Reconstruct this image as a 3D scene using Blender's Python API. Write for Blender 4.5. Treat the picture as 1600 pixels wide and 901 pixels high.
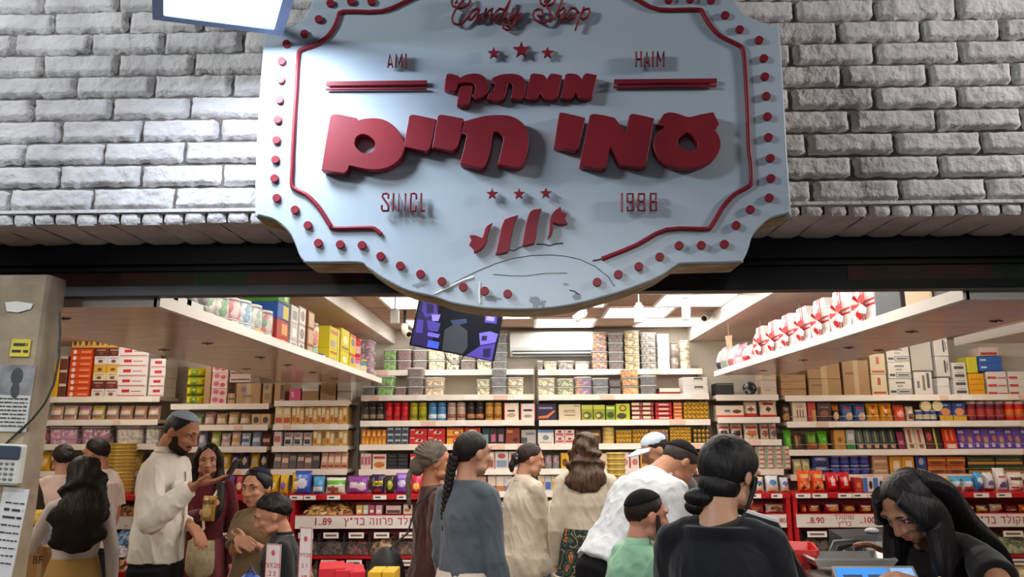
import bpy, bmesh, math, random
import numpy as np
from mathutils import Vector, Matrix, noise

for _o in list(bpy.data.objects):
    bpy.data.objects.remove(_o)
SC = bpy.context.scene
COL = SC.collection
random.seed(7)
R = math.radians

# ------------------------------------------------------------------ camera
FPX, YAW, PITCH, ROLL = 1180.0, 1.19, 10.91, -0.3
CAM = Vector((0.0, 0.0, 1.65))
RM = (Matrix.Rotation(R(YAW), 3, 'Z') @ Matrix.Rotation(R(90 + PITCH), 3, 'X') @ Matrix.Rotation(R(ROLL), 3, 'Z'))
cd = bpy.data.cameras.new('camera'); cd.sensor_width = 36.0; cd.lens = 36.0 * FPX / 1600.0
cd.clip_start = 0.05; cd.clip_end = 60
cam = bpy.data.objects.new('camera', cd); COL.objects.link(cam)
cam.matrix_world = Matrix.Translation(CAM) @ RM.to_4x4()
SC.camera = cam

def P(px, py, Y):
    """Point of the place at depth Y (metres into the shop) seen at pixel (px, py)."""
    d = RM @ Vector(((px - 800.0) / FPX, -(py - 450.5) / FPX, -1.0))
    return CAM + d * (Y / d.y)
def PX(px, py, X):
    d = RM @ Vector(((px - 800.0) / FPX, -(py - 450.5) / FPX, -1.0))
    return CAM + d * (X / d.x)
def PZ(px, py, Z):
    d = RM @ Vector(((px - 800.0) / FPX, -(py - 450.5) / FPX, -1.0))
    return CAM + d * ((Z - CAM.z) / d.z)

# ------------------------------------------------------------------ world, exposure, lights
w = bpy.data.worlds.new('night_street'); SC.world = w; w.use_nodes = True
bg = w.node_tree.nodes['Background']; bg.inputs[0].default_value = (0.62, 0.68, 0.8, 1); bg.inputs[1].default_value = 0.06
vs = SC.view_settings
vs.view_transform = 'Standard'; vs.look = 'None'; vs.exposure = 0.25; vs.gamma = 1.0; vs.use_curve_mapping = False
try:
    SC.cycles.use_denoising = True
    SC.cycles.denoiser = 'OPENIMAGEDENOISE'
    SC.cycles.max_bounces = 6; SC.cycles.diffuse_bounces = 4; SC.cycles.glossy_bounces = 3
    SC.cycles.transparent_max_bounces = 10; SC.cycles.transmission_bounces = 4
    SC.cycles.caustics_reflective = False; SC.cycles.caustics_refractive = False
    SC.cycles.sample_clamp_indirect = 4.0
except Exception:
    pass

def area(name, loc, aim, sx, sy, power, col):
    l = bpy.data.lights.new(name, 'AREA'); l.shape = 'RECTANGLE'; l.size = sx; l.size_y = sy
    l.energy = power; l.color = col
    o = bpy.data.objects.new(name, l); COL.objects.link(o); o.location = loc
    o.rotation_euler = (Vector(aim) - Vector(loc)).to_track_quat('-Z', 'Y').to_euler()
    return o
# street lamps of the covered market lane outside the shop, then an added fill
area('street_lamp_light', (-2.6, 0.5, 3.5), (-1.2, 2.4, 2.3), 0.5, 0.3, 39, (0.92, 0.97, 1.0))
area('street_lamp_light', (3.3, 1.35, 3.35), (1.9, 2.4, 2.5), 0.4, 0.3, 40, (1.0, 0.95, 0.93))
area('lane_fill_light', (-0.2, -2.6, 3.8), (0.2, 2.2, 1.4), 1.6, 0.8, 3, (0.95, 0.97, 1.0))  # weak fill added behind the camera to light the facade
for i, x in enumerate((-2.6, -1.2, 0.2, 1.6)):      # unseen spots added across the lane to brighten the people inside
    l = bpy.data.lights.new('lane_fill_spot', 'SPOT'); l.energy = 190; l.spot_size = R(25); l.spot_blend = 0.6; l.shadow_soft_size = 0.15; l.color = (1.0, 0.97, 0.93)
    o = bpy.data.objects.new('lane_fill_spot', l); COL.objects.link(o); o.location = (x*0.6, -2.4, 2.45)
    o.rotation_euler = (Vector((x, 4.2, 0.95))-Vector(o.location)).to_track_quat('-Z', 'Y').to_euler()
PANEL_STRENGTH = 6.3
FLOOD_STRENGTH = 50.0

# ------------------------------------------------------------------ materials
def lin(c):
    if isinstance(c, str):
        c = c.lstrip('#'); c = [int(c[i:i+2], 16) / 255.0 for i in (0, 2, 4)]
    return tuple((x / 12.92 if x <= 0.04045 else ((x + 0.055) / 1.055) ** 2.4) for x in c) + (1.0,)
_MC = {}
def M(col, rough=0.5, metal=0.0, emit=0.0, spec=0.5, bump=None, vary=None, name=None, stretch=None, sheen=0.0):
    key = (str(col), rough, metal, emit, spec, bump, vary, stretch, sheen)
    if key in _MC: return _MC[key]
    m = bpy.data.materials.new(name or 'paint'); m.use_nodes = True
    nt = m.node_tree; b = nt.nodes['Principled BSDF']
    c = lin(col)
    b.inputs['Base Color'].default_value = c
    b.inputs['Roughness'].default_value = rough; b.inputs['Metallic'].default_value = metal
    b.inputs['Specular IOR Level'].default_value = spec
    if sheen: b.inputs['Sheen Weight'].default_value = sheen
    if emit:
        b.inputs['Emission Color'].default_value = c; b.inputs['Emission Strength'].default_value = emit
    if bump or vary:
        tc = nt.nodes.new('ShaderNodeTexCoord'); mp = nt.nodes.new('ShaderNodeMapping')
        nt.links.new(tc.outputs['Object'], mp.inputs['Vector'])
        if stretch: mp.inputs['Scale'].default_value = stretch
    if bump:
        n = nt.nodes.new('ShaderNodeTexNoise'); n.inputs['Scale'].default_value = bump[0]; n.inputs['Detail'].default_value = 5
        bp = nt.nodes.new('ShaderNodeBump'); bp.inputs['Strength'].default_value = bump[1]; bp.inputs['Distance'].default_value = bump[2] if len(bump) > 2 else 0.01
        nt.links.new(mp.outputs[0], n.inputs['Vector'])
        nt.links.new(n.outputs['Fac'], bp.inputs['Height']); nt.links.new(bp.outputs[0], b.inputs['Normal'])
    if vary:
        n2 = nt.nodes.new('ShaderNodeTexNoise'); n2.inputs['Scale'].default_value = vary[0]; n2.inputs['Detail'].default_value = 6
        rp = nt.nodes.new('ShaderNodeValToRGB'); rp.color_ramp.elements[0].position = 0.35; rp.color_ramp.elements[1].position = 0.65
        rp.color_ramp.elements[0].color = lin(vary[1]); rp.color_ramp.elements[1].color = c
        nt.links.new(mp.outputs[0], n2.inputs['Vector'])
        nt.links.new(n2.outputs['Fac'], rp.inputs[0]); nt.links.new(rp.outputs[0], b.inputs['Base Color'])
    _MC[key] = m
    return m
def candy(cols, scale=60, rough=0.35, bump=0.8):
    """Loose sweets: cells of the given colours."""
    key = ('candy', tuple(cols), scale, rough)
    if key in _MC: return _MC[key]
    m = bpy.data.materials.new('candy_mix'); m.use_nodes = True
    nt = m.node_tree; b = nt.nodes['Principled BSDF']; b.inputs['Roughness'].default_value = rough
    tc = nt.nodes.new('ShaderNodeTexCoord'); v = nt.nodes.new('ShaderNodeTexVoronoi'); v.inputs['Scale'].default_value = scale
    nt.links.new(tc.outputs['Object'], v.inputs['Vector'])
    rp = nt.nodes.new('ShaderNodeValToRGB'); rp.color_ramp.interpolation = 'CONSTANT'
    el = rp.color_ramp.elements
    while len(el) < len(cols): el.new(0.5)
    for i, c in enumerate(cols):
        el[i].position = i / len(cols); el[i].color = lin(c)
    sx = nt.nodes.new('ShaderNodeSeparateColor'); nt.links.new(v.outputs['Color'], sx.inputs[0])
    nt.links.new(sx.outputs[0], rp.inputs[0]); nt.links.new(rp.outputs[0], b.inputs['Base Color'])
    bp = nt.nodes.new('ShaderNodeBump'); bp.inputs['Strength'].default_value = bump; bp.inputs['Distance'].default_value = 0.012; bp.invert = True
    nt.links.new(v.outputs['Distance'], bp.inputs['Height']); nt.links.new(bp.outputs[0], b.inputs['Normal'])
    _MC[key] = m
    return m
def clear(col='#ffffff', alpha=0.25, rough=0.08):
    """Thin clear plastic."""
    key = ('clear', col, alpha, rough)
    if key in _MC: return _MC[key]
    m = bpy.data.materials.new('clear_plastic'); m.use_nodes = True
    b = m.node_tree.nodes['Principled BSDF']
    b.inputs['Base Color'].default_value = lin(col); b.inputs['Alpha'].default_value = alpha; b.inputs['Roughness'].default_value = rough
    _MC[key] = m
    return m

# ------------------------------------------------------------------ mesh helpers
class MB:
    """Collects shapes for ONE mesh object; faces may carry a material slot."""
    def __init__(s): s.v = []; s.f = []; s.mi = []; s.sm = []
    def add(s, vs, fs, mi=0, smooth=False):
        o = len(s.v); s.v.extend([tuple(v) for v in vs])
        for f in fs: s.f.append([o + i for i in f]); s.mi.append(mi); s.sm.append(smooth)
        return s
    def box(s, x0, y0, z0, x1, y1, z1, mi=0):
        vs = [(x0,y0,z0),(x1,y0,z0),(x1,y1,z0),(x0,y1,z0),(x0,y0,z1),(x1,y0,z1),(x1,y1,z1),(x0,y1,z1)]
        return s.add(vs, [(0,3,2,1),(4,5,6,7),(0,1,5,4),(1,2,6,5),(2,3,7,6),(3,0,4,7)], mi)
    def cbox(s, x0, y0, z0, x1, y1, z1, c=0.004, mi=0):
        """box with chamfered vertical and top edges"""
        c = min(c, (x1-x0)/3, (y1-y0)/3, (z1-z0)/3)
        def ring(z, k): return [(x0+c,y0+k,z),(x1-c,y0+k,z),(x1-k,y0+c,z),(x1-k,y1-c,z),(x1-c,y1-k,z),(x0+c,y1-k,z),(x0+k,y1-c,z),(x0+k,y0+c,z)]
        rs = [ring(z0, c*0.9), ring(z0+c, 0), ring(z1-c, 0), ring(z1, c*0.9)]
        vs = [p for r in rs for p in r]; fs = [tuple(range(7,-1,-1)), tuple(range(24,32))]
        for k in range(3):
            for i in range(8):
                j = (i+1) % 8; fs.append((k*8+i, k*8+j, (k+1)*8+j, (k+1)*8+i))
        return s.add(vs, fs, mi)
    def quad(s, a, b, c, d, mi=0): return s.add([a,b,c,d], [(0,1,2,3)], mi)
    def cyl(s, p0, p1, r0, r1=None, n=12, mi=0, cap=True, smooth=True):
        r1 = r0 if r1 is None else r1
        return s.tube([p0, p1], [r0, r1], n, mi, cap, smooth)
    def tube(s, pts, rad, n=10, mi=0, cap=True, smooth=True, up=None):
        pts = [Vector(p) for p in pts]; rings = []
        prev = None
        for i, p in enumerate(pts):
            t = (pts[min(i+1,len(pts)-1)] - pts[max(i-1,0)])
            t = t.normalized() if t.length > 1e-9 else Vector((0,0,1))
            ref = Vector(up) if up else (prev if prev is not None else (Vector((1,0,0)) if abs(t.x) < 0.8 else Vector((0,1,0))))
            a = (ref - t * ref.dot(t))
            if a.length < 1e-6: a = t.orthogonal()
            a.normalize(); prev = a; b = t.cross(a)
            r = rad[i] if isinstance(rad, (list, tuple)) else rad
            rx, ry = r if isinstance(r, (list, tuple)) else (r, r)
            rings.append([p + a * (rx*math.cos(2*math.pi*k/n)) + b * (ry*math.sin(2*math.pi*k/n)) for k in range(n)])
        vs = [q for r_ in rings for q in r_]; fs = []
        for k in range(len(rings)-1):
            for i in range(n):
                j = (i+1) % n; fs.append((k*n+i, k*n+j, (k+1)*n+j, (k+1)*n+i))
        s.add(vs, fs, mi, smooth)
        if cap:
            s.add(rings[0], [tuple(range(n-1,-1,-1))], mi); s.add(rings[-1], [tuple(range(n))], mi)
        return s
    def ell(s, c, r, n=12, m=8, mi=0, rot=None):
        c = Vector(c); vs = []; fs = []
        for j in range(m+1):
            th = math.pi * j / m
            for i in range(n):
                ph = 2*math.pi*i/n
                p = Vector((r[0]*math.sin(th)*math.cos(ph), r[1]*math.sin(th)*math.sin(ph), r[2]*math.cos(th)))
                if rot is not None: p = rot @ p
                vs.append(c + p)
        for j in range(m):
            for i in range(n):
                k = (i+1) % n; fs.append((j*n+i, (j+1)*n+i, (j+1)*n+k, j*n+k))
        return s.add(vs, fs, mi, True)
    def lathe(s, prof, n=14, c=(0,0,0), mi=0, smooth=True):
        vs = []; fs = []; c = Vector(c)
        for r, z in prof:
            for i in range(n): vs.append(c + Vector((r*math.cos(2*math.pi*i/n), r*math.sin(2*math.pi*i/n), z)))
        for k in range(len(prof)-1):
            for i in range(n):
                j = (i+1) % n; fs.append((k*n+i, k*n+j, (k+1)*n+j, (k+1)*n+i))
        s.add(vs, fs, mi, smooth)
        o = len(prof)-1
        s.add(vs[:n], [tuple(range(n-1,-1,-1))], mi); s.add(vs[o*n:], [tuple(range(n))], mi)
        return s
    def mesh(s, name, mats):
        me = bpy.data.meshes.new(name); me.from_pydata([tuple(v) for v in s.v], [], s.f)
        if not isinstance(mats, (list, tuple)): mats = [mats]
        for m in mats: me.materials.append(m)
        me.polygons.foreach_set('material_index', s.mi)
        me.polygons.foreach_set('use_smooth', s.sm)
        me.update()
        return me
    def build(s, name, mats, parent=None, loc=None, rot=None):
        return link(name, s.mesh(name, mats), parent, loc, rot)
def link(name, me, parent=None, loc=None, rot=None):
    o = bpy.data.objects.new(name, me); COL.objects.link(o)
    if parent is not None: o.parent = parent
    if loc is not None: o.location = loc
    if rot is not None: o.rotation_euler = rot
    return o
def tag(o, label=None, cat=None, group=None, kind=None):
    if label: o['label'] = label
    if cat: o['category'] = cat
    if group: o['group'] = group
    if kind: o['kind'] = kind
    return o
def thing(name, label, cat, loc=(0,0,0), rz=0.0, group=None, rot=None):
    o = bpy.data.objects.new(name, None); COL.objects.link(o); o.empty_display_size = 0.05
    o.location = loc; o.rotation_euler = rot if rot is not None else (0, 0, rz)
    return tag(o, label, cat, group)
def struct(o):
    o['kind'] = 'structure'; return o
WORK = bpy.data.scenes.new('workbench')      # a side scene, so that shaping one mesh does not re-evaluate the whole shop
def evaluated(o):
    COL.objects.unlink(o); WORK.collection.objects.link(o)
    with bpy.context.temp_override(scene=WORK, view_layer=WORK.view_layers[0]):
        dg = bpy.context.evaluated_depsgraph_get(); dg.update()
    me = bpy.data.meshes.new_from_object(o.evaluated_get(dg), depsgraph=dg)
    return me
def poly_mesh(name, polys, mat, depth, bevel=0.0, xf=None):
    """Filled 2-D outlines (holes by nesting) extruded by depth; local x right, y up, front at +z."""
    cu = bpy.data.curves.new(name, 'CURVE'); cu.dimensions = '2D'; cu.fill_mode = 'BOTH'; cu.extrude = depth / 2; cu.bevel_depth = bevel; cu.bevel_resolution = 1
    for p in polys:
        sp = cu.splines.new('POLY'); sp.points.add(len(p) - 1); sp.use_cyclic_u = True
        for i, q in enumerate(p): sp.points[i].co = (q[0], q[1], 0, 1)
    o = bpy.data.objects.new(name, cu); COL.objects.link(o)
    me = evaluated(o); bpy.data.objects.remove(o); bpy.data.curves.remove(cu)
    me.name = name; me.materials.clear(); me.materials.append(mat)
    if xf is not None: me.transform(xf)
    return me
_TX = {}
HEB = {'ש': (.95, [[(.05,1),(.15,.03),(.82,.03),(.92,1)], [(.48,1),(.41,.48),(.14,.32)]]), 'ו': (.30, [[(0,.95),(.2,.95),(.2,0)]]), 'ק': (.75, [[(0,.95),(.64,.95),(.64,.5),(.42,.05)], [(.1,.6),(.1,-.3)]]),
 'ל': (.65, [[(.06,1.35),(.06,.95),(.58,.95),(.58,.6),(.2,0)]]), 'ד': (.72, [[(0,.95),(.72,.95)], [(.56,.95),(.56,0)]]), 'פ': (.75, [[(.30,.52),(.07,.55),(.07,.95),(.55,.95),(.65,.8),(.65,.05),(0,.05)]]),
 'ר': (.62, [[(0,.95),(.44,.95),(.54,.82),(.54,0)]]), 'ה': (.75, [[(0,.95),(.65,.95),(.65,0)], [(.1,.6),(.1,0)]]), 'ב': (.75, [[(.03,.95),(.55,.95),(.6,.8),(.6,.05)], [(0,.05),(.75,.05)]]),
 'ץ': (.70, [[(.02,1),(.25,.55),(.25,-.3)], [(.6,1),(.56,.62),(.26,.5)]]), '"': (.36, [[(.1,1.1),(.07,.75)], [(.27,1.1),(.24,.75)]]), 'מ': (.85, [[(.05,1),(.24,.72),(.06,0)], [(.24,.72),(.45,.95),(.68,.88),(.74,.05),(.4,.05)]]),
 'צ': (.75, [[(.05,1),(.62,.05),(0,.05)], [(.64,1),(.6,.68),(.34,.55)]]), 'ע': (.75, [[(.08,1),(.32,.1)], [(.66,1),(.6,.35),(0,-.05)]]), 'י': (.30, [[(0,.95),(.2,.95),(.2,.5)]]), '2': (.65, [[(.06,.75),(.18,.97),(.45,.97),(.56,.75),(.06,.04),(.62,.04)]]), ' ': (.32, [])}
def hebrew_mesh(txt, h, mat, depth, pen):
    """lettering written right to left with a flat pen, centred, in the local XZ plane facing -Y"""
    W = sum(HEB[ch][0]+.22 for ch in txt)-.22; x = W/2; mb = MB()
    for ch in txt:
        wd, runs = HEB[ch]; x -= wd
        for r_ in runs:
            o = smooth_poly([tuple(p) for p in r_], False, 1)
            mb.tube([(h*(x+p[0]), 0, h*(p[1]-.5)) for p in r_], [(depth/2, pen*h/2)]*len(r_), 6, up=(0,-1,0), smooth=False)
        x -= .22
    return mb.mesh('lettering', mat)
def text_mesh(txt, size, mat, depth=0.002, bold=0.0, align='CENTER', sx=1.0):
    """Flat lettering in the local XZ plane, front facing -Y, centred on the origin."""
    key = (txt, round(size, 4), mat.name, depth, bold, align, sx)
    if key in _TX: return _TX[key]
    if any('\u0590' <= ch <= '\u05ff' for ch in txt):
        _TX[key] = hebrew_mesh(txt, size*0.62, mat, depth, 0.15+bold*2); return _TX[key]
    cu = bpy.data.curves.new('lettering', 'FONT'); cu.body = txt
    cu.size = size; cu.align_x = align; cu.align_y = 'CENTER'; cu.extrude = depth / 2; cu.offset = bold * size; cu.resolution_u = 3
    o = bpy.data.objects.new('lettering', cu); COL.objects.link(o)
    me = evaluated(o); bpy.data.objects.remove(o); bpy.data.curves.remove(cu)
    me.name = 'lettering'; me.materials.clear(); me.materials.append(mat)
    me.transform(Matrix.Rotation(R(90), 4, 'X') @ Matrix.Diagonal((sx, 1, 1, 1)))
    _TX[key] = me
    return me
def smooth_poly(pts, closed=True, sub=4, sharp=38):
    """Rounds gentle corners of a traced outline, keeps the sharp ones."""
    n = len(pts); V = [Vector((p[0], p[1])) for p in pts]
    def ang(i):
        a = V[i] - V[(i-1) % n]; b = V[(i+1) % n] - V[i]
        if a.length < 1e-9 or b.length < 1e-9: return 0
        return abs(math.degrees(a.angle(b)))
    sh = [ang(i) > sharp or (not closed and i in (0, n-1)) for i in range(n)]
    out = []
    for i in range(n if closed else n-1):
        p1, p2 = V[i], V[(i+1) % n]; p0, p3 = V[(i-1) % n], V[(i+2) % n]
        if sh[i]: p0 = p1 - (p2 - p1) * 0.5
        if sh[(i+1) % n]: p3 = p2 + (p2 - p1) * 0.5
        if sh[i] and sh[(i+1) % n]: out.append(p1); continue
        for k in range(sub):
            t = k / sub
            out.append(0.5 * ((2*p1) + (p2-p0)*t + (2*p0-5*p1+4*p2-p3)*t*t + (3*p1-p0-3*p2+p3)*t*t*t))
    if not closed: out.append(V[-1])
    return out
def stroke_poly(pts, w):
    """Outline of a polyline drawn with a pen of width w (round-ish ends)."""
    V = [Vector((p[0], p[1])) for p in pts]; L = []; Rr = []
    for i, p in enumerate(V):
        a = (p - V[i-1]).normalized() if i else None
        b = (V[i+1] - p).normalized() if i < len(V)-1 else None
        t = (a + b) if a is not None and b is not None else (a if a is not None else b)
        if t.length < 1e-6: t = b
        t = t.normalized(); nrm = Vector((-t.y, t.x)); k = 1.0
        if a is not None and b is not None: k = 1.0 / max(0.55, nrm.dot(Vector((-a.y, a.x))))
        L.append(p + nrm * (w/2*k)); Rr.append(p - nrm * (w/2*k))
    return L + Rr[::-1]

# ================================================================== FACADE
YW, YB = 2.40, 2.70        # brick face, shutter beam face
M_BRICK = M('#dcd9d8', 0.75, spec=0.25, bump=(45, 0.9, 0.010), vary=(7, '#c3bfbf'))
M_MORTAR = M('#716c6a', 0.9, spec=0.1)
zb = P(180, 327, YW).z
course = (P(180, 15, YW).z - zb) / 9.0
JL = {8:(63,184),7:(5,127,243),6:(54,173,293),5:(110,233,357),4:(48,171,293),3:(95,220,342),2:(42,164,290),1:(100,225,351),0:(28,154,280)}
JR = {9:(1315,1445,1575),8:(1258,1387,1520),7:(1325,1459,1586),6:(1247,1381,1516),5:(1325,1461,1595),4:(1240,1372,1505),3:(1331,1467,1600),2:(1260,1397,1533),1:(1328,1463,1598),0:(1262,1398,1530)}
def brick(mb, x0, z0, x1, z1, nx=22, nz=8):
    s = random.random() * 50; vs = []; fs = []
    for j in range(nz+1):
        for i in range(nx+1):
            u, v = i/nx, j/nz
            x = x0 + (x1-x0)*u; z = z0 + (z1-z0)*v
            e = min(u*(x1-x0), (1-u)*(x1-x0), v*(z1-z0), (1-v)*(z1-z0))
            q = Vector((x*9+s, z*9, s))
            if e < 1e-6:
                x += 0.008*noise.noise(q*4); z += 0.008*noise.noise(q*4+Vector((9,2,1)))
            y = YW + 0.020*max(0, 1-e/0.010)**2
            y -= 0.004*noise.noise(q*0.9) + 0.006*noise.noise(q*3.1) + 0.006*noise.noise(q*9)
            if e < 1e-6: y = YW + 0.028
            vs.append((x, y, z))
    for j in range(nz):
        for i in range(nx):
            a = j*(nx+1)+i; fs.append((a, a+1, a+nx+2, a+nx+1))
    mb.add(vs, fs, 0, True)
mb = MB()
for k in range(0, 13):
    z0 = zb + k*course + 0.0035; z1 = zb + (k+1)*course - 0.0035
    xl = [P(p, 180, YW).x for p in JL.get(k, JL[k % 2 + 1])]
    st = xl[1]-xl[0]; xs = list(xl)
    while xs[0] > -2.6: xs.insert(0, xs[0]-st*random.uniform(0.95, 1.05))
    while xs[-1] < 0.0: xs.append(xs[-1]+st*random.uniform(0.97, 1.03))
    xs2 = [P(p, 180, YW).x for p in JR.get(k, JR[k % 2 + 1])]
    st = xs2[1]-xs2[0]
    while xs2[0] > 0.25: xs2.insert(0, xs2[0]-st)
    while xs2[-1] < 2.6: xs2.append(xs2[-1]+st*random.uniform(0.97, 1.03))
    xs = [x for x in xs if x < xs2[0]-0.06] + xs2
    for a, b in zip(xs[:-1], xs[1:]): brick(mb, a+0.0035, z0, b-0.0035, z1)
# row of small brick ends over the opening, and their undersides running back to the beam
zs = P(180, 349, YW).z; zt = zb
mb.box(-2.6, YW-0.004, zt-0.012, 2.6, YW+0.03, zt-0.001, 0)
x = -2.6
while x < 2.6:
    wd = random.uniform(0.066, 0.078); s = random.random()*9
    dz = random.uniform(-0.003, 0.004)
    vs = []; fs = []
    for j in range(4):
        for i in range(7):
            u, v = i/6, j/3
            e = min(u, 1-u)*wd; e2 = v*(zt-zs)
            yy = YW + 0.004 + 0.012*max(0, 1-e/0.014)**2 + 0.010*max(0, 1-e2/0.01)**2 + 0.004*noise.noise(Vector((x*20+u*2, v*2, s)))
            vs.append((x+0.003+u*(wd-0.006), yy, zs+dz+v*(zt-0.012-zs)))
    for j in range(3):
        for i in range(6): a = j*7+i; fs.append((a, a+1, a+8, a+7))
    mb.add(vs, fs, 0, True)
    x += wd
x = -2.6
while x < 2.6:
    wd = random.uniform(0.10, 0.15); s = random.random()*9
    vs = []; fs = []
    for j in range(8):
        for i in range(6):
            u, v = i/5, j/7
            e = min(u, 1-u)*wd
            zz = zs + 0.004 + 0.008*max(0, 1-e/0.008)**2 + 0.004*noise.noise(Vector((x*9+u, v*4, s)))
            vs.append((x+0.002+u*(wd-0.004), YW+0.012+v*(YB+0.01-YW-0.012), zz))
    for j in range(7):
        for i in range(5): a = j*6+i; fs.append((a, a+6, a+7, a+1))
    mb.add(vs, fs, 0, True)
    x += wd
mb.box(-2.6, YW+0.024, zs+0.014, 2.6, YB+0.04, 3.9, 1)
struct(mb.build('wall_front', [M_BRICK, M_MORTAR]))

# black shutter housing
zB0 = P(100, 464, YB).z; zB0 = (zB0 + P(1500, 450, YB).z)/2
zB1 = zs + 0.02; zBm = P(250, 411, YB).z
m_black = M('#17181c', 0.5, vary=(3, '#0c0d10'))
m_post = M('#2c1418', 0.55, vary=(5, '#14191a'), bump=(30, 0.2))
mb = MB()
mb.box(-3.0, YB, zBm, 3.0, YB+0.05, zB1)
mb.box(-3.0, YB-0.012, zBm-0.006, 3.0, YB+0.02, zBm+0.006)
mb.box(-3.0, YB+0.02, zB0, 3.0, YB+0.05, zBm-0.006)
mb.box(-3.0, YB-0.01, zB0, 3.0, YB+0.02, zB0+0.035)
mb.box(-3.0, YB-0.004, zBm-0.03, 3.0, YB+0.02, zBm-0.018)
beam = struct(mb.build('beam_front', m_black))
mb = MB(); random.seed(3)
mats = [M('#54222a', 0.6, vary=(9, '#2e171c')), M('#33452c', 0.6, vary=(9, '#1e2a1e')), M('#2a2024', 0.6, vary=(9, '#17181a')), M('#5e2a30', 0.6, vary=(8, '#3a3224'))]
xx = -2.2
while xx < 2.3:
    wd = random.uniform(0.14, 0.36)
    if not (0.55 < xx < 1.3 and random.random() < 0.5):
        mb.box(xx, YB+0.0165, zB0+0.036, xx+wd, YB+0.022, zBm-0.031, random.randrange(4))
    xx += wd
mb.build('torn_poster_strip', mats, beam)
random.seed(11)

# masonry pillar at the left edge of the opening
YP = 2.50
pt, pb_ = P(71, 470, YP), P(10, 899, YP)
slope = (pt.x-pb_.x)/(pt.z-pb_.z)
def pill(z): return pb_.x + slope*(z-pb_.z)
mb = MB(); N = 26; vs = []; fs = []
for j in range(N+1):
    z = (zB0+0.04)*j/N
    for i, (fx, yy) in enumerate(((-1, YP+0.10), (-1, YP), (0.0, YP), (0.06, YP+0.015), (0.06, YP+0.10))):
        xe = pill(z) - (0.008 if fx != 0.06 else 0.0)
        x = -2.5 if fx == -1 else xe + fx*0.0 + (0.0)
        x += 0.004*noise.noise(Vector((z*6, i, 3))) if fx != -1 else 0
        vs.append((x + 0.0 + (0 if fx != 0.06 else 0.0), yy, z))
for j in range(N):
    for i in range(4): a = j*5+i; fs.append((a, a+1, a+6, a+5))
mb.add(vs, fs, 0)
M_PLASTER = M('#a3937a', 0.85, spec=0.15, bump=(18, 0.6, 0.012), vary=(4, '#7c6e5c'))
pillar = struct(mb.build('column_left', M_PLASTER))
# torn white patch of old paint near the top
mb = MB()
c0, c1 = P(8, 472, YP-0.003), P(48, 486, YP-0.003)
mb.add([(c0.x, YP-0.004, c0.z), (c0.x+0.01, YP-0.004, c1.z), (c0.x+0.05, YP-0.004, c1.z-0.004), (c1.x, YP-0.004, c1.z+0.008), (c1.x+0.006, YP-0.004, c0.z-0.006), (c0.x+0.04, YP-0.004, c0.z+0.003)], [(0,1,2,3,4,5)])
mb.build('paint_patch', M('#c9c4ba', 0.8), pillar)

def paper(name, label, cat, x0, y0, x1, y1, col, paint, Y=YP, tilt=0.0):
    a, b = P(x0, y1, Y), P(x1, y0, Y)
    w_, h_ = b.x-a.x, b.z-a.z
    t = thing(name, label, cat, ((a.x+b.x)/2, Y-0.006, (a.z+b.z)/2), rot=(0, tilt, 0))
    mb = MB(); mb.box(-w_/2, 0, -h_/2, w_/2, 0.004, h_/2); mb.build('sheet', M(col, 0.7, vary=(12, paint or col)), t)
    return t, w_, h_
def lines(mb, x0, x1, z, hgt, mi=0, seed=1, gap=0.25):
    """a line of dark marks standing for print too small to read"""
    rnd = random.Random(seed); x = x0
    while x < x1:
        wd = rnd.uniform(1.5, 5.0)*hgt
        mb.box(x, -0.002, z, min(x+wd, x1), 0.0, z+hgt*rnd.uniform(0.8, 1.1), mi); x += wd + hgt*rnd.uniform(0.6, 1.2)
ink = M('#2b2b2e', 0.7)
t, w_, h_ = paper('wall_notice', 'yellow paper note with two black lines taped high on the left pillar', 'notice', 17, 530, 50, 557, '#c9b93a', '#b5a632', tilt=0.03)
mb = MB(); lines(mb, -w_*0.36, w_*0.36, h_*0.12, h_*0.14, 0, 2); lines(mb, -w_*0.4, w_*0.42, -h_*0.26, h_*0.14, 0, 5); mb.build('print', ink, t)
t, w_, h_ = paper('memorial_poster', 'grey poster with a dark portrait over lines of print on the left pillar', 'poster', -14, 570, 55, 674, '#b9b7b2', '#a9a7a4', tilt=0.03)
mb = MB(); mb.box(-w_*0.5, -0.0015, 0.05*h_, w_*0.5, 0, h_*0.5); mb.build('photo', M('#8b8b8b', 0.7, vary=(14, '#5e5e60')), t)
mb = MB(); mb.ell((0.06*w_, -0.002, 0.33*h_), (0.17*w_, 0.001, 0.13*h_), 16, 8); mb.ell((0.06*w_, -0.0025, 0.12*h_), (0.12*w_, 0.001, 0.12*h_), 16, 8); mb.build('portrait', M('#38383a', 0.7), t)
mb = MB()
for i in range(8): lines(mb, -w_*0.42, w_*0.44, h_*(-0.02-0.058*i), h_*0.02, 0, i)
mb.build('print', ink, t)
t, w_, h_ = paper('wall_notice', 'white printed notice below the keypad on the left pillar', 'notice', -16, 762, 41, 905, '#c4c4c2', '#b3b3b1', tilt=0.10)
mb = MB()
for i in range(9): lines(mb, -w_*0.3, w_*0.44, h_*(0.33-0.082*i), h_*(0.03 if i in (1,2) else 0.015), 0, i+20)
mb.build('print', ink, t)
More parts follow.
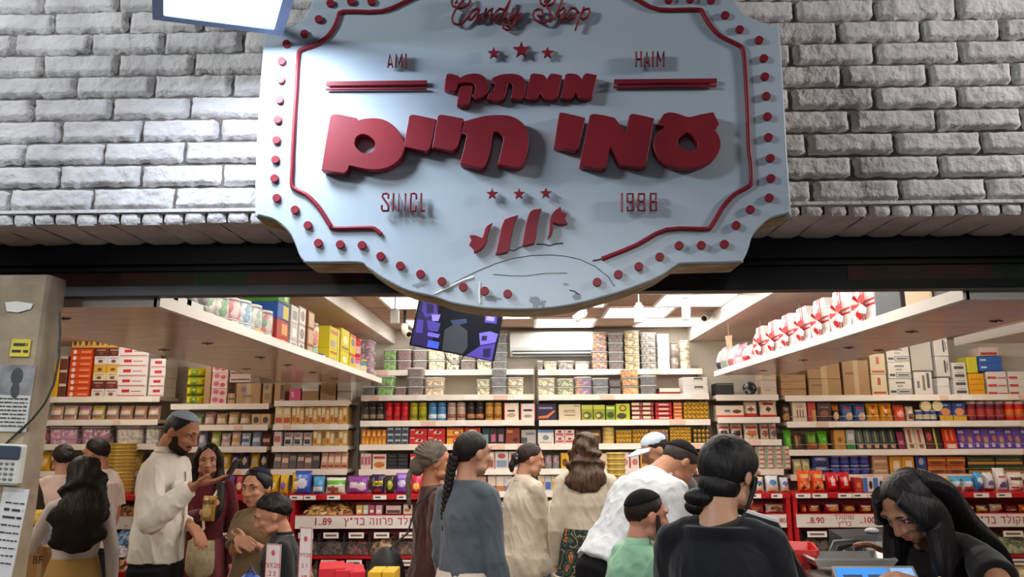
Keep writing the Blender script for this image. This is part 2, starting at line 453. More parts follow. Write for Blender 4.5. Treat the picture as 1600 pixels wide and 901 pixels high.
# keypad
a, b = P(-8, 757, YP), P(45, 693, YP); w_, h_ = b.x-a.x, b.z-a.z
t = thing('alarm_keypad', 'off-white keypad with a dark display and rubber buttons on the left pillar', 'keypad', ((a.x+b.x)/2, YP, (a.z+b.z)/2), rot=(0, 0.04, 0))
mb = MB(); mb.cbox(-w_/2, -0.035, -h_/2, w_/2, 0.0, h_/2, 0.008); mb.build('housing', M('#b9b8ae', 0.5), t)
mb = MB(); mb.cbox(-w_*0.47, -0.042, h_*0.13, w_*0.47, -0.03, h_*0.46, 0.004); mb.build('display', M('#3a4450', 0.25), t)
mb = MB()
for r in range(4):
    for c in range(4): mb.ell((w_*(-0.33+0.2*c), -0.036, h_*(0.03-0.125*r)), (w_*0.075, 0.006, h_*0.036), 8, 6)
mb.build('button_pad', M('#6c6f72', 0.6), t)
# cable on the pillar edge
pts = [P(x_, y_, YP-0.01) for x_, y_ in ((93,487),(94,520),(92,560),(84,600),(70,630),(50,655),(25,678),(8,694))]
mb = MB(); mb.tube(pts, 0.004, 6); tag(mb.build('cable', M('#2a2624', 0.5)), 'thin dark cable curving down the left pillar to the keypad', 'cable')

# ------------------------------------------------------------------ flood lamp
A, B = P(256, 22, 1.98), P(428, 44, 2.10)
v = P(452, -42, 1.82) - B
C, D = B+v, A+v
n_ = (B-A).cross(v).normalized()
if n_.z > 0: n_ = -n_
t = thing('flood_lamp', 'bright square LED flood lamp fixed above the sign on the left', 'lamp', (A+B+C+D)/4)
o_ = t.location
ex = (B-A).normalized(); ey = v.normalized()
mb = MB(); mb.quad(*[p-o_+n_*0.002 for p in (A,B,C,D)])
lm = mb.build('lens', M('#e4eeff', 0.4, emit=FLOOD_STRENGTH, name='flood_led'), t)
mb = MB()
k = 0.03; A2,B2,C2,D2 = A-ex*k-ey*k, B+ex*k-ey*k, C+ex*k+ey*k, D-ex*k+ey*k
for (p,q,r_,s_) in ((A2,B2,B,A),(B2,C2,C,B),(C2,D2,D,C),(D2,A2,A,D)): mb.quad(*[u-o_+n_*0.006 for u in (p,q,r_,s_)])
for (p,q) in ((A2,B2),(B2,C2),(C2,D2),(D2,A2)): mb.quad(p-o_+n_*0.006, q-o_+n_*0.006, q-o_-n_*0.05, p-o_-n_*0.05)
mb.quad(*[u-o_-n_*0.05 for u in (A2,D2,C2,B2)])
mb.build('frame', M('#56688c', 0.45, metal=0.3), t)  # blue of the lens flare painted into the frame colour
mb = MB(); mid = (A2+B2)/2-o_-n_*0.05
mb.tube([mid+ey*0.12, (mid.x, YW-o_.y+0.01, mid.z+0.16)], 0.014, 8); mb.build('bracket', M('#3a3d44', 0.4), t)

# ================================================================== SIGN
YS, TH = 2.20, 0.15
SO = P(815, 240, YS)
def S(p, dy=0.0):
    q = P(p[0], p[1], YS+dy); return Vector((q.x-SO.x, q.z-SO.z))
def zz(pts, x0, y0, s): return [(x0+a*s, y0+b*s) for a, b in pts]
XF = lambda yc: Matrix.Translation((0, yc, 0)) @ Matrix.Rotation(R(90), 4, 'X')
sign = thing('shop_sign', 'large scalloped white shop sign with raised red lettering hung on the brick wall', 'sign', SO)
outl = [(415,48),(419,45),(445,43),(459,42),(472,33),(481,22),(490,2),(496,-18),(503,-30),(512,-36),(595,-37),(612,-45),(655,-64),(700,-80),(755,-90),(815,-94),(875,-91),(930,-82),(975,-67),(1018,-48),(1036,-40),(1052,-37),(1122,-37),(1132,-30),(1140,-15),(1147,2),(1152,10),(1162,22),(1182,33),(1209,43),(1216,48),
 (1222,130),(1229,250),(1234,326),(1231,331),(1205,338),(1188,350),(1174,367),(1168,387),(1160,404),(1150,407),(1070,409),(1055,413),(1035,427),(1009,439),(971,453),(940,462),(911,470),(868,478),(820,481),(770,480),(748,478),(707,471),(678,461),(638,452),(609,438),(592,428),(575,416),(560,408),(485,408),(475,405),(469,397),(463,381),(455,364),(443,351),(427,340),(405,334),(400,329),(402,240),(407,150)]
of = [S(p) for p in outl]
M_SIGN = M('#bccbd6', 0.35, spec=0.4, vary=(2.2, '#afbfcb'))
link('face', poly_mesh('face', [smooth_poly(of, True, 4, 60)], M_SIGN, 0.016, 0.004, XF(0.012)), sign)
ob = [p*1.0 for p in of]
def shrink(P2, d):
    out = []
    for i, p in enumerate(P2):
        t_ = (P2[(i+1) % len(P2)]-P2[i-1]).normalized(); out.append(p + Vector((t_.y, -t_.x))*d)
    return out
sgn = -0.006 if sum((of[i].x*of[i-1].y-of[i-1].x*of[i].y) for i in range(len(of))) > 0 else 0.006
link('return_box', poly_mesh('return_box', [smooth_poly(shrink(of, -sgn if sgn > 0 else sgn), True, 3, 60)], M('#c9b98e', 0.6, vary=(9, '#8d7548')), TH-0.03, 0, XF(0.02+(TH-0.03)/2)), sign)
for xx in (-0.45, 0.45):
    mb = MB(); mb.box(xx-0.03, TH-0.012, -0.1, xx+0.03, YW-YS+0.02, 0.1)
    mb.build('mounting_block', M('#4b4640', 0.7), sign)
M_RED = M('#8c1d2b', 0.45, spec=0.4, vary=(6, '#7a1826'))
def raised(name, polys, proud, thick, mat=M_RED, bev=0.0015):
    return link(name, poly_mesh(name, [[S(p, -proud) for p in q] for q in polys], mat, thick, bev, XF(-proud+thick/2)), sign)
def strokes(name, runs, wpx, proud=0.014, mat=M_RED, n=8, depth=0.006):
    mb = MB(); r_ = wpx*YS/FPX/2*1.03
    for run in runs:
        mb.tube([Vector((S(p, -proud).x, -proud, S(p, -proud).y)) for p in run], [(depth, r_)]*len(run), n, up=(0,-1,0))
    return mb.build(name, mat, sign)
# main lettering, second line
s_ = 0.13323
fm = zz([(235,143),(470,190),(485,215),(560,197),(690,190),(800,215),(890,270),(960,345),(1010,440),(1025,520),(1000,610),(940,690),(850,750),(740,780),(620,780),(500,762),(400,738),(372,742),(358,790),(318,826),(62,790),(110,480),(165,162)], 495,160,s_)
fmh = zz([(440,470),(455,415),(500,378),(560,370),(630,400),(685,450),(692,510),(660,570),(600,600),(530,595),(470,545),(443,500)], 495,160,s_)
y1 = [(640,182),(646.9,180),(678.5,186.5),(680.6,188.5),(676,212),(671.9,230),(667,235),(663.5,235.5),(633,229),(632,226)]
y2 = zz([(185,165),(240,150),(475,193),(490,225),(450,370),(405,525),(345,567),(125,522),(122,510)], 660,160,s_)
het = zz([(470,240),(500,225),(620,190),(750,160),(900,152),(1030,165),(1120,205),(1190,265),(1230,340),(1242,430),(1235,530),(1205,650),(1178,730),(1125,762),(905,725),(893,715),(920,600),(945,490),(957,420),(935,380),(890,345),(830,340),(815,400),(790,560),(750,700),(728,742),(690,768),(455,715),(450,700),(480,590),(505,480),(525,375),(450,350)], 660,160,s_)
raised('main_lettering', [smooth_poly(fm), smooth_poly(fmh)], 0.036, 0.032)
raised('main_lettering', [smooth_poly(y1)], 0.036, 0.032); raised('main_lettering', [smooth_poly(y2)], 0.036, 0.032)
raised('main_lettering', [smooth_poly(het)], 0.036, 0.032)
yo = zz([(145,140),(185,125),(440,185),(405,360),(362,540),(330,562),(85,510),(110,340)], 855,160,s_)
me_ = zz([(505,155),(550,140),(660,155),(790,185),(915,355),(932,335),(970,155),(1020,140),(1250,190),(1200,480),(1155,730),(1100,762),(850,722),(738,498),(690,740),(630,772),(385,735),(440,450)], 855,160,s_)
ay = zz([(395,250),(470,140),(540,120),(640,140),(760,175),(900,145),(1045,120),(1110,250),(1080,290),(1040,305),(1100,380),(1130,470),(1115,560),(1060,650),(960,720),(840,760),(700,768),(560,745),(460,690),(380,600),(350,500),(365,410),(410,345),(490,285),(495,258)], 975,160,s_)
ayh = zz([(640,415),(735,345),(800,375),(860,440),(878,490),(860,550),(790,575),(700,555),(640,510),(620,460)], 975,160,s_)
for q in (yo, me_): raised('main_lettering', [smooth_poly(q)], 0.036, 0.032)
raised('main_lettering', [smooth_poly(ay), smooth_poly(ayh)], 0.036, 0.032)
# upper line
s3 = 0.08323
yd = zz([(160,205),(230,190),(375,230),(395,270),(355,370),(320,490),(280,510),(120,470),(135,330)], 685,100,s3)
kf = zz([(390,275),(410,262),(540,205),(680,185),(790,205),(880,270),(930,350),(945,420),(930,500),(900,560),(820,610),(690,655),(640,590),(690,530),(700,450),(690,390),(640,355),(540,345),(450,350),(350,372)], 685,100,s3)
kl = zz([(480,415),(635,415),(610,580),(565,745),(520,765),(355,765),(380,600),(410,470),(440,425)], 685,100,s3)
tv = zz([(1020,270),(1060,250),(1180,205),(1350,190),(1480,205),(1572,250),(1622,310),(1642,380),(1637,450),(1607,600),(1582,645),(1500,655),(1370,630),(1400,480),(1405,420),(1380,375),(1330,350),(1300,370),(1280,470),(1240,610),(1200,655),(1100,685),(1040,680),(930,640),(940,560),(970,540),(1040,525),(1060,420),(1080,360),(1005,345)], 685,100,s3)
m1 = zz([(235,205),(290,185),(380,195),(470,215),(540,300),(570,240),(600,205),(650,185),(815,220),(780,400),(730,620),(650,655),(480,635),(450,590),(415,525),(385,590),(345,650),(145,635),(190,420)], 810,100,s3)
m2 = zz([(890,205),(950,185),(1040,190),(1120,215),(1195,305),(1230,220),(1280,180),(1465,215),(1420,430),(1380,620),(1320,645),(1130,625),(1070,510),(1035,610),(960,645),(805,625),(850,420)], 810,100,s3)
for q in (yd, kf, kl, tv, m1, m2): raised('upper_lettering', [smooth_poly(q)], 0.026, 0.022)
# latin words
s4 = 0.0777
strokes('latin_lettering', [zz(q, 590,70,s4) for q in ([(210,450),(250,190),(302,450)],[(225,390),(285,390)],[(365,445),(378,190),(430,400),(490,190),(485,445)],[(572,190),(566,450)])], 2.9, 0.02)
s5 = 0.09375
strokes('latin_lettering', [zz(q, 980,65,s5) for q in ([(150,170),(150,410)],[(230,170),(235,410)],[(150,295),(232,295)],[(290,410),(325,175),(370,405)],[(305,345),(355,345)],[(430,170),(430,410)],[(500,405),(505,170),(555,330),(610,170),(608,410)])], 3.0, 0.02)
strokes('latin_lettering', [zz(q, 580,285,s4) for q in ([(345,320),(345,240),(310,222),(240,225),(225,290),(330,440),(345,480),(345,560),(330,572),(230,570),(212,520),(215,460)],[(450,220),(437,570)],[(547,570),(560,225),(675,560),(692,225)],[(908,330),(905,240),(870,222),(800,225),(785,560),(800,572),(890,570),(895,470)],[(1007,220),(1000,570)],[(1000,570),(1080,566)])], 3.4, 0.02)
strokes('latin_lettering', [zz(q, 950,285,s4) for q in ([(280,215),(283,575)],[(500,395),(392,392),(386,228),(500,225),(506,562),(397,568),(390,490)],[(705,388),(730,350),(730,228),(617,228),(612,345),(640,388),(705,388),(735,430),(735,568),(612,568),(612,430),(640,388)],[(963,335),(965,225),(855,225),(860,568),(972,562),(970,392),(860,392)])], 3.4, 0.02)
s1 = 0.08323
strokes('script_lettering', [zz(q, 690,0,s1) for q in ([(250,60),(290,40),(285,-30),(225,-35),(185,40),(210,110),(320,160),(420,140),(500,90),(540,20),(520,-60)],[(440,-30),(320,110),(260,190),(215,280),(195,370),(230,440),(310,465),(390,440),(460,370),(520,290)],[(720,190),(660,165),(590,195),(530,290),(515,380),(560,370),(640,270),(715,185),(650,370),(700,390),(760,340)],[(770,380),(840,165),(795,330),(870,225),(960,160),(895,365),(930,380),(1000,330)],[(1170,185),(1090,165),(1020,230),(985,340),(1010,390),(1080,355),(1170,220),(1290,10)],[(1290,10),(1190,300),(1165,375),(1220,340)],[(1350,160),(1275,340),(1290,385),(1350,345),(1460,165),(1385,370),(1330,500),(1230,570),(1150,520),(1150,440),(1220,390),(1285,430),(1260,500),(1215,490)],[(1380,380),(1470,335),(1510,260)])], 3.7, 0.018)
strokes('script_lettering', [zz(q, 800,0,s1) for q in ([(820,-40),(800,40),(720,105),(600,110),(530,50),(540,-40)],[(600,30),(660,40),(720,-10)],[(640,-30),(640,110),(705,200),(735,290),(700,370),(620,430),(530,432),(430,370),(392,290),(420,210),(490,172),(570,195),(580,270),(530,320),(480,290)],[(945,0),(870,200),(800,370)],[(815,330),(900,200),(980,150),(1000,195),(915,330),(930,375),(1010,340)],[(1200,165),(1120,150),(1060,230),(1035,330),(1080,375),(1170,330),(1220,225),(1190,155),(1255,240)],[(1350,140),(1280,330),(1190,560)],[(1300,285),(1370,175),(1450,165),(1460,240),(1410,330),(1340,370),(1290,340)])], 3.7, 0.018)
# rules, stars
for q in ([(510,127.4),(667,125.5),(667,131.6),(510,133.5)], [(509,137.6),(666,136.6),(666,138.6),(509,139.6)], [(960,124),(1120,122.6),(1120,128.6),(960,130)], [(959,133.8),(1119.5,132),(1119.5,134.6),(959,136.4)]):
    raised('rule', [q], 0.014, 0.008, bev=0.0005)
def star(c, r): return [(c[0]+(r if i % 2 == 0 else r*0.42)*math.sin(math.pi*i/5), c[1]-(r if i % 2 == 0 else r*0.42)*math.cos(math.pi*i/5)) for i in range(10)]
for c, r_ in (((771.5,82.5),9),((814.6,77.5),13),((855.6,82),9),((769,302.5),8.6),((811,302.5),8.6),((853,301.5),8.6)):
    raised('star', [star(c, r_)], 0.02, 0.008, bev=0.0005)
# wrapped sweet emblem
s6 = 0.1125
for q in ([(125,520),(190,515),(300,555),(325,490),(345,420),(380,375),(425,352),(400,400),(370,490),(350,590),(310,660),(260,710),(190,748),(180,690),(125,640),(155,575)],[(610,300),(690,265),(785,240),(745,310),(720,400),(690,550),(665,700),(640,740),(490,770),(530,600),(570,400)],[(960,200),(1020,160),(1115,148),(1085,220),(1060,340),(1040,500),(1010,620),(860,655),(880,520),(915,330)],[(1380,125),(1395,185),(1465,215),(1440,280),(1475,345),(1390,358),(1270,325),(1275,420),(1250,500),(1215,545),(1235,430),(1250,270),(1300,185)]):
    raised('sweet_emblem', [smooth_poly(zz(q, 720,310,s6))], 0.016, 0.012)
# raised border line, broken at the bottom
bl = zz([(960,-28),(895,2),(745,65),(530,66),(500,100),(480,150),(440,205),(380,250),(292,282),(275,320),(265,500),(255,650),(243,880)], 390,0,0.2774) + zz([(233,60),(229,165),(250,195),(310,225),(370,285),(410,345),(438,390),(460,405),(640,402),(680,410),(712,438)], 390,240,0.2886)
br = zz([(610,-30),(670,0),(790,54),(1010,55),(1040,80),(1085,150),(1140,205),(1235,252),(1266,285),(1278,400),(1290,600),(1300,860)], 810,0,0.2774) + zz([(1258,40),(1262,150),(1240,182),(1170,222),(1110,285),(1070,352),(1038,400),(1010,408),(800,412),(640,495),(452,570)], 810,240,0.2885)
btop = [(656,-7),(700,-24),(760,-37),(815,-41),(870,-38),(925,-26),(979,-8)]
def border(run): strokes('border_line', [[tuple(p) for p in smooth_poly(run, False, 3, 70)]], 7.4, 0.004, depth=0.008)
border(bl); border(br); border(btop)
# raised dots round the rim
dots = zz([(453,15),(570,5),(685,5),(388,105),(307,186),(206,243),(180,342),(175,447),(167,560),(157,672),(150,787)], 390,0,0.2774) + \
  zz([(138,30),(133,132),(145,238),(244,302),(314,386),(370,482),(489,490),(607,494),(708,553),(814,605),(924,650),(1040,690),(1156,720),(1272,742),(1397,757)], 390,240,0.2886) + \
  zz([(427,694),(542,652),(653,609),(767,557),(872,496),(992,494),(1117,488),(1181,386),(1258,300),(1361,237),(1370,131),(1367,22)], 810,240,0.2885) + \
  zz([(848,-5),(970,-8),(1088,-3),(1167,82),(1249,162),(1358,222),(1385,325),(1391,428),(1399,538),(1405,653),(1411,770)], 810,0,0.2774)
r_ = 7.0*YS/FPX
mb = MB(); mb.tube([(0,0.004,0),(0,-0.009,0),(0,-0.011,0)], [r_, r_, r_*0.9], 20, smooth=False)
dm = mb.mesh('dot', M_RED)
for p in dots:
    q = S(p, -0.010); link('dot', dm, sign, (q.x, 0, q.y))
# cracks, scrapes and grime on the lower part
mb = MB()
for run, r_ in ((zz([(190,450),(300,385),(400,330),(540,262),(680,205),(800,170),(950,145),(1100,140),(1220,150),(1330,175),(1450,230),(1550,310),(1600,385)], 640,370,0.2), 0.0011),
                (zz([(650,712),(740,725),(800,690),(870,660),(980,625)], 720,310,s6), 0.0016), (zz([(1050,637),(1150,635),(1230,655),(1320,630),(1420,620)], 720,310,s6), 0.0022),
                (zz([(650,292),(780,302),(900,305),(1050,285),(1230,282)], 640,370,0.2), 0.0009), (zz([(1250,415),(1290,425),(1320,450)], 640,370,0.2), 0.0018), (zz([(1430,186),(1500,174)], 640,370,0.2), 0.0025)):
    mb.tube([Vector((S(p).x, -0.0005, S(p).y)) for p in run], [(0.0008, r_)]*len(run), 6, up=(0,-1,0))
mb.build('crack', M('#34393e', 0.8), sign)
mb = MB()
for run, r_ in ((zz([(195,446),(300,396),(420,340),(500,315)], 640,370,0.2), 0.0045), (zz([(552,352),(548,420),(552,520)], 640,370,0.2), 0.004), (zz([(575,380),(565,440)], 640,370,0.2), 0.0025)):
    mb.tube([Vector((S(p).x, -0.0015, S(p).y)) for p in run], [(0.0018, r_*0.5)]+[(0.0018, r_)]*(len(run)-1), 6, up=(0,-1,0))
mb.build('peeling_strip', M('#dcdfd9', 0.5), sign)

mgr = clear('#3c3a34', 0.30, 0.8)
random.seed(5)
for (cx_, cy_, rx_, ry_) in ((836,470,9,10),(848,474,6,7),(902,462,7,8),(700,452,12,6),(655,446,10,5),(770,466,14,6),(884,444,5,3),(1000,425,6,4)):
    mb = MB(); pts = []
    for k in range(16):
        a = k*math.pi/8; f = random.uniform(0.55, 1.15); q = S((cx_+rx_*f*math.cos(a), cy_+ry_*f*math.sin(a))); pts.append((q.x, -0.0012, q.y))
    mb.add(pts, [tuple(range(15,-1,-1))]); mb.build('grime_patch', mgr, sign)
random.seed(11)

# ================================================================== SHOP ROOM
YBK, YF = 7.66, 7.20          # back wall, front edge of the wall shelves
XL, XR = -5.5, 5.6
ZC, ZD = 2.70, 2.56           # middle ceiling, lowered side ceilings
FL, FR = -1.37, 1.63          # where the lowered ceilings start
M_WALL = M('#d8d2c6', 0.8, spec=0.2, vary=(2, '#cdc6ba'))
M_CEIL = M('#b89c8b', 0.75, spec=0.2, vary=(3, '#ae9281'))
M_CEILD = M('#d6c4b8', 0.7, spec=0.25, vary=(1.2, '#cdb9ac'))
M_WHITE = M('#ebe8e2', 0.45, spec=0.35)
M_LIP = M('#efe8dd', 0.4, spec=0.4)
M_METAL = M('#9a9a98', 0.35, metal=0.8)
M_DARK = M('#1b1b1d', 0.5)
M_REDP = M('#c4141f', 0.4, spec=0.4, vary=(3, '#b1101b'))
M_GREYBK = M('#b7b0a4', 0.7)
mb = MB(); mb.box(XL, 2.2, -0.06, XR, YBK+0.2, 0.0)
struct(mb.build('floor', M('#a89c8e', 0.35, vary=(2, '#94897c'))))
mb = MB(); mb.box(XL-2, -4, -0.07, XR+2, 2.2, -0.005)
struct(mb.build('floor_lane', M('#77736e', 0.8, bump=(20, 0.3))))
mb = MB(); mb.box(XL, YBK, 0, XR, YBK+0.12, ZC+0.15)
struct(mb.build('wall_back', M_WALL))
mb = MB(); mb.box(XL-0.12, 2.745, 0, XL, YBK, ZC); struct(mb.build('wall_left', M_WALL))
mb = MB(); mb.box(XR, 2.745, 0, XR+0.12, YBK, ZC); struct(mb.build('wall_right', M_WALL))
mb = MB(); mb.box(XL-0.12, 2.62, 0, -2.45, 2.74, ZC+0.1); mb.box(2.75, 2.62, 0, XR+0.12, 2.74, ZC+0.1)
struct(mb.build('wall_inner_front', M_WALL))
# ceilings
mb = MB(); mb.box(FL-0.05, 2.745, ZC, FR+0.05, YBK, ZC+0.12, 0)
mg = 1
rows = [7.46, 6.86, 6.26, 5.66, 5.06, 4.46, 3.86, 3.26]
cols = [-1.17, -0.56, 0.05, 0.66, 1.27]
for y in rows: mb.box(FL, y-0.012, ZC-0.004, FR, y+0.012, ZC, 1)
for x in cols: mb.box(x-0.012, 2.75, ZC-0.004, x+0.012, YBK, ZC, 1)
struct(mb.build('ceiling', [M_CEIL, M('#a58c7e', 0.6)]))
mb = MB(); mb.box(XL, 2.745, ZD, FL, YBK, ZC+0.1, 0)
mb.box(FL-0.002, 2.745, ZD-0.003, FL+0.012, YBK, ZC-0.001, 1)
struct(mb.build('ceiling_left', [M_CEILD, M_WHITE]))
mb = MB(); mb.box(FR, 2.745, ZD, XR, YBK, ZC+0.1, 0)
mb.box(FR-0.012, 2.745, ZD-0.003, FR+0.002, YBK, ZC-0.001, 1)
struct(mb.build('ceiling_right', [M_CEILD, M_WHITE]))
# LED panels in the tile grid
M_LED = M('#fff8ee', 0.5, emit=PANEL_STRENGTH, name='led_panel')
pl, pf = MB(), MB()
pl.quad((-0.27,-0.27,-0.006),(-0.27,0.27,-0.006),(0.27,0.27,-0.006),(0.27,-0.27,-0.006)); plm = pl.mesh('diffuser', M_LED)
for a,b,c,d in ((-.295,-.295,.295,-.27),(-.295,.27,.295,.295),(-.295,-.27,-.27,.27),(.27,-.27,.295,.27)): pf.box(a,b,-0.009,c,d,0.0)
pfm = pf.mesh('frame', M_WHITE)
names = {0: 'back', 1: 'second', 2: 'third', 3: 'fourth', 4: 'fifth', 5: 'sixth', 6: 'seventh'}
for r in range(7):
    cs = [-1.17, 0.05, 1.27] if r % 2 == 0 else [-0.56, 0.66]
    for k, x in enumerate(cs):
        nm = ('left', 'middle', 'right')[k] if len(cs) == 3 else ('left', 'right')[k]
        xc = x+0.305
        t = thing('ceiling_light_panel', 'square white LED ceiling panel, %s of its row, %s row from the back wall' % (nm, names[r] if r else 'first'), 'ceiling light', (min(xc, FR-0.3), (rows[r]+rows[r]-0.6)/2, ZC-0.006), group='LED panels in the shop ceiling')
        link('diffuser', plm, t); link('frame', pfm, t)
# unseen tubes added under the lowered ceilings to brighten the sides
def fill_tube(x, y, lab):
    t = thing('fill_tube', lab, 'ceiling light', (x, y, ZD-0.002))
    mb = MB(); mb.box(-0.04, -0.5, -0.02, 0.04, 0.5, 0.0); mb.build('batten', M_WHITE, t)
    mb = MB(); mb.tube([(0,-0.48,-0.036),(0,0.48,-0.036)], 0.016, 10); mb.build('tube', M('#fff3e4', 0.4, emit=66.0, name='fill_tube_glow'), t)
for x, z_, lab in ((-0.75, ZC, 'left'), (0.95, ZC, 'right')):  # unseen tubes behind the beam, added to brighten the people
    t = thing('fill_tube', 'added fill tube light just inside the entrance, %s one' % lab, 'ceiling light', (x, 3.02, z_-0.005))
    mb = MB(); mb.box(-0.62, -0.04, -0.02, 0.62, 0.04, 0.0); mb.build('batten', M_WHITE, t)
    mb = MB(); mb.tube([(-0.6,0,-0.036),(0.6,0,-0.036)], 0.016, 10); mb.build('tube', M('#fff3e4', 0.4, emit=17.0, name='fill_tube_glow'), t)
for x, lab in ((-3.0, 'left'), (2.9, 'right')):  # added pair, unseen, brightening the sides near the opening
    t = thing('fill_tube', 'added fill tube light over the %s shelves just inside the entrance' % lab, 'ceiling light', (x, 3.1, ZD-0.005))
    mb = MB(); mb.box(-0.62, -0.04, -0.02, 0.62, 0.04, 0.0); mb.build('batten', M_WHITE, t)
    mb = MB(); mb.tube([(-0.6,0,-0.036),(0.6,0,-0.036)], 0.016, 10); mb.build('tube', M('#fff3e4', 0.4, emit=17.0, name='fill_tube_glow'), t)
for i, y in enumerate((3.7, 5.2, 6.5)):
    for x, sd in ((-3.6, 'left'), (3.6, 'right')):
        fill_tube(x, y, 'added fill tube light over the %s side shelves, %s from the street' % (sd, ('first', 'second', 'third')[i]))

# ------------------------------------------------------------------ hanging shelves
ZH = 2.138
M_PLY = M('#dcc6b0', 0.18, spec=0.6, vary=(1.6, '#c8ad9e', ), stretch=(2, 14, 2))
M_PLYR = M('#cda48e', 0.18, spec=0.6, vary=(1.3, '#b595a4'), stretch=(2, 9, 2))
def hanging_shelf(label, x0, x1, y0, y1, face, mat, rods):
    t = thing('hanging_shelf', label, 'shelf', ((x0+x1)/2, (y0+y1)/2, ZH))
    hx, hy = (x1-x0)/2, (y1-y0)/2
    mb = MB(); mb.box(-hx+0.01, -hy+0.01, 0, hx-0.01, hy, 0.022); mb.build('board', mat, t)
    mb = MB()
    ef = hx if face > 0 else -hx
    mb.box(ef-0.012, -hy, -0.012, ef+0.012, hy, 0.034); mb.box(-hx, -hy, -0.012, hx, -hy+0.016, 0.034)
    mb.build('edge_strip', M_WHITE, t)
    for (rx, ry) in rods:
        mb = MB(); mb.tube([(rx-(x0+x1)/2, ry-(y0+y1)/2, -0.01), (rx-(x0+x1)/2, ry-(y0+y1)/2, ZD-ZH-0.001)], 0.005, 6)
        mb.build('hanger_rod', M_METAL, t)
        mb = MB(); k = []
        for i in range(16):
            a = 2*math.pi*i/16; r_ = 0.032 if i % 4 == 0 else 0.011
            k.append((rx-(x0+x1)/2+r_*math.cos(a), ry-(y0+y1)/2+r_*math.sin(a), -0.004))
        mb.add(k + [(p[0], p[1], 0.001) for p in k], [tuple(range(15,-1,-1))] + [(i, (i+1) % 16, 16+(i+1) % 16, 16+i) for i in range(16)])
        mb.build('star_washer', M('#4a3f3a', 0.5, metal=0.5), t)
    return t
XHL, XHR = -1.39, 1.61
hanging_shelf('long hanging shelf on the left stacked with jars and boxes', -2.28, XHL, 2.762, 7.12, 1, M_PLY,
   [(-1.95, 3.1), (-1.72, 4.0), (-2.1, 4.3), (-1.70, 4.75), (-1.70, 5.3), (-1.70, 5.95), (-1.70, 6.6), (-2.1, 5.6)])
hanging_shelf('long hanging shelf on the right lined with ribboned gift boxes', XHR, 2.22, 2.762, 6.55, -1, M_PLYR,
   [(1.88, 6.1), (1.88, 5.2), (1.88, 4.45), (1.90, 3.75), (2.1, 3.4), (2.12, 2.95), (2.12, 4.6)])
t = hanging_shelf('short empty hanging shelf by the right wall boxes', 2.42, 3.0, 3.0, 4.3, -1, M('#cdbfae', 0.4), [(2.7, 3.2), (2.7, 4.1)])

# ------------------------------------------------------------------ wall racks
ZS = {}      # (rack, tier) -> shelf top height
RK = {}
TIERS = {}
M_SHELF = M('#e2dacd', 0.5)
M_RAIL = M('#e9c9b4', 0.45, vary=(5, '#e6bfae'))
M_TAG = M('#f4f1ec', 0.6)
def rack(key, label, x0p, x1p, tiers, yf=YF, back='#b5ab9c', top=None):
    """tiers: list of (name, y pixel of the lip's top edge, depth, rail?)"""
    xm = (x0p+x1p)/2
    xa, xb = P(x0p, 660, yf).x+0.016, P(x1p, 660, yf).x-0.016
    t = thing('shelf_rack', label, 'shelf rack', ((xa+xb)/2, yf+0.22, 0)); RK[key] = t
    hx = (xb-xa)/2
    zt = max(P(xm, ty, yf+(0.22 if nm == 'A' else 0)).z for nm, ty in tiers)
    ztop = (top or zt+0.05)
    mb = MB(); mb.box(-hx, YBK-yf-0.22-0.05, 0, hx, YBK-yf-0.22-0.012, ztop); mb.build('back_panel', M(back, 0.7), t)
    for sx in (-hx, hx):
        mb = MB(); mb.box(sx-0.015, YBK-yf-0.30, 0, sx+0.015, YBK-yf-0.271, ztop); mb.build('upright', M('#a79c8c', 0.5, metal=0.2), t)
    for nm, ty in tiers:
        yo = yf + (0.22 if nm == 'A' else 0.0)
        z = P(xm, ty, yo).z
        ZS[(key, nm)] = (z, yo); TIERS.setdefault(key, []).append((z, yo))
        mb = MB(); mb.box(-hx+0.003, yo-yf-0.22, z-0.032, hx-0.003, YBK-yf-0.27, z); s_ = mb.build('shelf', M_SHELF, t)
        mb = MB(); mb.box(-hx+0.003, yo-yf-0.228, z-0.05, hx-0.003, yo-yf-0.22, z+0.004, 0)
        rnd = random.Random(hash(key+nm) % 1000 if False else sum(map(ord, key+nm)))
        x = -hx+0.1
        while x < hx-0.15:
            wd = rnd.uniform(0.07, 0.16)
            if rnd.random() < 0.6: mb.box(x, yo-yf-0.231, z-0.046, x+wd, yo-yf-0.227, z-0.002, 1 if rnd.random() < 0.6 else 2)
            x += wd + rnd.uniform(0.03, 0.3)
        mb.build('price_rail', [M_LIP, M_TAG, M_RAIL], s_)
    return t
rack('A', 'white wall rack at the far left above the girl with long black hair', 38, 250, [('T0',620),('T1',656),('T2',694),('T3',736)])
rack('B', 'wall rack behind the man in the white shirt', 262, 422, [('T0',631),('T1',664),('T2',698),('T3',733)])
rack('C', 'wall rack left of centre full of thin yellow boxes', 424, 548, [('T0',626),('T1',663),('T2',697),('T3',733)])
rack('D', 'long wall rack in the middle under the plastic tubs', 560, 838, [('A',578),('T0',617),('T1',657),('T2',694),('T3',733),('T4',768),('T5',803)])
rack('E', 'long wall rack right of the middle under the air conditioner', 839, 1113, [('A',577),('T0',616),('T1',656),('T2',693),('T3',732),('T4',767),('T5',803)])
rack('F', 'narrow wall rack of white snack boxes behind the woman in black', 1118, 1222, [('T0',617),('T1',652),('T2',687),('T3',733)])
rack('G', 'wide wall rack of chocolate at the right behind the cashier', 1226, 1640, [('T0',617),('T1',658),('T2',702),('T3',741)])
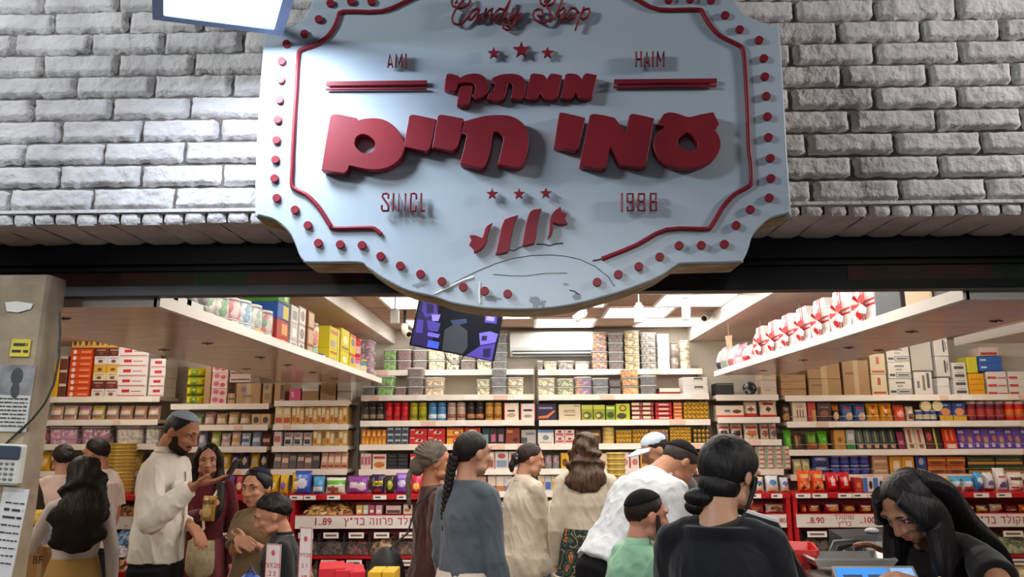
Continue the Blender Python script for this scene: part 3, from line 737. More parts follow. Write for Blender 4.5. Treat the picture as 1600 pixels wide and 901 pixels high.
# thin wire guards along some shelf fronts
def guard(key, tier, h_=0.05):
    z, yo = ZS[(key, tier)]; t = RK[key]
    xs = [c.location.x for c in t.children]; hx = max(v[0] for v in [c for c in t.children if c.name.startswith('back_panel')][0].data.vertices[0:8] for v in [v.co])
    mb = MB(); mb.tube([(-hx+0.03, yo-YF-0.21, z+h_), (hx-0.03, yo-YF-0.21, z+h_)], 0.003, 5)
    k = -hx+0.03
    while k < hx: mb.tube([(k, yo-YF-0.21, z), (k, yo-YF-0.21, z+h_)], 0.002, 4); k += 0.24
    mb.build('wire_guard', M_METAL, t)
for k_, t_ in (('A','T1'),('A','T2'),('G','T1'),('G','T2'),('G','T3')): guard(k_, t_)

# ------------------------------------------------------------------ air conditioner, spotlights, cameras, screen
a, b = P(797, 556, 7.5), P(926, 517, 7.5); wd, hg = b.x-a.x, b.z-a.z
t = thing('air_conditioner', 'white wall air conditioner above the plastic tubs', 'air conditioner', ((a.x+b.x)/2, 7.64, a.z))
mb = MB(); pr = [(0.0, 0.0), (-0.10, 0.0), (-0.16, 0.05), (-0.17, hg*0.35), (-0.165, hg*0.9), (-0.13, hg), (0.0, hg)]
vs = [(sx*wd/2, y, z) for sx in (-1, 1) for y, z in pr]; n = len(pr)
mb.add(vs, [tuple(range(n-1,-1,-1)), tuple(range(n, 2*n))] + [(i, (i+1) % n, n+(i+1) % n, n+i) for i in range(n)])
mb.build('housing', M('#dfe6e6', 0.35), t)
mb = MB(); mb.box(-wd*0.47, -0.172, hg*0.03, wd*0.47, -0.08, hg*0.20, 0); mb.box(-wd*0.47, -0.176, hg*0.08, wd*0.47, -0.10, hg*0.14, 1); mb.build('outlet_louvre', [M('#33383c', 0.5), M('#c9d0d0', 0.4)], t)
def spotlight(px, py0, py1, Y, label, lean=0.0):
    z1 = ZC-0.02; top = P(px, py0, Y); bot = P(px+lean, py1, Y)
    t = thing('track_spotlight', label, 'spotlight', (top.x, Y, z1), group=None)
    d = bot-top
    mb = MB(); mb.tube([(0,0,0.018), (0,0,top.z-z1+0.0)], 0.006, 8); mb.box(-0.03,-0.02,0.0,0.03,0.02,0.018); mb.build('stem', M_METAL, t)
    p0 = Vector((0,0,top.z-z1))
    mb = MB(); mb.tube([p0, p0+d*0.12, p0+d*0.14, p0+d], [0.022,0.024,0.034,0.034], 16); mb.build('barrel', M('#d9d8d2', 0.4), t)
    mb = MB(); e = d.normalized(); mb.tube([p0+d*1.001, p0+d*1.01], [0.027, 0.027], 16); mb.build('lamp_face', M('#f7efe2', 0.4), t)
spotlight(617, 482, 505, 5.6, 'white cylinder spotlight left of the hanging screen')
spotlight(916, 486, 499, 6.0, 'tilted white spotlight under the bottom of the sign', lean=-18)
spotlight(998, 473, 504, 5.55, 'white cylinder spotlight left of the pair on the right')
spotlight(1072, 477, 500, 5.8, 'white cylinder spotlight nearest the right ceiling step')
mb = MB(); mb.box(-1.3, 5.55, ZC-0.012, 1.45, 5.60, ZC-0.001); tag(mb.build('light_track', M('#c9c4bd', 0.4)), 'slim white track across the ceiling that carries the spotlights', 'light track')
def cctv(p, label, to):
    t = thing('security_camera', label, 'security camera', p)
    mb = MB(); mb.tube([(0,0,0.05),(0,0,0)], [0.03,0.03], 12); mb.tube([(0,0,0.005),(to[0]*0.3,to[1]*0.3,to[2]*0.3)], 0.012, 8); mb.build('bracket', M_WHITE, t)
    d = Vector(to); mb = MB(); mb.tube([(0,0,-0.01), d, d*1.02], [0.028,0.034,0.034], 14); mb.build('body', M('#d8d4cc', 0.4), t)
    mb = MB(); mb.tube([d*1.02, d*1.06], [0.024,0.02], 14); mb.build('lens', M('#111113', 0.15), t)
q = P(1117, 494, 6.6); cctv((FR-0.04, 6.6, q.z+0.02), 'small white security camera on the right ceiling step', (-0.06, -0.09, -0.05))
q = P(632, 520, 6.4); cctv((q.x, 6.4, q.z+0.03), 'dark security camera left of the hanging screen', (0.05, -0.07, -0.05))
mb = MB(); q = P(632, 520, 6.4); mb.tube([(q.x, 6.4, q.z+0.07), (q.x, 6.4, ZC)], 0.012, 8); tag(mb.build('camera_pole', M_DARK), 'dark pole holding the camera left of the screen', 'pole')

# hanging screen, tilted down towards the street
def cv(v): return RM @ Vector((v[0], -v[1], -v[2]))
TVS = 5.6/15.42
ex = cv((0.969, 0.2033, 0.1403)).normalized(); ey = -cv((-0.2635, 0.9224, -0.0785)); ey = (ey-ex*ey.dot(ex)).normalized(); ez = ex.cross(ey)
tl = CAM + cv((-1.8953, 0.1765, 15.424))*TVS
wv, hv = 16/9*TVS, 1.0*TVS
cen = tl + ex*wv/2 - ey*hv/2
t = thing('television', 'tilted black television hanging below the sign showing purple crystals', 'television', cen)
t.matrix_world = Matrix.Translation(cen) @ Matrix((ex, ey, ez)).transposed().to_4x4()
mb = MB(); mb.cbox(-wv/2, -hv/2, -0.05, wv/2, hv/2, 0.0, 0.006); mb.build('casing', M('#0b0b0d', 0.3), t)
mb = MB(); mb.box(-wv/2+0.008, -hv/2+0.014, -0.001, wv/2-0.008, hv/2-0.008, 0.002)
tv_scr = mb.build('screen', M('#1d2028', 0.15, emit=0.3, name='screen_glow'), t)
mats = [M(c, 0.3, emit=e, name='screen_glow') for c, e in (('#2a2550',0.5), ('#4a3f9a',0.5), ('#6a63d0',0.5), ('#33405e',0.35), ('#15161d',0.3), ('#8c83e6',0.5), ('#3f58d8',0.5), ('#3b3f4a',0.35))]
mb = MB()
def shp(pts, mi, k=0): mb.add([((u-0.5)*wv, (0.5-v)*hv, 0.0026+k*0.0004) for u, v in pts][::-1], [tuple(range(len(pts)))], mi)
shp([(0.02,0.03),(0.24,0.05),(0.25,0.97),(0.02,0.97)], 0)
shp([(0.05,0.05),(0.20,0.06),(0.25,0.26),(0.12,0.38),(0.06,0.25)], 1, 1); shp([(0.10,0.09),(0.18,0.10),(0.20,0.26),(0.12,0.30)], 0, 2)
shp([(0.18,0.30),(0.28,0.26),(0.27,0.40),(0.20,0.42)], 5, 2); shp([(0.14,0.42),(0.30,0.44),(0.29,0.62),(0.17,0.62)], 1, 2); shp([(0.18,0.66),(0.32,0.66),(0.31,0.74),(0.18,0.74)], 2, 2)
shp([(0.20,0.82),(0.33,0.82),(0.33,0.96),(0.20,0.96)], 6, 2); shp([(0.03,0.45),(0.10,0.44),(0.12,0.70),(0.04,0.72)], 1, 1); shp([(0.06,0.76),(0.16,0.75),(0.17,0.92),(0.06,0.90)], 0, 2)
shp([(0.36,0.55),(0.48,0.36),(0.62,0.48),(0.66,0.80),(0.62,0.97),(0.38,0.97)], 7, 1); shp([(0.40,0.34),(0.58,0.24),(0.60,0.32),(0.46,0.44)], 3, 2)
shp([(0.78,0.05),(0.92,0.02),(0.94,0.22),(0.80,0.24)], 1, 1); shp([(0.81,0.10),(0.90,0.10),(0.90,0.18),(0.81,0.19)], 5, 2)
shp([(0.76,0.48),(0.88,0.40),(0.98,0.42),(0.97,0.60),(0.80,0.72)], 2, 1); shp([(0.66,0.98),(0.80,0.74),(0.97,0.62),(0.97,0.98)], 1, 2); shp([(0.84,0.78),(0.93,0.74),(0.94,0.92),(0.86,0.95)], 0, 3); shp([(0.80,0.52),(0.86,0.50),(0.86,0.60),(0.80,0.62)], 0, 3)
mb.build('picture', mats, tv_scr)
mb = MB(); Mi = t.matrix_world.inverted()
bk = cen - ez*0.08
mb.tube([Mi @ bk, Mi @ Vector((bk.x, bk.y+0.05, ZC-0.01))], 0.018, 8); mb.cbox(-0.12,-0.1,-0.085,0.12,0.1,-0.045); mb.build('ceiling_mount', M_DARK, t)
q0 = Mi @ P(655, 545, 5.65)
mb = MB(); mb.tube([(-0.06,-hv*0.5,-0.03),(-0.03,-hv*0.62,-0.03),(0.02,-hv*0.72,-0.03),(0.07,-hv*0.68,-0.03),(0.09,-hv*0.5,-0.03)], 0.004, 6); mb.build('cable', M_DARK, t)

# ================================================================== GOODS
ORD = ['', 'second', 'third', 'fourth', 'fifth', 'sixth', 'seventh', 'eighth', 'ninth', 'tenth', 'eleventh', 'twelfth', 'thirteenth', 'fourteenth', 'fifteenth', 'sixteenth']
NUM = ['zero', 'one', 'two', 'three', 'four', 'five', 'six', 'seven', 'eight', 'nine', 'ten', 'eleven', 'twelve', 'thirteen', 'fourteen', 'fifteen', 'sixteen', 'seventeen', 'eighteen']
def ordl(i, n):
    if n == 2: return ('left', 'right')[i]
    if i == 0: return 'leftmost'
    if i == n-1: return 'rightmost'
    if n == 3: return 'middle'
    if i < n/2: return ORD[i] + ' from left'
    return ORD[n-1-i] + ' from right'
def ordv(i, n):   # i from the bottom
    if n == 2: return ('lower', 'upper')[i]
    if i == 0: return 'bottom'
    if i == n-1: return 'topmost'
    if n == 3: return 'middle'
    return ORD[i] + ' from bottom' if i < n/2 else ORD[n-1-i] + ' from top'
ALL_LABELS = {}
_GM = {}
def decal_add(mb, mats, w_, h_, yf, decs):
    def slot(c, r=0.45):
        m = M(c, r)
        if m not in mats: mats.append(m)
        return mats.index(m)
    for k, dcl in enumerate(decs):
        y = yf - 0.0008*(k+1)
        if dcl[0] == 'r':
            _, u0, v0, u1, v1, c = dcl
            mb.quad(((u0-0.5)*w_, y, v0*h_), ((u1-0.5)*w_, y, v0*h_), ((u1-0.5)*w_, y, v1*h_), ((u0-0.5)*w_, y, v1*h_), slot(c))
        elif dcl[0] == 'e':
            _, u, v, ru, rv, c = dcl
            mb.add([((u-0.5+ru*math.cos(a*math.pi/6))*w_, y, (v+rv*math.sin(a*math.pi/6))*h_) for a in range(12)], [tuple(range(12))], slot(c))
        elif dcl[0] == 'p':
            _, pts, c = dcl
            mb.add([((u-0.5)*w_, y, v*h_) for u, v in pts], [tuple(range(len(pts)))], slot(c))
        elif dcl[0] == 't':
            _, txt, u, v, sz, c = dcl
            me = text_mesh(txt, sz*h_, M(c, 0.45), 0.0006, 0.01)
            mb.add([(p.co.x+(u-0.5)*w_, y+p.co.y*0.3, p.co.z+v*h_) for p in me.vertices], [list(f.vertices) for f in me.polygons], slot(c))
def g_box(w_, d_, h_, col, decs=(), rough=0.5, flaps=False):
    mats = [M(col, rough)]; mb = MB(); mb.cbox(-w_/2, 0, 0, w_/2, d_, h_, 0.003)
    if flaps:
        tp = M('#b89d72', 0.4); mats.append(tp); mb.box(-w_*0.09, -0.0006, 0, w_*0.09, d_, h_+0.0008, 1)
    decal_add(mb, mats, w_, h_, 0.0, decs); return [(mb, mats, 'body')]
def g_bag(w_, d_, h_, col, decs=(), rough=0.28, lean=0.12, sag=0.0):
    """filled pouch with flat crimped ends"""
    mats = [M(col, rough)]; mb = MB(); nx, nz = 10, 12
    rnd = random.Random(int(w_*1e4)+len(decs)*7+sum(map(ord, col)))
    def slot(c):
        m = M(c, rough)
        if m not in mats: mats.append(m)
        return mats.index(m)
    offs = [rnd.uniform(-1, 1) for _ in range(40)]
    for side in (-1, 1):
        vs = []; 
        for j in range(nz+1):
            for i in range(nx+1):
                u, v = i/nx, j/nz
                th = (math.sin(math.pi*min(max((v-0.03)/0.90, 0), 1))**0.45) * (math.sin(math.pi*u)**0.5 if 0 < u < 1 else 0)
                pinch = 1 - 0.06*(math.sin(math.pi*v)**2)*0 - 0.05*(1-abs(2*v-1)**3)
                x = (u-0.5)*w_*(1.0 - 0.07*math.sin(math.pi*v))
                z = v*h_*(1-0.0*sag) + (0.012*h_*noise.noise(Vector((u*5, offs[1]*9, 1))) if j == nz else 0)
                y = d_/2 + side*th*d_/2 + lean*z + 0.06*d_*noise.noise(Vector((u*5+offs[0]*9, v*5, side)))*(1 if 0 < u < 1 else 0)
                vs.append((x, y, z))
        fs = []; mi = []
        for j in range(nz):
            for i in range(nx):
                a = j*(nx+1)+i; f = (a, a+1, a+nx+2, a+nx+1) if side < 0 else (a, a+nx+1, a+nx+2, a+1)
                u, v = (i+0.5)/nx, (j+0.5)/nz; s_ = 0
                if side < 0:
                    for dcl in decs:
                        if dcl[0] == 'r' and dcl[1] <= u <= dcl[3] and dcl[2] <= v <= dcl[4]: s_ = slot(dcl[5])
                        if dcl[0] == 'e' and ((u-dcl[1])/dcl[3])**2 + ((v-dcl[2])/dcl[4])**2 <= 1: s_ = slot(dcl[5])
                mb.add([vs[q] for q in f], [(0,1,2,3)], s_, True)
    for dcl in decs:
        if dcl[0] == 't':
            _, txt, u, v, sz, c = dcl
            me = text_mesh(txt, sz*h_, M(c, 0.45), 0.0006, 0.02)
            mb.add([(p.co.x+(u-0.5)*w_, -0.004+lean*(p.co.z+v*h_), p.co.z+v*h_) for p in me.vertices], [list(f.vertices) for f in me.polygons], slot(c))
    return [(mb, mats, 'pouch')]
def g_bar(w_, d_, h_, col, decs=(), lean=0.22):
    r_ = g_box(w_, d_, h_, col, decs, 0.35)
    for mb, _, _ in r_: mb.v = [(x, y+lean*z, z) for x, y, z in mb.v]
    return r_
def g_tub(w_, d_, h_, cont, lid='#e8ecea', scale=55, fill=0.80):
    """clear square food tub with sweets and a pale lid"""
    a = MB(); k = 0.90
    def ring(z, f): 
        hx, hy = w_/2*f, d_/2*f; c = hx*0.22
        return [(-hx+c,d_/2-hy,z),(hx-c,d_/2-hy,z),(hx,d_/2-hy+c,z),(hx,d_/2+hy-c,z),(hx-c,d_/2+hy,z),(-hx+c,d_/2+hy,z),(-hx,d_/2+hy-c,z),(-hx,d_/2-hy+c,z)]
    def loft(m, prof, cap=True):
        rs = [ring(z, f) for z, f in prof]; vs = [p for r in rs for p in r]; fs = []
        for q in range(len(rs)-1):
            for i in range(8): j = (i+1) % 8; fs.append((q*8+i, q*8+j, (q+1)*8+j, (q+1)*8+i))
        if cap: fs += [tuple(range(7,-1,-1)), tuple(range((len(rs)-1)*8, len(rs)*8))]
        m.add(vs, fs)
    loft(a, [(0.004, 0.84), (h_*0.1, 0.87), (h_*fill, 0.925)])
    b = MB(); loft(b, [(0, 0.87), (h_*0.08, 0.895), (h_*0.9, 0.96)])
    c = MB(); loft(c, [(h_*0.88, 0.97), (h_*0.895, 1.0), (h_*0.965, 1.0), (h_*0.98, 0.95), (h_*0.98, 0.88), (h_, 0.86)])
    return [(b, [clear('#ffffff', 0.16)], 'container'), (a, [candy(cont, scale)], 'contents'), (c, [clear(lid, 0.6, 0.3)], 'lid')]
def g_bottle(w_, d_, h_, col, lid=None, band=None):
    """squat two-lobed sweet dispenser bottle"""
    r_ = w_/2; a = MB()
    a.lathe([(r_*0.9,0),(r_,h_*0.05),(r_,h_*0.40),(r_*0.93,h_*0.52),(r_,h_*0.62),(r_,h_*0.74),(r_*0.86,h_*0.79)], 14, (0, r_, 0))
    mats = [M(col, 0.3)]
    if band: mats.append(M(band, 0.35)); a.lathe([(r_*1.012,h_*0.14),(r_*1.012,h_*0.36)], 14, (0, r_, 0), 1); a.ell((0,0.0,h_*0.25),(r_*0.5,0.006,h_*0.08),10,6,1)
    b = MB(); b.lathe([(r_*0.86,h_*0.79),(r_*1.0,h_*0.80),(r_*1.0,h_*0.97),(r_*0.9,h_)], 14, (0, r_, 0))
    return [(a, mats, 'bottle'), (b, [M(lid or col, 0.35)], 'cap')]
def g_jar(w_, d_, h_, cont, lid, scale=45, clear_=True):
    r_ = w_/2; a = MB(); a.lathe([(r_*0.9,0.002),(r_*0.95,h_*0.06),(r_*0.95,h_*0.80),(r_*0.8,h_*0.86)], 16, (0, r_, 0))
    b = MB(); b.lathe([(r_*0.94,0),(r_,h_*0.04),(r_,h_*0.84),(r_*0.85,h_*0.89)], 16, (0, r_, 0))
    c = MB(); c.lathe([(r_*0.88,h_*0.885),(r_*0.93,h_*0.89),(r_*0.93,h_*0.99),(r_*0.88,h_)], 16, (0, r_, 0))
    return [(b, [clear('#ffffff', 0.2)], 'container'), (a, [candy(cont, scale)], 'contents'), (c, [M(lid, 0.35)], 'lid')]
def g_tray(w_, d_, h_, nx, nz, ball='#b98a2e', base='#c9a227', rim='#d9c9a0'):
    """clear flat box of round gold-wrapped chocolates"""
    a = MB(); a.cbox(-w_/2, 0.01, 0, w_/2, d_, h_, 0.003); a.box(-w_/2, -0.002, 0, w_/2, 0.0, h_*0.03); a.box(-w_/2, -0.002, h_*0.97, w_/2, 0.0, h_)
    b = MB()
    for i in range(nx):
        for j in range(nz): b.ell(((i+0.5)/nx*w_-w_/2, 0.008, (j+0.5)/nz*h_), (w_/nx*0.46, 0.012, h_/nz*0.46), 8, 6)
    return [(a, [M(base, 0.4)], 'box'), (b, [M(ball, 0.3, metal=0.6)], 'chocolate')]
def g_tin(w_, d_, h_, col, lidc, band=None):
    r_ = w_/2; a = MB(); mats = [M(col, 0.3)]
    a.lathe([(r_*0.97,0),(r_,h_*0.02),(r_,h_*0.86)], 16, (0, r_, 0))
    if band: mats.append(M(band, 0.35)); a.lathe([(r_*1.01,h_*0.2),(r_*1.01,h_*0.6)], 16, (0, r_, 0), 1)
    b = MB(); b.lathe([(r_*0.98,h_*0.86),(r_*1.04,h_*0.87),(r_*1.04,h_*0.985),(r_*0.98,h_)], 16, (0, r_, 0))
    return [(a, mats, 'tin'), (b, [M(lidc, 0.35)], 'lid')]
KIND = {'box': g_box, 'bag': g_bag, 'bar': g_bar, 'tub': g_tub, 'bottle': g_bottle, 'jar': g_jar, 'tray': g_tray, 'tin': g_tin}
def good(kind, name, cat, label, loc, dims, args, rz=0.0, group=None):
    """one article; its meshes are shared with its twins"""
    key = (kind, name, tuple(round(x, 3) for x in dims), repr(args))
    if key not in _GM:
        parts = KIND[kind](*dims, *args[0], **args[1])
        _GM[key] = [(mb.mesh(pn, mats), pn) for mb, mats, pn in parts]
    parts = _GM[key]
    if len(parts) == 1:
        o = link(name, parts[0][0], None, loc, (0, 0, rz)); tag(o, label, cat, group)
    else:
        o = thing(name, label, cat, loc, rz, group)
        for me, pn in parts: link(pn, me, o)
    return o
def run(shelf, x0, x1, n, ytop, kind, name, cat, desc, where, args=((), {}), d=0.12, layers=1, group=None, ins=0.025, jit=0.0, gap=0.96, ybot=None, plural=None, zoff=0.0, variants=None):
    """n articles side by side between two pixels on a shelf (and layers of them stacked up to ytop)"""
    z, yo = ZS[shelf]; Y = yo + ins
    xm = (x0+x1)/2
    top = P(xm, ytop, Y).z
    xa, xb = P(x0, 700, Y).x, P(x1, 700, Y).x
    w1 = (xb-xa)/n
    ab = [q[0] for q in TIERS.get(shelf[0], []) if q[0] > z+0.05 and q[1] < Y+d]
    if ab: top = min(top, min(ab)-0.053)
    H_ = (top - z - zoff)/layers
    g = group or ('%s %s' % (plural or desc, where))
    for l in range(layers):
        for i in range(n):
            if n*layers == 1: lab = '%s, %s' % (desc, where)
            elif layers == 1: lab = '%s, %s, %s' % (desc, where, ordl(i, n) + ' of ' + NUM[n] if n > 2 else ordl(i, n) + ' one')
            elif n == 1: lab = '%s, %s, %s of stack' % (desc, where, ordv(l, layers))
            else: lab = '%s, %s, %s in %s column' % (desc, where, ordv(l, layers), ordl(i, n))
            if lab in ALL_LABELS: print('DUP', lab)
            ALL_LABELS[lab] = 1
            if len(lab.split()) > 16: print('LONG', len(lab.split()), lab)
            ar = args if variants is None else variants[(i + l) % len(variants)]
            j = random.uniform(-jit, jit)
            good(kind, name, cat, lab, (xa+w1*(i+0.5)+random.uniform(-0.002, 0.002), Y+abs(random.uniform(0, 0.01)), z+0.001+zoff+l*H_), (w1*gap, d, H_*0.985), ar, j, g if n*layers > 1 else None)
BX = lambda col, *decs, **k: ((col, decs), k)
r_, e_ = 'r', 'e'
# ---- tubs over the middle racks
GREEN = ['#4c8f1e','#6fb52c','#3c7a18','#86c63f']; DRED = ['#5d1226','#7a1a33','#4a0e1e']; BROWN = ['#4a2f2c','#5c3d38','#6e4c44','#3a2422']; CREAM = ['#e6dfb8','#d8cf9f','#efe9cc','#b8a878','#9a8a62']
GREYC = ['#4d525c','#5f6570','#3d4148']; ORANGE = ['#e08a2c','#f0b040','#b8402c','#6a4a9a','#d8d0b0']; YEL = ['#e0b93a','#c9992b','#efe0a8','#a8741e','#8a5a20']; DARKC = ['#2b1f1e','#3d2b28','#241a1a']; GB = ['#59524e','#8c8178','#463f3c','#b8b0a8']; OLIVE = ['#8c9a5a','#d8d4a8','#6f7d42']; PURP = ['#4a4f9a','#c9703a','#8a4a8a','#d89a4a','#5a6ac0']
def tubs(shelf, x0, x1, ytop, layers, cont, desc, where, scale=55, lid='#e8ecea', d=0.17):
    run(shelf, x0, x1, 1, ytop, 'tub', 'plastic_tub', 'tub', desc, where, ((cont,), {'scale': scale, 'lid': lid}), 0.14 if shelf[1] == 'A' else d, layers, 'clear tubs of sweets over the middle racks', 0.03, gap=0.985)
UP, LO = 'high shelf', 'lower tub shelf'
for x0, x1, yt, n, c, ds in ((594,616,545,2,GREEN,'tub of green sweets'), (616,640,545,2,DRED,'tub of dark red sweets'), (641,665,529,3,BROWN,'tub of brown sweets'), (666,694,545,2,CREAM,'tub of cream nuts'), (695,717,547,2,['#e6dfb8','#cfc39a','#5c3d38','#efe9cc'],'tub of mixed nuts'), (718,743,545,2,['#5c3d38','#7a5a52','#4a2f2c'],'tub of chocolate nuts'), (744,769,547,2,['#e8e2c8','#d8d2b0','#f2ecd4','#8a8060'],'tub of white seeds'), (769,793,521,4,GREYC,'tub of grey sweets')):
    tubs(('D','A'), x0, x1, yt, n, c, ds, UP + ', middle rack')
for x0, x1, yt, n, c, ds in ((840,850,563,1,BROWN,'tub of brown beans'), (851,873,564,1,CREAM,'tub of cream nuts'), (874,900,563,1,GB,'tub of grey brown beans'), (901,925,564,1,['#d8dcd0','#b9bfae','#eef0e4'],'tub of pale mints'), (928,954,518,4,ORANGE,'tub of orange sweets'), (955,980,520,4,DARKC+BROWN,'tub of dark chocolates'), (981,1006,516,5,YEL,'tub of yellow snacks'), (1007,1033,519,5,GB,'tub of grey nuts')):
    tubs(('E','A'), x0, x1, yt, n, c, ds, UP + ' by air conditioner')
for x0, x1, yt, n, c, ds in ((563,583,603,1,['#2e3a34','#3a4a40'],'tub of dark green sweets'), (584,613,587,2,GREEN,'tub of bright green sweets'), (614,632,604,1,DRED,'tub of maroon sweets'), (633,660,574,3,BROWN,'tub of brown sweets'), (661,692,589,2,['#e6dfb8','#d8a88a','#efe9cc','#c9b078'],'tub of cream nuts'), (744,766,592,2,OLIVE+CREAM,'tub of pistachios'), (767,792,575,3,GREYC,'tub of grey sweets'), (793,819,589,2,CREAM,'tub of cream sweets')):
    tubs(('D','T0'), x0, x1, yt, n, c, ds, LO + ' below screen')
for x0, x1, yt, n, c, ds, li in ((841,869,590,2,CREAM,'tub of cream nuts','#e8ecea'), (872,899,591,2,OLIVE,'tub of pistachios','#e8ecea'), (900,927,588,2,PURP,'tub of purple and orange sweets','#e8ecea'), (928,954,590,2,GREYC,'tub of grey sweets','#e8ecea'), (955,974,592,2,DARKC,'tub of dark sweets','#3a3838'), (975,1003,576,3,['#e8a83a','#d88a2c','#c95a3a','#f0c86a'],'tub of orange sweets','#bfe0cc'), (1004,1031,586,2,['#26262a','#33343a'],'tub of black sweets','#e8ecea')):
    tubs(('E','T0'), x0, x1, yt, n, c, ds, LO + ' right half', 55, li)
W = 'right end, high tub shelf'
run(('E','A'), 1034, 1053, 1, 521, 'box', 'carton', 'carton', 'white paper carton', W, BX('#e9ebe6', (r_,0.1,0.3,0.9,0.32,'#c9cbc6')), 0.12, 3, 'white cartons at the end of the tub shelf')
run(('E','A'), 1054, 1068, 1, 534, 'jar', 'jar', 'jar', 'tall jar of brown sweets', W, ((BROWN+['#c9b090'], '#8c7a6c'), {}), 0.09, 2, 'jars at the end of the tub shelf')
run(('E','A'), 1070, 1088, 1, 531, 'jar', 'jar', 'jar', 'jar of cream sweets', W, ((CREAM, '#d8d2c0'), {}), 0.1, 3, 'jars at the end of the tub shelf')
W = 'right end, lower tub shelf'
run(('E','T0'), 1033, 1068, 1, 606, 'box', 'flat_box', 'box', 'flat red and cream box', W, BX('#8c1f2a', (r_,0.02,0.4,0.98,0.98,'#e9dfc8')), 0.2)
run(('E','T0'), 1071, 1112, 1, 589, 'box', 'carton', 'carton', 'white grey carton with a small label', W, BX('#d5d2cc', (r_,0.45,0.6,0.8,0.95,'#4a4a4a'), (r_,0.47,0.62,0.78,0.75,'#d8c2b0')), 0.2, 2, 'white cartons at the end of the lower tub shelf')

# ---- first goods shelf, middle rack
W1 = 'shelf under the tubs'
def bott(x0, x1, n, col, desc, band, lid=None):
    run(('D','T1'), x0, x1, n, 628, 'bottle', 'sweet_bottle', 'bottle', desc, W1, ((col,), {'lid': lid or col, 'band': band}), 0.08, 1, desc + 's under the tubs', gap=0.94)
bott(563,598,3,'#2a211d','black sweet bottle','#8c7a66'); bott(599,637,3,'#c8141c','red sweet bottle','#a50f18'); bott(638,666,2,'#a9a313','olive yellow sweet bottle','#7f7a10'); bott(667,696,2,'#4f86b8','blue sweet bottle','#d8e2ea'); bott(697,727,2,'#b89c8c','beige sweet bottle','#8c5f4e'); bott(728,756,2,'#2b2320','dark chocolate bottle','#b87a4a'); bott(757,785,2,'#b98a3c','gold sweet bottle','#8a5a22')
run(('D','T1'), 787, 811, 1, 629, 'box', 'chocolate_box', 'box', 'cream box edged with red', W1, BX('#e6d6c2', (r_,0,0,0.06,1,'#c8202a'), (r_,0.25,0.5,0.75,0.6,'#3a2a26'), (e_,0.5,0.3,0.3,0.12,'#b9a28c')))
run(('D','T1'), 813, 837, 1, 630, 'box', 'chocolate_box', 'box', 'white and red box with dark print', W1, BX('#e4d8cc', (r_,0,0,0.05,1,'#c8202a'), (r_,0.95,0,1,1,'#c8202a'), (r_,0.2,0.55,0.8,0.66,'#33282a'), (e_,0.5,0.25,0.28,0.1,'#a08c80')))
run(('E','T1'), 839, 871, 1, 630, 'box', 'chocolate_box', 'box', 'navy box with an orange swoosh', W1, BX('#2c2140', (r_,0.1,0.68,0.8,0.8,'#8c80a8'), ('p',[(0.05,0.12),(0.55,0.14),(0.95,0.55),(0.85,0.6),(0.5,0.3),(0.1,0.25)],'#d8763a')))
run(('E','T1'), 873, 909, 1, 631, 'box', 'chocolate_box', 'box', 'wide beige box with dark lettering', W1, BX('#d3c3a3', ('t','PETITS',0.5,0.55,0.24,'#3b3026'), (r_,0.25,0.3,0.75,0.35,'#6a5a44'), (r_,0.7,0.85,0.95,0.93,'#a8946c')))
run(('E','T1'), 910, 947, 2, 632, 'box', 'chocolate_box', 'box', 'olive green snack box', W1, BX('#98a02c', (r_,0,0.72,1,1,'#b9bc4a'), (e_,0.5,0.32,0.4,0.24,'#5a5a22'), (e_,0.4,0.3,0.2,0.12,'#c9c078')))
run(('E','T1'), 948, 963, 1, 633, 'box', 'chocolate_box', 'box', 'narrow leaf green snack box', W1, BX('#7d9a20', (r_,0.1,0.75,0.9,0.9,'#d8dc9a'), (e_,0.5,0.35,0.4,0.22,'#3f4a18')))
run(('E','T1'), 964, 987, 1, 630, 'box', 'chocolate_box', 'box', 'bright lime box with a dark medallion', W1, BX('#b2c41c', (e_,0.5,0.72,0.26,0.2,'#5a2a1a'), (e_,0.5,0.72,0.18,0.13,'#c9a84a'), (e_,0.4,0.25,0.35,0.18,'#4a3a1e')))
run(('E','T1'), 989, 1024, 2, 628, 'box', 'wafer_pack', 'pack', 'brown and white wafer pack', W1, BX('#7a2a22', (r_,0,0.3,0.7,0.85,'#e3cfb8'), (r_,0.75,0.2,1,0.8,'#a84a38')), 0.14, 4, 'stacked wafer packs right of centre')
run(('E','T1'), 1026, 1053, 1, 628, 'box', 'wafer_pack', 'pack', 'red wafer pack with white print', W1, BX('#c01a22', (r_,0.2,0.3,0.8,0.6,'#f0d8d0'), (r_,0,0.8,1,1,'#5a1414')), 0.14, 4, 'stacked red wafer packs')
run(('E','T1'), 1055, 1069, 1, 628, 'box', 'wafer_pack', 'pack', 'orange wafer pack', W1, BX('#c8642a', (r_,0.1,0.3,0.9,0.6,'#e8b88a')), 0.14, 5, 'stacked orange wafer packs')
run(('E','T1'), 1071, 1112, 1, 628, 'tray', 'chocolate_tray', 'chocolate box', 'clear box of round gold chocolates', W1, ((6, 4), {}), 0.05)
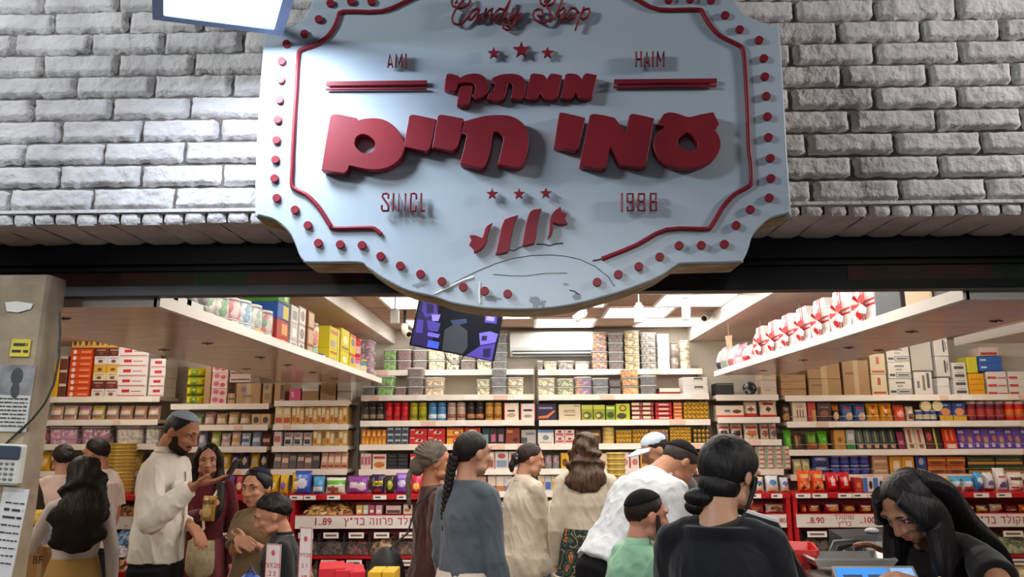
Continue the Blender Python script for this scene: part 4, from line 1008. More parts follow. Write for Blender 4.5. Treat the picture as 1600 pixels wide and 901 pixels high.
# ---- second goods shelf
W2 = 'second shelf, middle rack'
run(('D','T2'), 564, 603, 6, 682, 'box', 'triangle_pack', 'pack', 'orange triangle snack pack', W2, BX('#c9791c', ('p',[(0.1,0.1),(0.9,0.1),(0.5,0.9)],'#e8a83a')), 0.1, 1, 'orange triangle packs')
run(('D','T2'), 564, 603, 5, 671, 'box', 'triangle_pack', 'pack', 'upper orange triangle snack pack', W2, BX('#b8661a', ('p',[(0.1,0.1),(0.9,0.1),(0.5,0.9)],'#efb44a')), 0.1, 1, 'orange triangle packs', zoff=0.072)
run(('D','T2'), 604, 638, 3, 667, 'box', 'small_box', 'box', 'grey blue printed sweet box', W2, BX('#5a6470', (r_,0.1,0.55,0.9,0.85,'#a9b4bc'), (e_,0.5,0.28,0.3,0.2,'#2e3640')), 0.1, 3, 'grey blue sweet boxes')
run(('D','T2'), 639, 696, 2, 669, 'box', 'wafer_box', 'box', 'flat red box with a pale wafer picture', W2, BX('#c31c22', ('p',[(0.3,0.35),(0.7,0.3),(0.8,0.55),(0.45,0.7)],'#ead2b4'), (e_,0.58,0.5,0.1,0.15,'#3a1a14'), (r_,0.05,0.75,0.3,0.9,'#e8b8a8')), 0.12, 2, 'flat red wafer boxes')
run(('D','T2'), 697, 724, 1, 668, 'box', 'wafer_box', 'box', 'yellow box with a red medallion', W2, BX('#dfa41e', (r_,0,0.75,1,1,'#c8381e'), (e_,0.6,0.4,0.25,0.3,'#b8281e'), (e_,0.6,0.4,0.15,0.2,'#f0dca0')), 0.12, 2, 'yellow wafer boxes')
run(('D','T2'), 725, 751, 1, 668, 'box', 'wafer_box', 'box', 'red and yellow box with a round badge', W2, BX('#c2301e', (r_,0,0.05,1,0.4,'#e0a02a'), (e_,0.5,0.5,0.3,0.3,'#f0e0c0')), 0.12, 2, 'red and yellow wafer boxes')
run(('D','T2'), 753, 789, 3, 668, 'box', 'tea_box', 'box', 'dark upright box with a bright window', W2, variants=[BX('#1f3a40', (r_,0.2,0.15,0.8,0.6,'#6fa0a0')), BX('#34202c', (r_,0.2,0.15,0.8,0.6,'#c05a7a')), BX('#2a1c24', (r_,0.2,0.15,0.8,0.6,'#a87a8c'))])
run(('D','T2'), 790, 813, 1, 668, 'box', 'chocolate_box', 'box', 'brick red box with a gold corner', W2, BX('#8a3a26', (r_,0.1,0.7,0.5,0.85,'#c88a4a'), (e_,0.7,0.25,0.2,0.15,'#4a1e16')))
run(('D','T2'), 814, 838, 1, 671, 'box', 'chocolate_box', 'box', 'pale grey box with a dark corner', W2, BX('#a9a7a4', (r_,0,0,0.4,0.45,'#4c4a4e'), (r_,0.3,0.65,0.9,0.8,'#6a6a70')))
W2 = 'second shelf, right half'
run(('E','T2'), 840, 866, 1, 671, 'box', 'chocolate_box', 'box', 'white box with a pale blue band', W2, BX('#dcd8d2', (r_,0,0.8,1,1,'#6a8ab8'), (e_,0.5,0.45,0.2,0.18,'#7a8a9c'), (r_,0.1,0.08,0.9,0.16,'#b8a884')))
run(('E','T2'), 867, 898, 2, 671, 'box', 'small_box', 'box', 'small pink and white box', W2, BX('#e0c4bc', (r_,0.1,0.2,0.9,0.5,'#b85a5a'), (e_,0.5,0.72,0.2,0.15,'#7a3a34')), 0.12, 2, 'small pink and white boxes')
run(('E','T2'), 899, 940, 2, 672, 'box', 'chocolate_box', 'box', 'brown chocolate box behind a woman', W2, BX('#4a2c20', (r_,0.15,0.6,0.85,0.8,'#b8904a')), 0.12, 1)
run(('E','T2'), 942, 962, 1, 667, 'tin', 'gold_tin', 'tin', 'flat gold sweet tin', W2, (('#d2c08a', '#b99a3a'), {'band': '#c9a24a'}), 0.12, 4, 'stacked gold tins')
run(('E','T2'), 963, 988, 1, 672, 'tray', 'chocolate_tray', 'chocolate box', 'gold chocolate gift box with white ribbon', W2, ((5, 3), {}), 0.05)
run(('E','T2'), 989, 1015, 1, 671, 'tray', 'chocolate_tray', 'chocolate box', 'gold chocolate box with brown corners', W2, ((5, 3), {'ball': '#a8782a'}), 0.05)
run(('E','T2'), 1016, 1046, 1, 671, 'tray', 'chocolate_tray', 'chocolate box', 'pink and gold chocolate box over a cap', W2, ((6, 3), {'ball': '#c08a6a'}), 0.05)
run(('E','T2'), 1048, 1082, 1, 667, 'tray', 'chocolate_tray', 'chocolate box', 'large box of gold wrapped chocolates', W2, ((6, 5), {'ball': '#c99a3a'}), 0.05)
run(('E','T2'), 1084, 1111, 1, 669, 'tray', 'chocolate_tray', 'chocolate box', 'dark trimmed box of gold chocolates', W2, ((4, 3), {'ball': '#b8923a', 'base': '#3a2c1c'}), 0.05)
# ---- third goods shelf
W3 = 'third shelf, middle rack'
run(('D','T3'), 564, 580, 3, 708, 'box', 'cracker_box', 'box', 'thin pink and white box', W3, BX('#dccac0', (r_,0.2,0.3,0.8,0.8,'#b8485a')), 0.12)
run(('D','T3'), 582, 604, 1, 709, 'box', 'cracker_box', 'box', 'cream box with an orange biscuit picture', W3, BX('#e2d0b8', (e_,0.5,0.3,0.4,0.2,'#c8742a'), (r_,0.1,0.7,0.9,0.85,'#b8303a')), 0.12)
run(('D','T3'), 605, 638, 2, 709, 'box', 'cracker_box', 'box', 'black sweet box', W3, BX('#1e1c20', (r_,0.1,0.3,0.9,0.45,'#4a4a54')), 0.12, 4, 'stacked black sweet boxes')
run(('D','T3'), 640, 750, 6, 708, 'box', 'cracker_box', 'box', 'red white cracker box', W3, BX('#c22c34', (r_,0.1,0.4,0.9,0.8,'#ead8cc')), 0.12, 1)
run(('D','T3'), 752, 816, 3, 705, 'box', 'cracker_box', 'box', 'pastel cracker box', W3, variants=[BX('#d4a698', (r_,0.1,0.1,0.9,0.5,'#8a4a3a'), (r_,0.1,0.7,0.9,0.9,'#f0e0d0')), BX('#c8c4c0', (r_,0.1,0.1,0.9,0.5,'#7a8aa0'), (e_,0.5,0.75,0.3,0.15,'#a84a4a')), BX('#d0c8c0', (r_,0.1,0.1,0.9,0.5,'#5a6a90'), (r_,0.1,0.7,0.9,0.9,'#b8846a'))], d=0.12)
run(('D','T3'), 817, 836, 1, 706, 'box', 'cracker_box', 'box', 'pale cracker box behind the hair bun', W3, BX('#c9c2ba', (r_,0.2,0.5,0.8,0.8,'#8a5a4a')), 0.12)
W3 = 'third shelf, right half'
run(('E','T3'), 851, 874, 2, 708, 'jar', 'jar', 'jar', 'dark jar with a pink label', W3, ((DARKC+['#b85a6a'], '#2a2422'), {}), 0.08)
run(('E','T3'), 876, 889, 1, 707, 'box', 'cracker_box', 'box', 'yellow biscuit box', W3, BX('#d8a42a', (e_,0.5,0.4,0.35,0.25,'#6a3a1a')), 0.12)
run(('E','T3'), 890, 950, 3, 708, 'box', 'cracker_box', 'box', 'cream biscuit box', W3, BX('#d8c8a8', (r_,0.2,0.2,0.8,0.5,'#a86a3a')), 0.12)
run(('E','T3'), 968, 998, 2, 706, 'box', 'cracker_box', 'box', 'pink edged biscuit box', W3, BX('#e0ccc4', (r_,0,0,0.12,1,'#c84a5a'), (e_,0.55,0.4,0.3,0.2,'#b87a6a')), 0.12)
run(('E','T3'), 1000, 1110, 5, 707, 'box', 'cracker_box', 'box', 'gold biscuit box', W3, BX('#c9a04a', (r_,0.1,0.3,0.9,0.6,'#7a4a1e')), 0.12)
W4 = 'fourth shelf, middle rack'
run(('D','T4'), 640, 760, 6, 744, 'box', 'cookie_box', 'box', 'small pink cookie box', W4, BX('#c8a08a', (r_,0.1,0.1,0.9,0.5,'#8a3a34')), 0.12)
run(('D','T4'), 762, 800, 3, 743, 'box', 'cookie_box', 'box', 'pale cookie box with a coloured foot', W4, variants=[BX('#dcc8b8', (r_,0,0,1,0.35,'#a84a3a')), BX('#d8ccc0', (r_,0,0,1,0.35,'#b8743a')), BX('#d0c8c8', (r_,0,0,1,0.35,'#7a6a9a'))], d=0.12)
run(('E','T4'), 840, 872, 3, 743, 'box', 'cookie_box', 'box', 'upright cookie box with a blue or orange face', 'fourth shelf, right half', variants=[BX('#e0c8a8', (r_,0.1,0.1,0.9,0.6,'#c8803a')), BX('#c8ccd8', (r_,0.1,0.1,0.9,0.6,'#4a6ab0')), BX('#e0d0a8', (r_,0.1,0.1,0.9,0.6,'#c8a03a'))], d=0.12)
run(('D','T5'), 770, 800, 3, 779, 'jar', 'jar', 'jar', 'dark spread jar with a white label', 'fifth shelf, middle rack', ((DARKC+['#e0d8d0'], '#1e1a1a'), {}), 0.08)
run(('E','T5'), 840, 930, 5, 780, 'box', 'cookie_box', 'box', 'dim brown biscuit box', 'fifth shelf, right half', BX('#8a5a3a', (r_,0.1,0.3,0.9,0.6,'#c8a06a')), 0.12)

# ---- far left rack
W = 'far left top shelf'
run(('A','T0'), 67, 79, 1, 564, 'box', 'carton', 'box', 'tall yellow box', W, BX('#dfb01c', (r_,0.2,0.3,0.6,0.7,'#b85a1c')), 0.2)
run(('A','T0'), 80, 92, 1, 556, 'box', 'carton', 'box', 'brown carton behind the cable', W, BX('#6a3428', (r_,0,0.8,1,1,'#cbbfa0')), 0.2, 3, 'brown cartons on the far left top shelf')
run(('A','T0'), 94, 129, 1, 545, 'box', 'sweet_box', 'box', 'bright orange box with a white blob', W, BX('#e0501c', (e_,0.2,0.5,0.09,0.35,'#f0e8e0'), (r_,0.5,0.35,0.95,0.6,'#f0a878'), (r_,0,0,1,0.1,'#b83a14')), 0.25, 8, 'orange boxes on the far left top shelf')
hz = [('#ddd8d4','white'), ('#6a2a28','dark red'), ('#e0d4ae','cream'), ('#dcab2e','yellow'), ('#d9dbe0','pale blue'), ('#5c2426','maroon')]
z_, yo_ = ZS[('A','T0')]
for c in range(2):
    for l in range(6):
        xa, xb = P(131+21*c, 700, yo_).x, P(151+21*c, 700, yo_).x; H_ = (P(150, 543, yo_).z - z_)/6
        good('box', 'sweet_box', 'box', '%s chocolate carton, %s column of the pair by orange boxes' % (hz[l][1], ('left','right')[c]), ((xa+xb)/2, yo_+0.03, z_+0.001+l*H_), (xb-xa, 0.25, H_*0.985), BX(hz[l][0], (e_,0.5,0.35,0.2,0.2,'#7a4a3a'), (r_,0.15,0.65,0.85,0.8,'#b89a8a')), 0, 'chocolate cartons beside the orange boxes')
run(('A','T0'), 94, 167, 4, 523, 'box', 'sweet_box', 'box', 'gold printed carton', 'above the orange boxes', BX('#d9b55a', (e_,0.3,0.5,0.16,0.3,'#6a3a22'), (e_,0.75,0.5,0.14,0.28,'#8a5a2a'), (r_,0,0,1,0.08,'#8a4a22')), 0.25, 1, zoff=P(150,544,yo_).z-z_)
red_logo = lambda col='#e2dedb': BX(col, (r_,0.2,0.45,0.45,0.75,'#c0202c'), (r_,0.5,0.52,0.82,0.6,'#9a5a60'), (r_,0.06,0.1,0.94,0.18,'#b83a48'))
run(('A','T0'), 170, 221, 1, 542, 'box', 'carton', 'carton', 'white carton with a red logo', 'left pile', red_logo(), 0.25, 5, 'white cartons with red logos')
run(('A','T0'), 223, 249, 1, 560, 'box', 'carton', 'carton', 'white carton with a red stripe', 'right pile', BX('#e2dedb', (r_,0.3,0.45,0.75,0.75,'#c0202c'), (r_,0.06,0.1,0.94,0.18,'#b83a48')), 0.25, 4, 'white cartons with red logos')
W = 'far left first shelf'
for i, (c, nm) in enumerate((('#c9a48c','tan'),('#d8c8b0','cream'),('#c890a0','pink'),('#cdbf5a','yellow'),('#b8a08a','beige'),('#c49a80','peach'),('#d4a890','rose'),('#c9a08c','sandy'))):
    run(('A','T1'), 68+22*i, 89+22*i, 1, 633, 'bag', 'nougat_pack', 'pack', 'clear pack of %s nougat' % nm, W, BX(c, (r_,0.15,0.2,0.85,0.7,'#e4d6c4'), (r_,0.15,0.2,0.85,0.3,'#a87a6a')), 0.08)
W = 'far left second shelf'
for x0, x1, c, k, nm in ((56,68,'#c9486a','#e8a0b8','deep pink'),(69,117,'#c88ab0','#e888b8','pink and lilac'),(120,168,'#9a5a7a','#d06a98','purple pink'),(174,221,'#c9bcae','#e4dccc','cream'),(223,246,'#a8b8a0','#dce4d4','pale green')):
    run(('A','T2'), x0, x1, 1, 664, 'tub', 'marshmallow_box', 'tub', 'clear tub of %s marshmallows' % nm, W, (([c, k, '#ead8dc', c],), {'scale': 38, 'lid': '#d8d0d4'}), 0.2)
W = 'far left third shelf'
for i, c in enumerate(('#d8a81c','#c86a1c','#3a3038','#c8901c','#5a3a2a','#a04a2a','#c8a83a','#3a2a3a')):
    run(('A','T3'), 54+24*i, 77+24*i, 1, 706+(i%3)*2, 'bag', 'snack_bag', 'bag', '%s snack bag' % ('yellow','orange','black','amber','brown','brick red','mustard','plum')[i], W, BX(c, (e_,0.5,0.5,0.3,0.25,'#e0c080')), 0.08)
# ---- rack behind the man
W = 'left rack top shelf'
run(('B','T0'), 278, 310, 1, 574, 'bag', 'biscuit_pack', 'pack', 'round yellow and green biscuit pack', W, BX('#d2c41c', (e_,0.5,0.5,0.25,0.3,'#7a9a2a'), (r_,0,0,1,0.16,'#3a7a3a')), 0.14, 4, 'yellow biscuit packs in a pile')
run(('B','T0'), 312, 322, 1, 570, 'box', 'carton', 'carton', 'narrow cardboard carton beside yellow packs', W, BX('#a98355'), 0.2, 1)
run(('B','T0'), 323, 349, 1, 569, 'box', 'sweet_box', 'box', 'pink flowered box', W, BX('#dcb8b4', (e_,0.3,0.55,0.18,0.3,'#c04a6a'), (e_,0.7,0.4,0.16,0.28,'#b83a52'), (r_,0,0,1,0.1,'#e8dcd0')), 0.2, 5, 'pink flowered boxes in a pile')
CARD = '#a88256'
run(('B','T0'), 350, 362, 1, 614, 'box', 'carton', 'carton', 'low brown carton with black print', W, BX(CARD, (r_,0.1,0.4,0.9,0.55,'#4a3a2a'), flaps=True), 0.2)
run(('B','T0'), 363, 403, 1, 598, 'box', 'carton', 'carton', 'open brown carton with purple print', W, BX(CARD, (e_,0.3,0.7,0.12,0.14,'#7a5a7a'), (r_,0.25,0.3,0.7,0.45,'#8a6a5a'), flaps=True), 0.2)
run(('B','T0'), 405, 420, 1, 598, 'box', 'carton', 'carton', 'brown carton with a blue mark', W, BX('#b08a5c', (r_,0.2,0.7,0.6,0.9,'#4a5a7a'), (r_,0.25,0.2,0.85,0.5,'#8a6c4a')), 0.2)
z_, yo_ = ZS[('B','T0')]
run(('B','T0'), 351, 386, 1, 577, 'box', 'long_carton', 'carton', 'long white carton with black stripes', 'above open brown carton', BX('#c9b9a8', (r_,0.05,0.3,0.95,0.6,'#5a3a3a'), (r_,0.25,0.35,0.45,0.55,'#b03a3a')), 0.25, 2, 'long striped cartons', zoff=P(370,597,yo_).z-z_)
W = 'first shelf behind the man'
for i, (c, nm) in enumerate((('#c9a890','pinkish'),('#7a9a6a','green'),('#c48a90','rose'),('#b89a7a','tan'),('#c8a07a','amber'),('#a88a6a','brown'))):
    run(('B','T1'), 275+19*i, 293+19*i, 1, 643+(i%2)*2, 'bag', 'wafer_bag', 'bag', 'clear bag of %s wafers' % nm, W, BX(c, (r_,0.15,0.2,0.85,0.6,'#e0d0bc')), 0.07)
run(('B','T1'), 390, 420, 2, 646, 'box', 'tea_box', 'box', 'small tan box with a dark picture', W, BX('#c8a070', (e_,0.5,0.45,0.3,0.3,'#3a3a44')), 0.1)
W = 'second shelf behind the man'
for i, (c, nm, k) in enumerate((('#b8c85a','lime','#e0dcd0'),('#d8d0c8','white','#c890a0'),('#e0c8c0','pale pink','#d8a030'),('#c8ccd8','white and blue','#4a6aa8'),('#8aa0c0','sky blue','#e0e0e4'),('#5a3028','dark red','#c8a08a'))):
    run(('B','T2'), 326+16*i, 341+16*i, 1, 674+(i%2)*2, 'bag', 'snack_bag', 'bag', '%s snack bag' % nm, W, BX(c, (r_,0.1,0.3,0.9,0.6,k)), 0.07)
run(('B','T2'), 275, 320, 3, 673, 'bag', 'snack_bag', 'bag', 'lavender snack bag by the kippah', W, BX('#8a90b8', (e_,0.5,0.5,0.3,0.25,'#e0d8e0')), 0.07)
W = 'third shelf behind the man'
for i, (c, nm) in enumerate((('#d8b02c','yellow'),('#3a3a6a','navy'),('#2c2a4c','midnight blue'),('#d0a828','mustard'),('#2a2a30','black'))):
    run(('B','T3'), 345+15*i, 359+15*i, 1, 706+(i%2)*2, 'bag', 'chocolate_bag', 'bag', '%s chocolate bag' % nm, W, BX(c, (e_,0.5,0.5,0.28,0.22,'#c8b0a0')), 0.07)
# ---- rack left of centre
W = 'left of centre top shelf'
for x0, x1, yt, c, nm, dc in ((424,440,598,'#b08a5c','brown carton with a white end',(r_,0.6,0.1,0.95,0.9,'#5a4030')), (447,466,607,'#d04a7a','bright pink box with white print',('t','5',0.3,0.5,0.6,'#f4e4ec')), (467,494,600,'#9a7450','open brown carton with a white flap',(r_,0,0.6,1,1,'#e0dcd4')), (496,522,597,'#9c7a52','plain brown carton',(r_,0.4,0,0.42,1,'#7a5c3a'))):
    run(('C','T0'), x0, x1, 1, yt, 'box', 'carton', 'carton', nm, W, BX(c, dc), 0.2)
run(('C','T0'), 523, 546, 1, 596, 'box', 'carton', 'carton', 'white grey carton', W, BX('#bfb8ae', (r_,0,0.9,1,1,'#8c857c')), 0.2, 2, 'white grey cartons left of centre')
W = 'first shelf left of centre'
tan = [BX('#dcb25e', (r_,0.1,0.55,0.9,0.9,'#f0e0b8'), (e_,0.5,0.3,0.35,0.18,'#b8702a')), BX('#e2c98c', (r_,0.1,0.1,0.9,0.4,'#b84a2a'), (r_,0.2,0.6,0.8,0.9,'#f4ead0')), BX('#d89a4a', (r_,0.15,0.3,0.85,0.8,'#ecd8a8'))]
run(('C','T1'), 426, 452, 2, 634, 'box', 'cracker_box', 'box', 'broad yellow cracker box', W, tan[1], 0.14)
run(('C','T1'), 453, 540, 13, 634, 'box', 'cracker_box', 'box', 'thin yellow cracker box', W, variants=tan, d=0.2)
W = 'second shelf left of centre'
run(('C','T2'), 426, 438, 1, 674, 'box', 'cracker_box', 'box', 'pink edged white box', W, BX('#dccac4', (r_,0.1,0.3,0.9,0.7,'#b85a5a')), 0.14)
run(('C','T2'), 440, 486, 3, 675, 'bag', 'biscuit_bag', 'bag', 'white biscuit bag with a dark window', W, BX('#d4ccc8', (r_,0.2,0.2,0.8,0.5,'#4a4450'), (r_,0.2,0.65,0.8,0.8,'#b86a6a')), 0.07)
run(('C','T2'), 488, 542, 8, 672, 'box', 'cracker_box', 'box', 'tan upright biscuit box', W, variants=[tan[0], BX('#c8a468', (r_,0.1,0.2,0.9,0.8,'#e4d4a8')), BX('#b8944a', (r_,0.2,0.5,0.8,0.9,'#7a5a2a'))], d=0.2)
W = 'third shelf left of centre'
run(('C','T3'), 427, 500, 6, 707, 'bar', 'chocolate_bar', 'chocolate bar', 'brown wrapped bar', W, variants=[BX('#4a3430', (r_,0.1,0.5,0.9,0.75,'#c8b0a0')), BX('#6a4a40', (r_,0.1,0.4,0.9,0.7,'#d8b8a0')), BX('#2e2a2c', (r_,0.1,0.55,0.9,0.8,'#8a8078'))], d=0.03)
run(('C','T3'), 502, 543, 4, 706, 'bar', 'chocolate_bar', 'chocolate bar', 'peach wrapped bar', W, BX('#c89474', (r_,0.1,0.4,0.9,0.75,'#e8d0b8'), (r_,0.1,0.1,0.9,0.25,'#8a3a2a')), d=0.03)
# ---- narrow rack of white snacks
W = 'narrow right rack top'
run(('F','T0'), 1124, 1153, 1, 598, 'box', 'storage_box', 'box', 'black box with a pale lid line', W, BX('#29292b', (r_,0.02,0.85,0.98,0.92,'#6a6a6c')), 0.2)
z_, yo_ = ZS[('F','T0')]; q = P(1171, 603, yo_+0.09)
mb = MB(); mb.ell((0,0,0.066), (0.066,0.066,0.066), 14, 10); t = thing('glass_ball', 'dark speckled glass ball on the narrow right rack', 'ornament', (q.x, yo_+0.09, z_+0.002)); mb.build('ball', candy(['#1a1a1e','#2e2e34','#8c8c90','#202024','#55555a'], 26, 0.2), t)
mb = MB(); mb.lathe([(0.03,0),(0.034,0.004),(0.02,0.012)], 12); mb.build('foot', M_DARK, t)
run(('F','T0'), 1196, 1221, 1, 570, 'box', 'carton', 'carton', 'pale upright carton', W, BX('#c9b7a4', (r_,0.2,0.3,0.6,0.35,'#8a7a6a'), (r_,0,0.49,1,0.5,'#8a7a6a')), 0.2, 2, 'pale upright cartons by the glass ball')
W = 'narrow right rack first shelf'
run(('F','T1'), 1122, 1167, 1, 633, 'box', 'snack_multipack', 'pack', 'wide white pack with a brown bar picture', W, BX('#e4cfb8', (r_,0,0,1,0.2,'#d0382c'), (e_,0.75,0.5,0.16,0.16,'#6a3a22'), (r_,0.3,0.45,0.5,0.65,'#5a7aa8')), 0.12)
run(('F','T1'), 1168, 1190, 1, 624, 'bag', 'snack_bag', 'bag', 'tall white bag with a red foot', W, BX('#e6d2bc', (r_,0,0,1,0.22,'#d0382c'), (e_,0.45,0.5,0.22,0.13,'#6a3a22')), 0.08)
run(('F','T1'), 1192, 1221, 1, 623, 'bag', 'snack_bag', 'bag', 'big white bag with red foot and nuts', W, BX('#e8d6c0', (r_,0,0,1,0.2,'#d83a2c'), (e_,0.45,0.5,0.18,0.14,'#5a3020'), (r_,0.2,0.78,0.8,0.88,'#a8342c')), 0.08)
W = 'narrow right rack second shelf'
for x0, x1, nm, c, k in ((1124,1144,'white bag with dark letters','#d8ccc0','#4a3028'), (1145,1164,'pale bag with brown letters','#d0c0b0','#3a2620'), (1165,1189,'white bag with a heart of wafers','#dcccbc','#b86a3a'), (1191,1205,'white bag of small pretzels','#d4bfae','#8a4a2c'), (1206,1218,'thin silver grey bag','#c0b4a8','#6a4a3a')):
    run(('F','T2'), x0, x1, 1, 661, 'bag', 'snack_bag', 'bag', nm, W, BX(c, (e_,0.5,0.4,0.36,0.2,k), (r_,0.15,0.7,0.85,0.8,'#a8443a')), 0.08)
run(('F','T3'), 1180, 1234, 4, 697, 'box', 'stock_cube_box', 'box', 'small green box', 'right corner third shelf', variants=[BX('#d8cdbc', (r_,0,0,0.4,1,'#9aa88a'), (r_,0.45,0.1,0.95,0.35,'#c0343a'))], d=0.12, layers=5)
run(('F','T3'), 1122, 1178, 3, 698, 'box', 'stock_cube_box', 'box', 'cream box behind the black hair', 'narrow right rack third shelf', BX('#d8c8b4', (r_,0.1,0.1,0.9,0.4,'#b8443a')), 0.12, 1)
# ---- right rack
W = 'right rack top shelf'
for x0, x1, yt, n, col, nm in ((1227,1268,585,3,CARD,'plain brown carton with print'), (1270,1324,565,2,'#a17c52','large brown carton'), (1326,1370,562,1,'#9e7a50','big closed brown carton')):
    run(('G','T0'), x0, x1, 1, yt, 'box', 'carton', 'carton', nm, W, BX(col, (r_,0.1,0.6,0.4,0.66,'#6a4e30'), flaps=(n != 3)), 0.25, n, 'brown cartons on the right rack')
run(('G','T0'), 1371, 1397, 1, 552, 'box', 'carton', 'carton', 'cream carton with red print', W, BX('#cdbf98', (r_,0.1,0.08,0.9,0.18,'#b03a34'), (r_,0.4,0.5,0.6,0.85,'#b0504a')), 0.25, 2, 'cream cartons on the right rack')
run(('G','T0'), 1399, 1437, 1, 540, 'box', 'carton', 'carton', 'white carton with a framed black label', W, BX('#d3d0c6', (r_,0.06,0.15,0.3,0.3,'#4a4a4a'), (r_,0.34,0.08,0.95,0.38,'#4a4a4a'), (r_,0.37,0.12,0.92,0.34,'#d3d0c6'), (r_,0.42,0.17,0.88,0.28,'#5a5a5a'), (r_,0.3,0.72,0.7,0.82,'#6a6a6a'), (r_,0.35,0.52,0.6,0.6,'#8a8a8a')), 0.25, 3, 'white printed cartons on the right rack')
run(('G','T0'), 1439, 1469, 1, 580, 'box', 'carton', 'carton', 'white carton printed sideways', W, BX('#d5d0c8', (r_,0.15,0.3,0.3,0.6,'#7a7a7a'), (r_,0.45,0.2,0.6,0.85,'#8a7a6a'), (r_,0.7,0.3,0.85,0.95,'#5a5a5a')), 0.25)
z_, yo_ = ZS[('G','T0')]
run(('G','T0'), 1437, 1472, 1, 533, 'box', 'carton', 'carton', 'plain grey carton above the sideways print', W, BX('#b3aea6', (r_,0,0.02,1,0.03,'#8a857c')), 0.25, zoff=P(1455,579,yo_).z-z_)
run(('G','T0'), 1476, 1496, 1, 590, 'box', 'carton', 'carton', 'small white carton', W, BX('#d8d5cf'), 0.12, 2, 'small white cartons right rack')
run(('G','T0'), 1477, 1500, 1, 524, 'box', 'carton', 'carton', 'white carton with slanting script', 'above small white cartons', BX('#c9c6c0', (r_,0.6,0.2,0.72,0.8,'#3a3a3a'), (r_,0.78,0.3,0.84,0.7,'#5a5a5a')), 0.25, 2, 'script cartons on the right rack', zoff=P(1487,588,yo_).z-z_)
run(('G','T0'), 1502, 1525, 1, 566, 'box', 'carton', 'carton', 'white carton with a black barcode', W, BX('#d4d0ca', (r_,0.15,0.2,0.85,0.55,'#4c4a4a'), (r_,0.3,0.7,0.8,0.8,'#8a8a8a')), 0.25, 4, 'barcode cartons on the right rack')
run(('G','T0'), 1527, 1552, 1, 583, 'box', 'carton', 'carton', 'orange yellow carton', W, BX('#dda01e', (r_,0.1,0.4,0.9,0.5,'#b87c10')), 0.25, 2, 'orange yellow cartons on the right rack')
run(('G','T0'), 1556, 1588, 1, 580, 'box', 'carton', 'carton', 'white carton with a red edge', W, BX('#ddd8d2', (r_,0,0.05,0.45,0.35,'#c83a34'), (r_,0.5,0.1,0.95,0.25,'#c85a54')), 0.25, 3, 'red edged cartons on the right rack')
run(('G','T0'), 1590, 1622, 1, 580, 'box', 'carton', 'carton', 'white carton by the frame edge', W, BX('#ddd8d2', (r_,0,0.05,0.45,0.35,'#c83a34')), 0.25, 3, 'white cartons at the frame edge')
zo = P(1570,579,yo_).z-z_
run(('G','T0'), 1546, 1584, 1, 556, 'box', 'carton', 'carton', 'blue carton above red edged cartons', W, BX('#2f5da8', (r_,0.05,0.4,0.3,0.6,'#d8dce4')), 0.22, 2, 'blue cartons on the right rack', zoff=zo)
run(('G','T0'), 1528, 1544, 1, 557, 'box', 'carton', 'carton', 'lime yellow carton beside blue cartons', W, BX('#c3bd3a'), 0.2, 1, zoff=P(1535,582,yo_).z-z_)
run(('G','T0'), 1550, 1580, 1, 542, 'box', 'carton', 'carton', 'pale carton with a red label', W, BX('#cbb9ac', (r_,0,0.1,0.9,0.4,'#a83a34')), 0.2, zoff=P(1570,555,yo_).z-z_)
W = 'right rack first shelf'
for x0, x1, yt, kd, nm, c, decs in (
 (1227,1242,626,'bag','dark brown nut bag','#3c2620',((e_,0.5,0.25,0.4,0.2,'#b8844a'),(r_,0.2,0.6,0.8,0.75,'#8a7060'))),
 (1243,1266,627,'box','cream box with dark sticks','#dfccb2',((r_,0.3,0.2,0.36,0.6,'#4a2a1e'),(r_,0.5,0.2,0.56,0.6,'#4a2a1e'),(r_,0.7,0.2,0.76,0.6,'#4a2a1e'),(r_,0.25,0.72,0.75,0.8,'#b8a088'))),
 (1267,1280,627,'box','red and gold box','#b0302a',((r_,0.5,0,1,0.6,'#c8904a'),)),
 (1281,1304,628,'box','dark brown chocolate box','#38211c',((e_,0.5,0.4,0.3,0.2,'#8a4a34'),(r_,0.2,0.7,0.8,0.8,'#7a5a4a'))),
 (1305,1320,628,'bag','brown and orange bag','#4c2a1e',((r_,0,0.6,1,0.9,'#c8702a'),(e_,0.5,0.3,0.3,0.2,'#e0c0a0')))):
    run(('G','T1'), x0, x1, 1, yt, kd, 'chocolate_box' if kd == 'box' else 'snack_bag', kd, nm, W, BX(c, *decs), 0.09)
run(('G','T1'), 1322, 1361, 2, 630, 'bag', 'snack_bag', 'bag', 'blue chocolate bag with almonds', W, BX('#3f68a4', (e_,0.6,0.3,0.3,0.22,'#d8b088'), (r_,0.2,0.7,0.8,0.82,'#b0404a')), 0.09)
run(('G','T1'), 1362, 1404, 2, 629, 'bag', 'snack_bag', 'bag', 'orange yellow snack bag', W, BX('#dd9a18', (e_,0.5,0.78,0.24,0.12,'#b8481e'), (e_,0.5,0.35,0.34,0.2,'#c87a14'), (e_,0.4,0.32,0.1,0.08,'#7a3a14')), 0.09)
run(('G','T1'), 1405, 1423, 1, 632, 'bag', 'snack_bag', 'bag', 'coral red snack bag', W, BX('#d85038', (e_,0.5,0.45,0.3,0.2,'#e8a08a')), 0.09)
run(('G','T1'), 1424, 1437, 1, 634, 'bag', 'snack_bag', 'bag', 'small white and brown bag', W, BX('#d8c4b0', (r_,0.2,0.2,0.8,0.5,'#6a4030')), 0.07)
run(('G','T1'), 1438, 1472, 3, 640, 'tin', 'biscuit_tin', 'tin', 'small blue tin of biscuits', W, (('#34559a', '#c9b48a'), {'band': '#d8c8a0'}), 0.09)
z_, yo_ = ZS[('G','T1')]
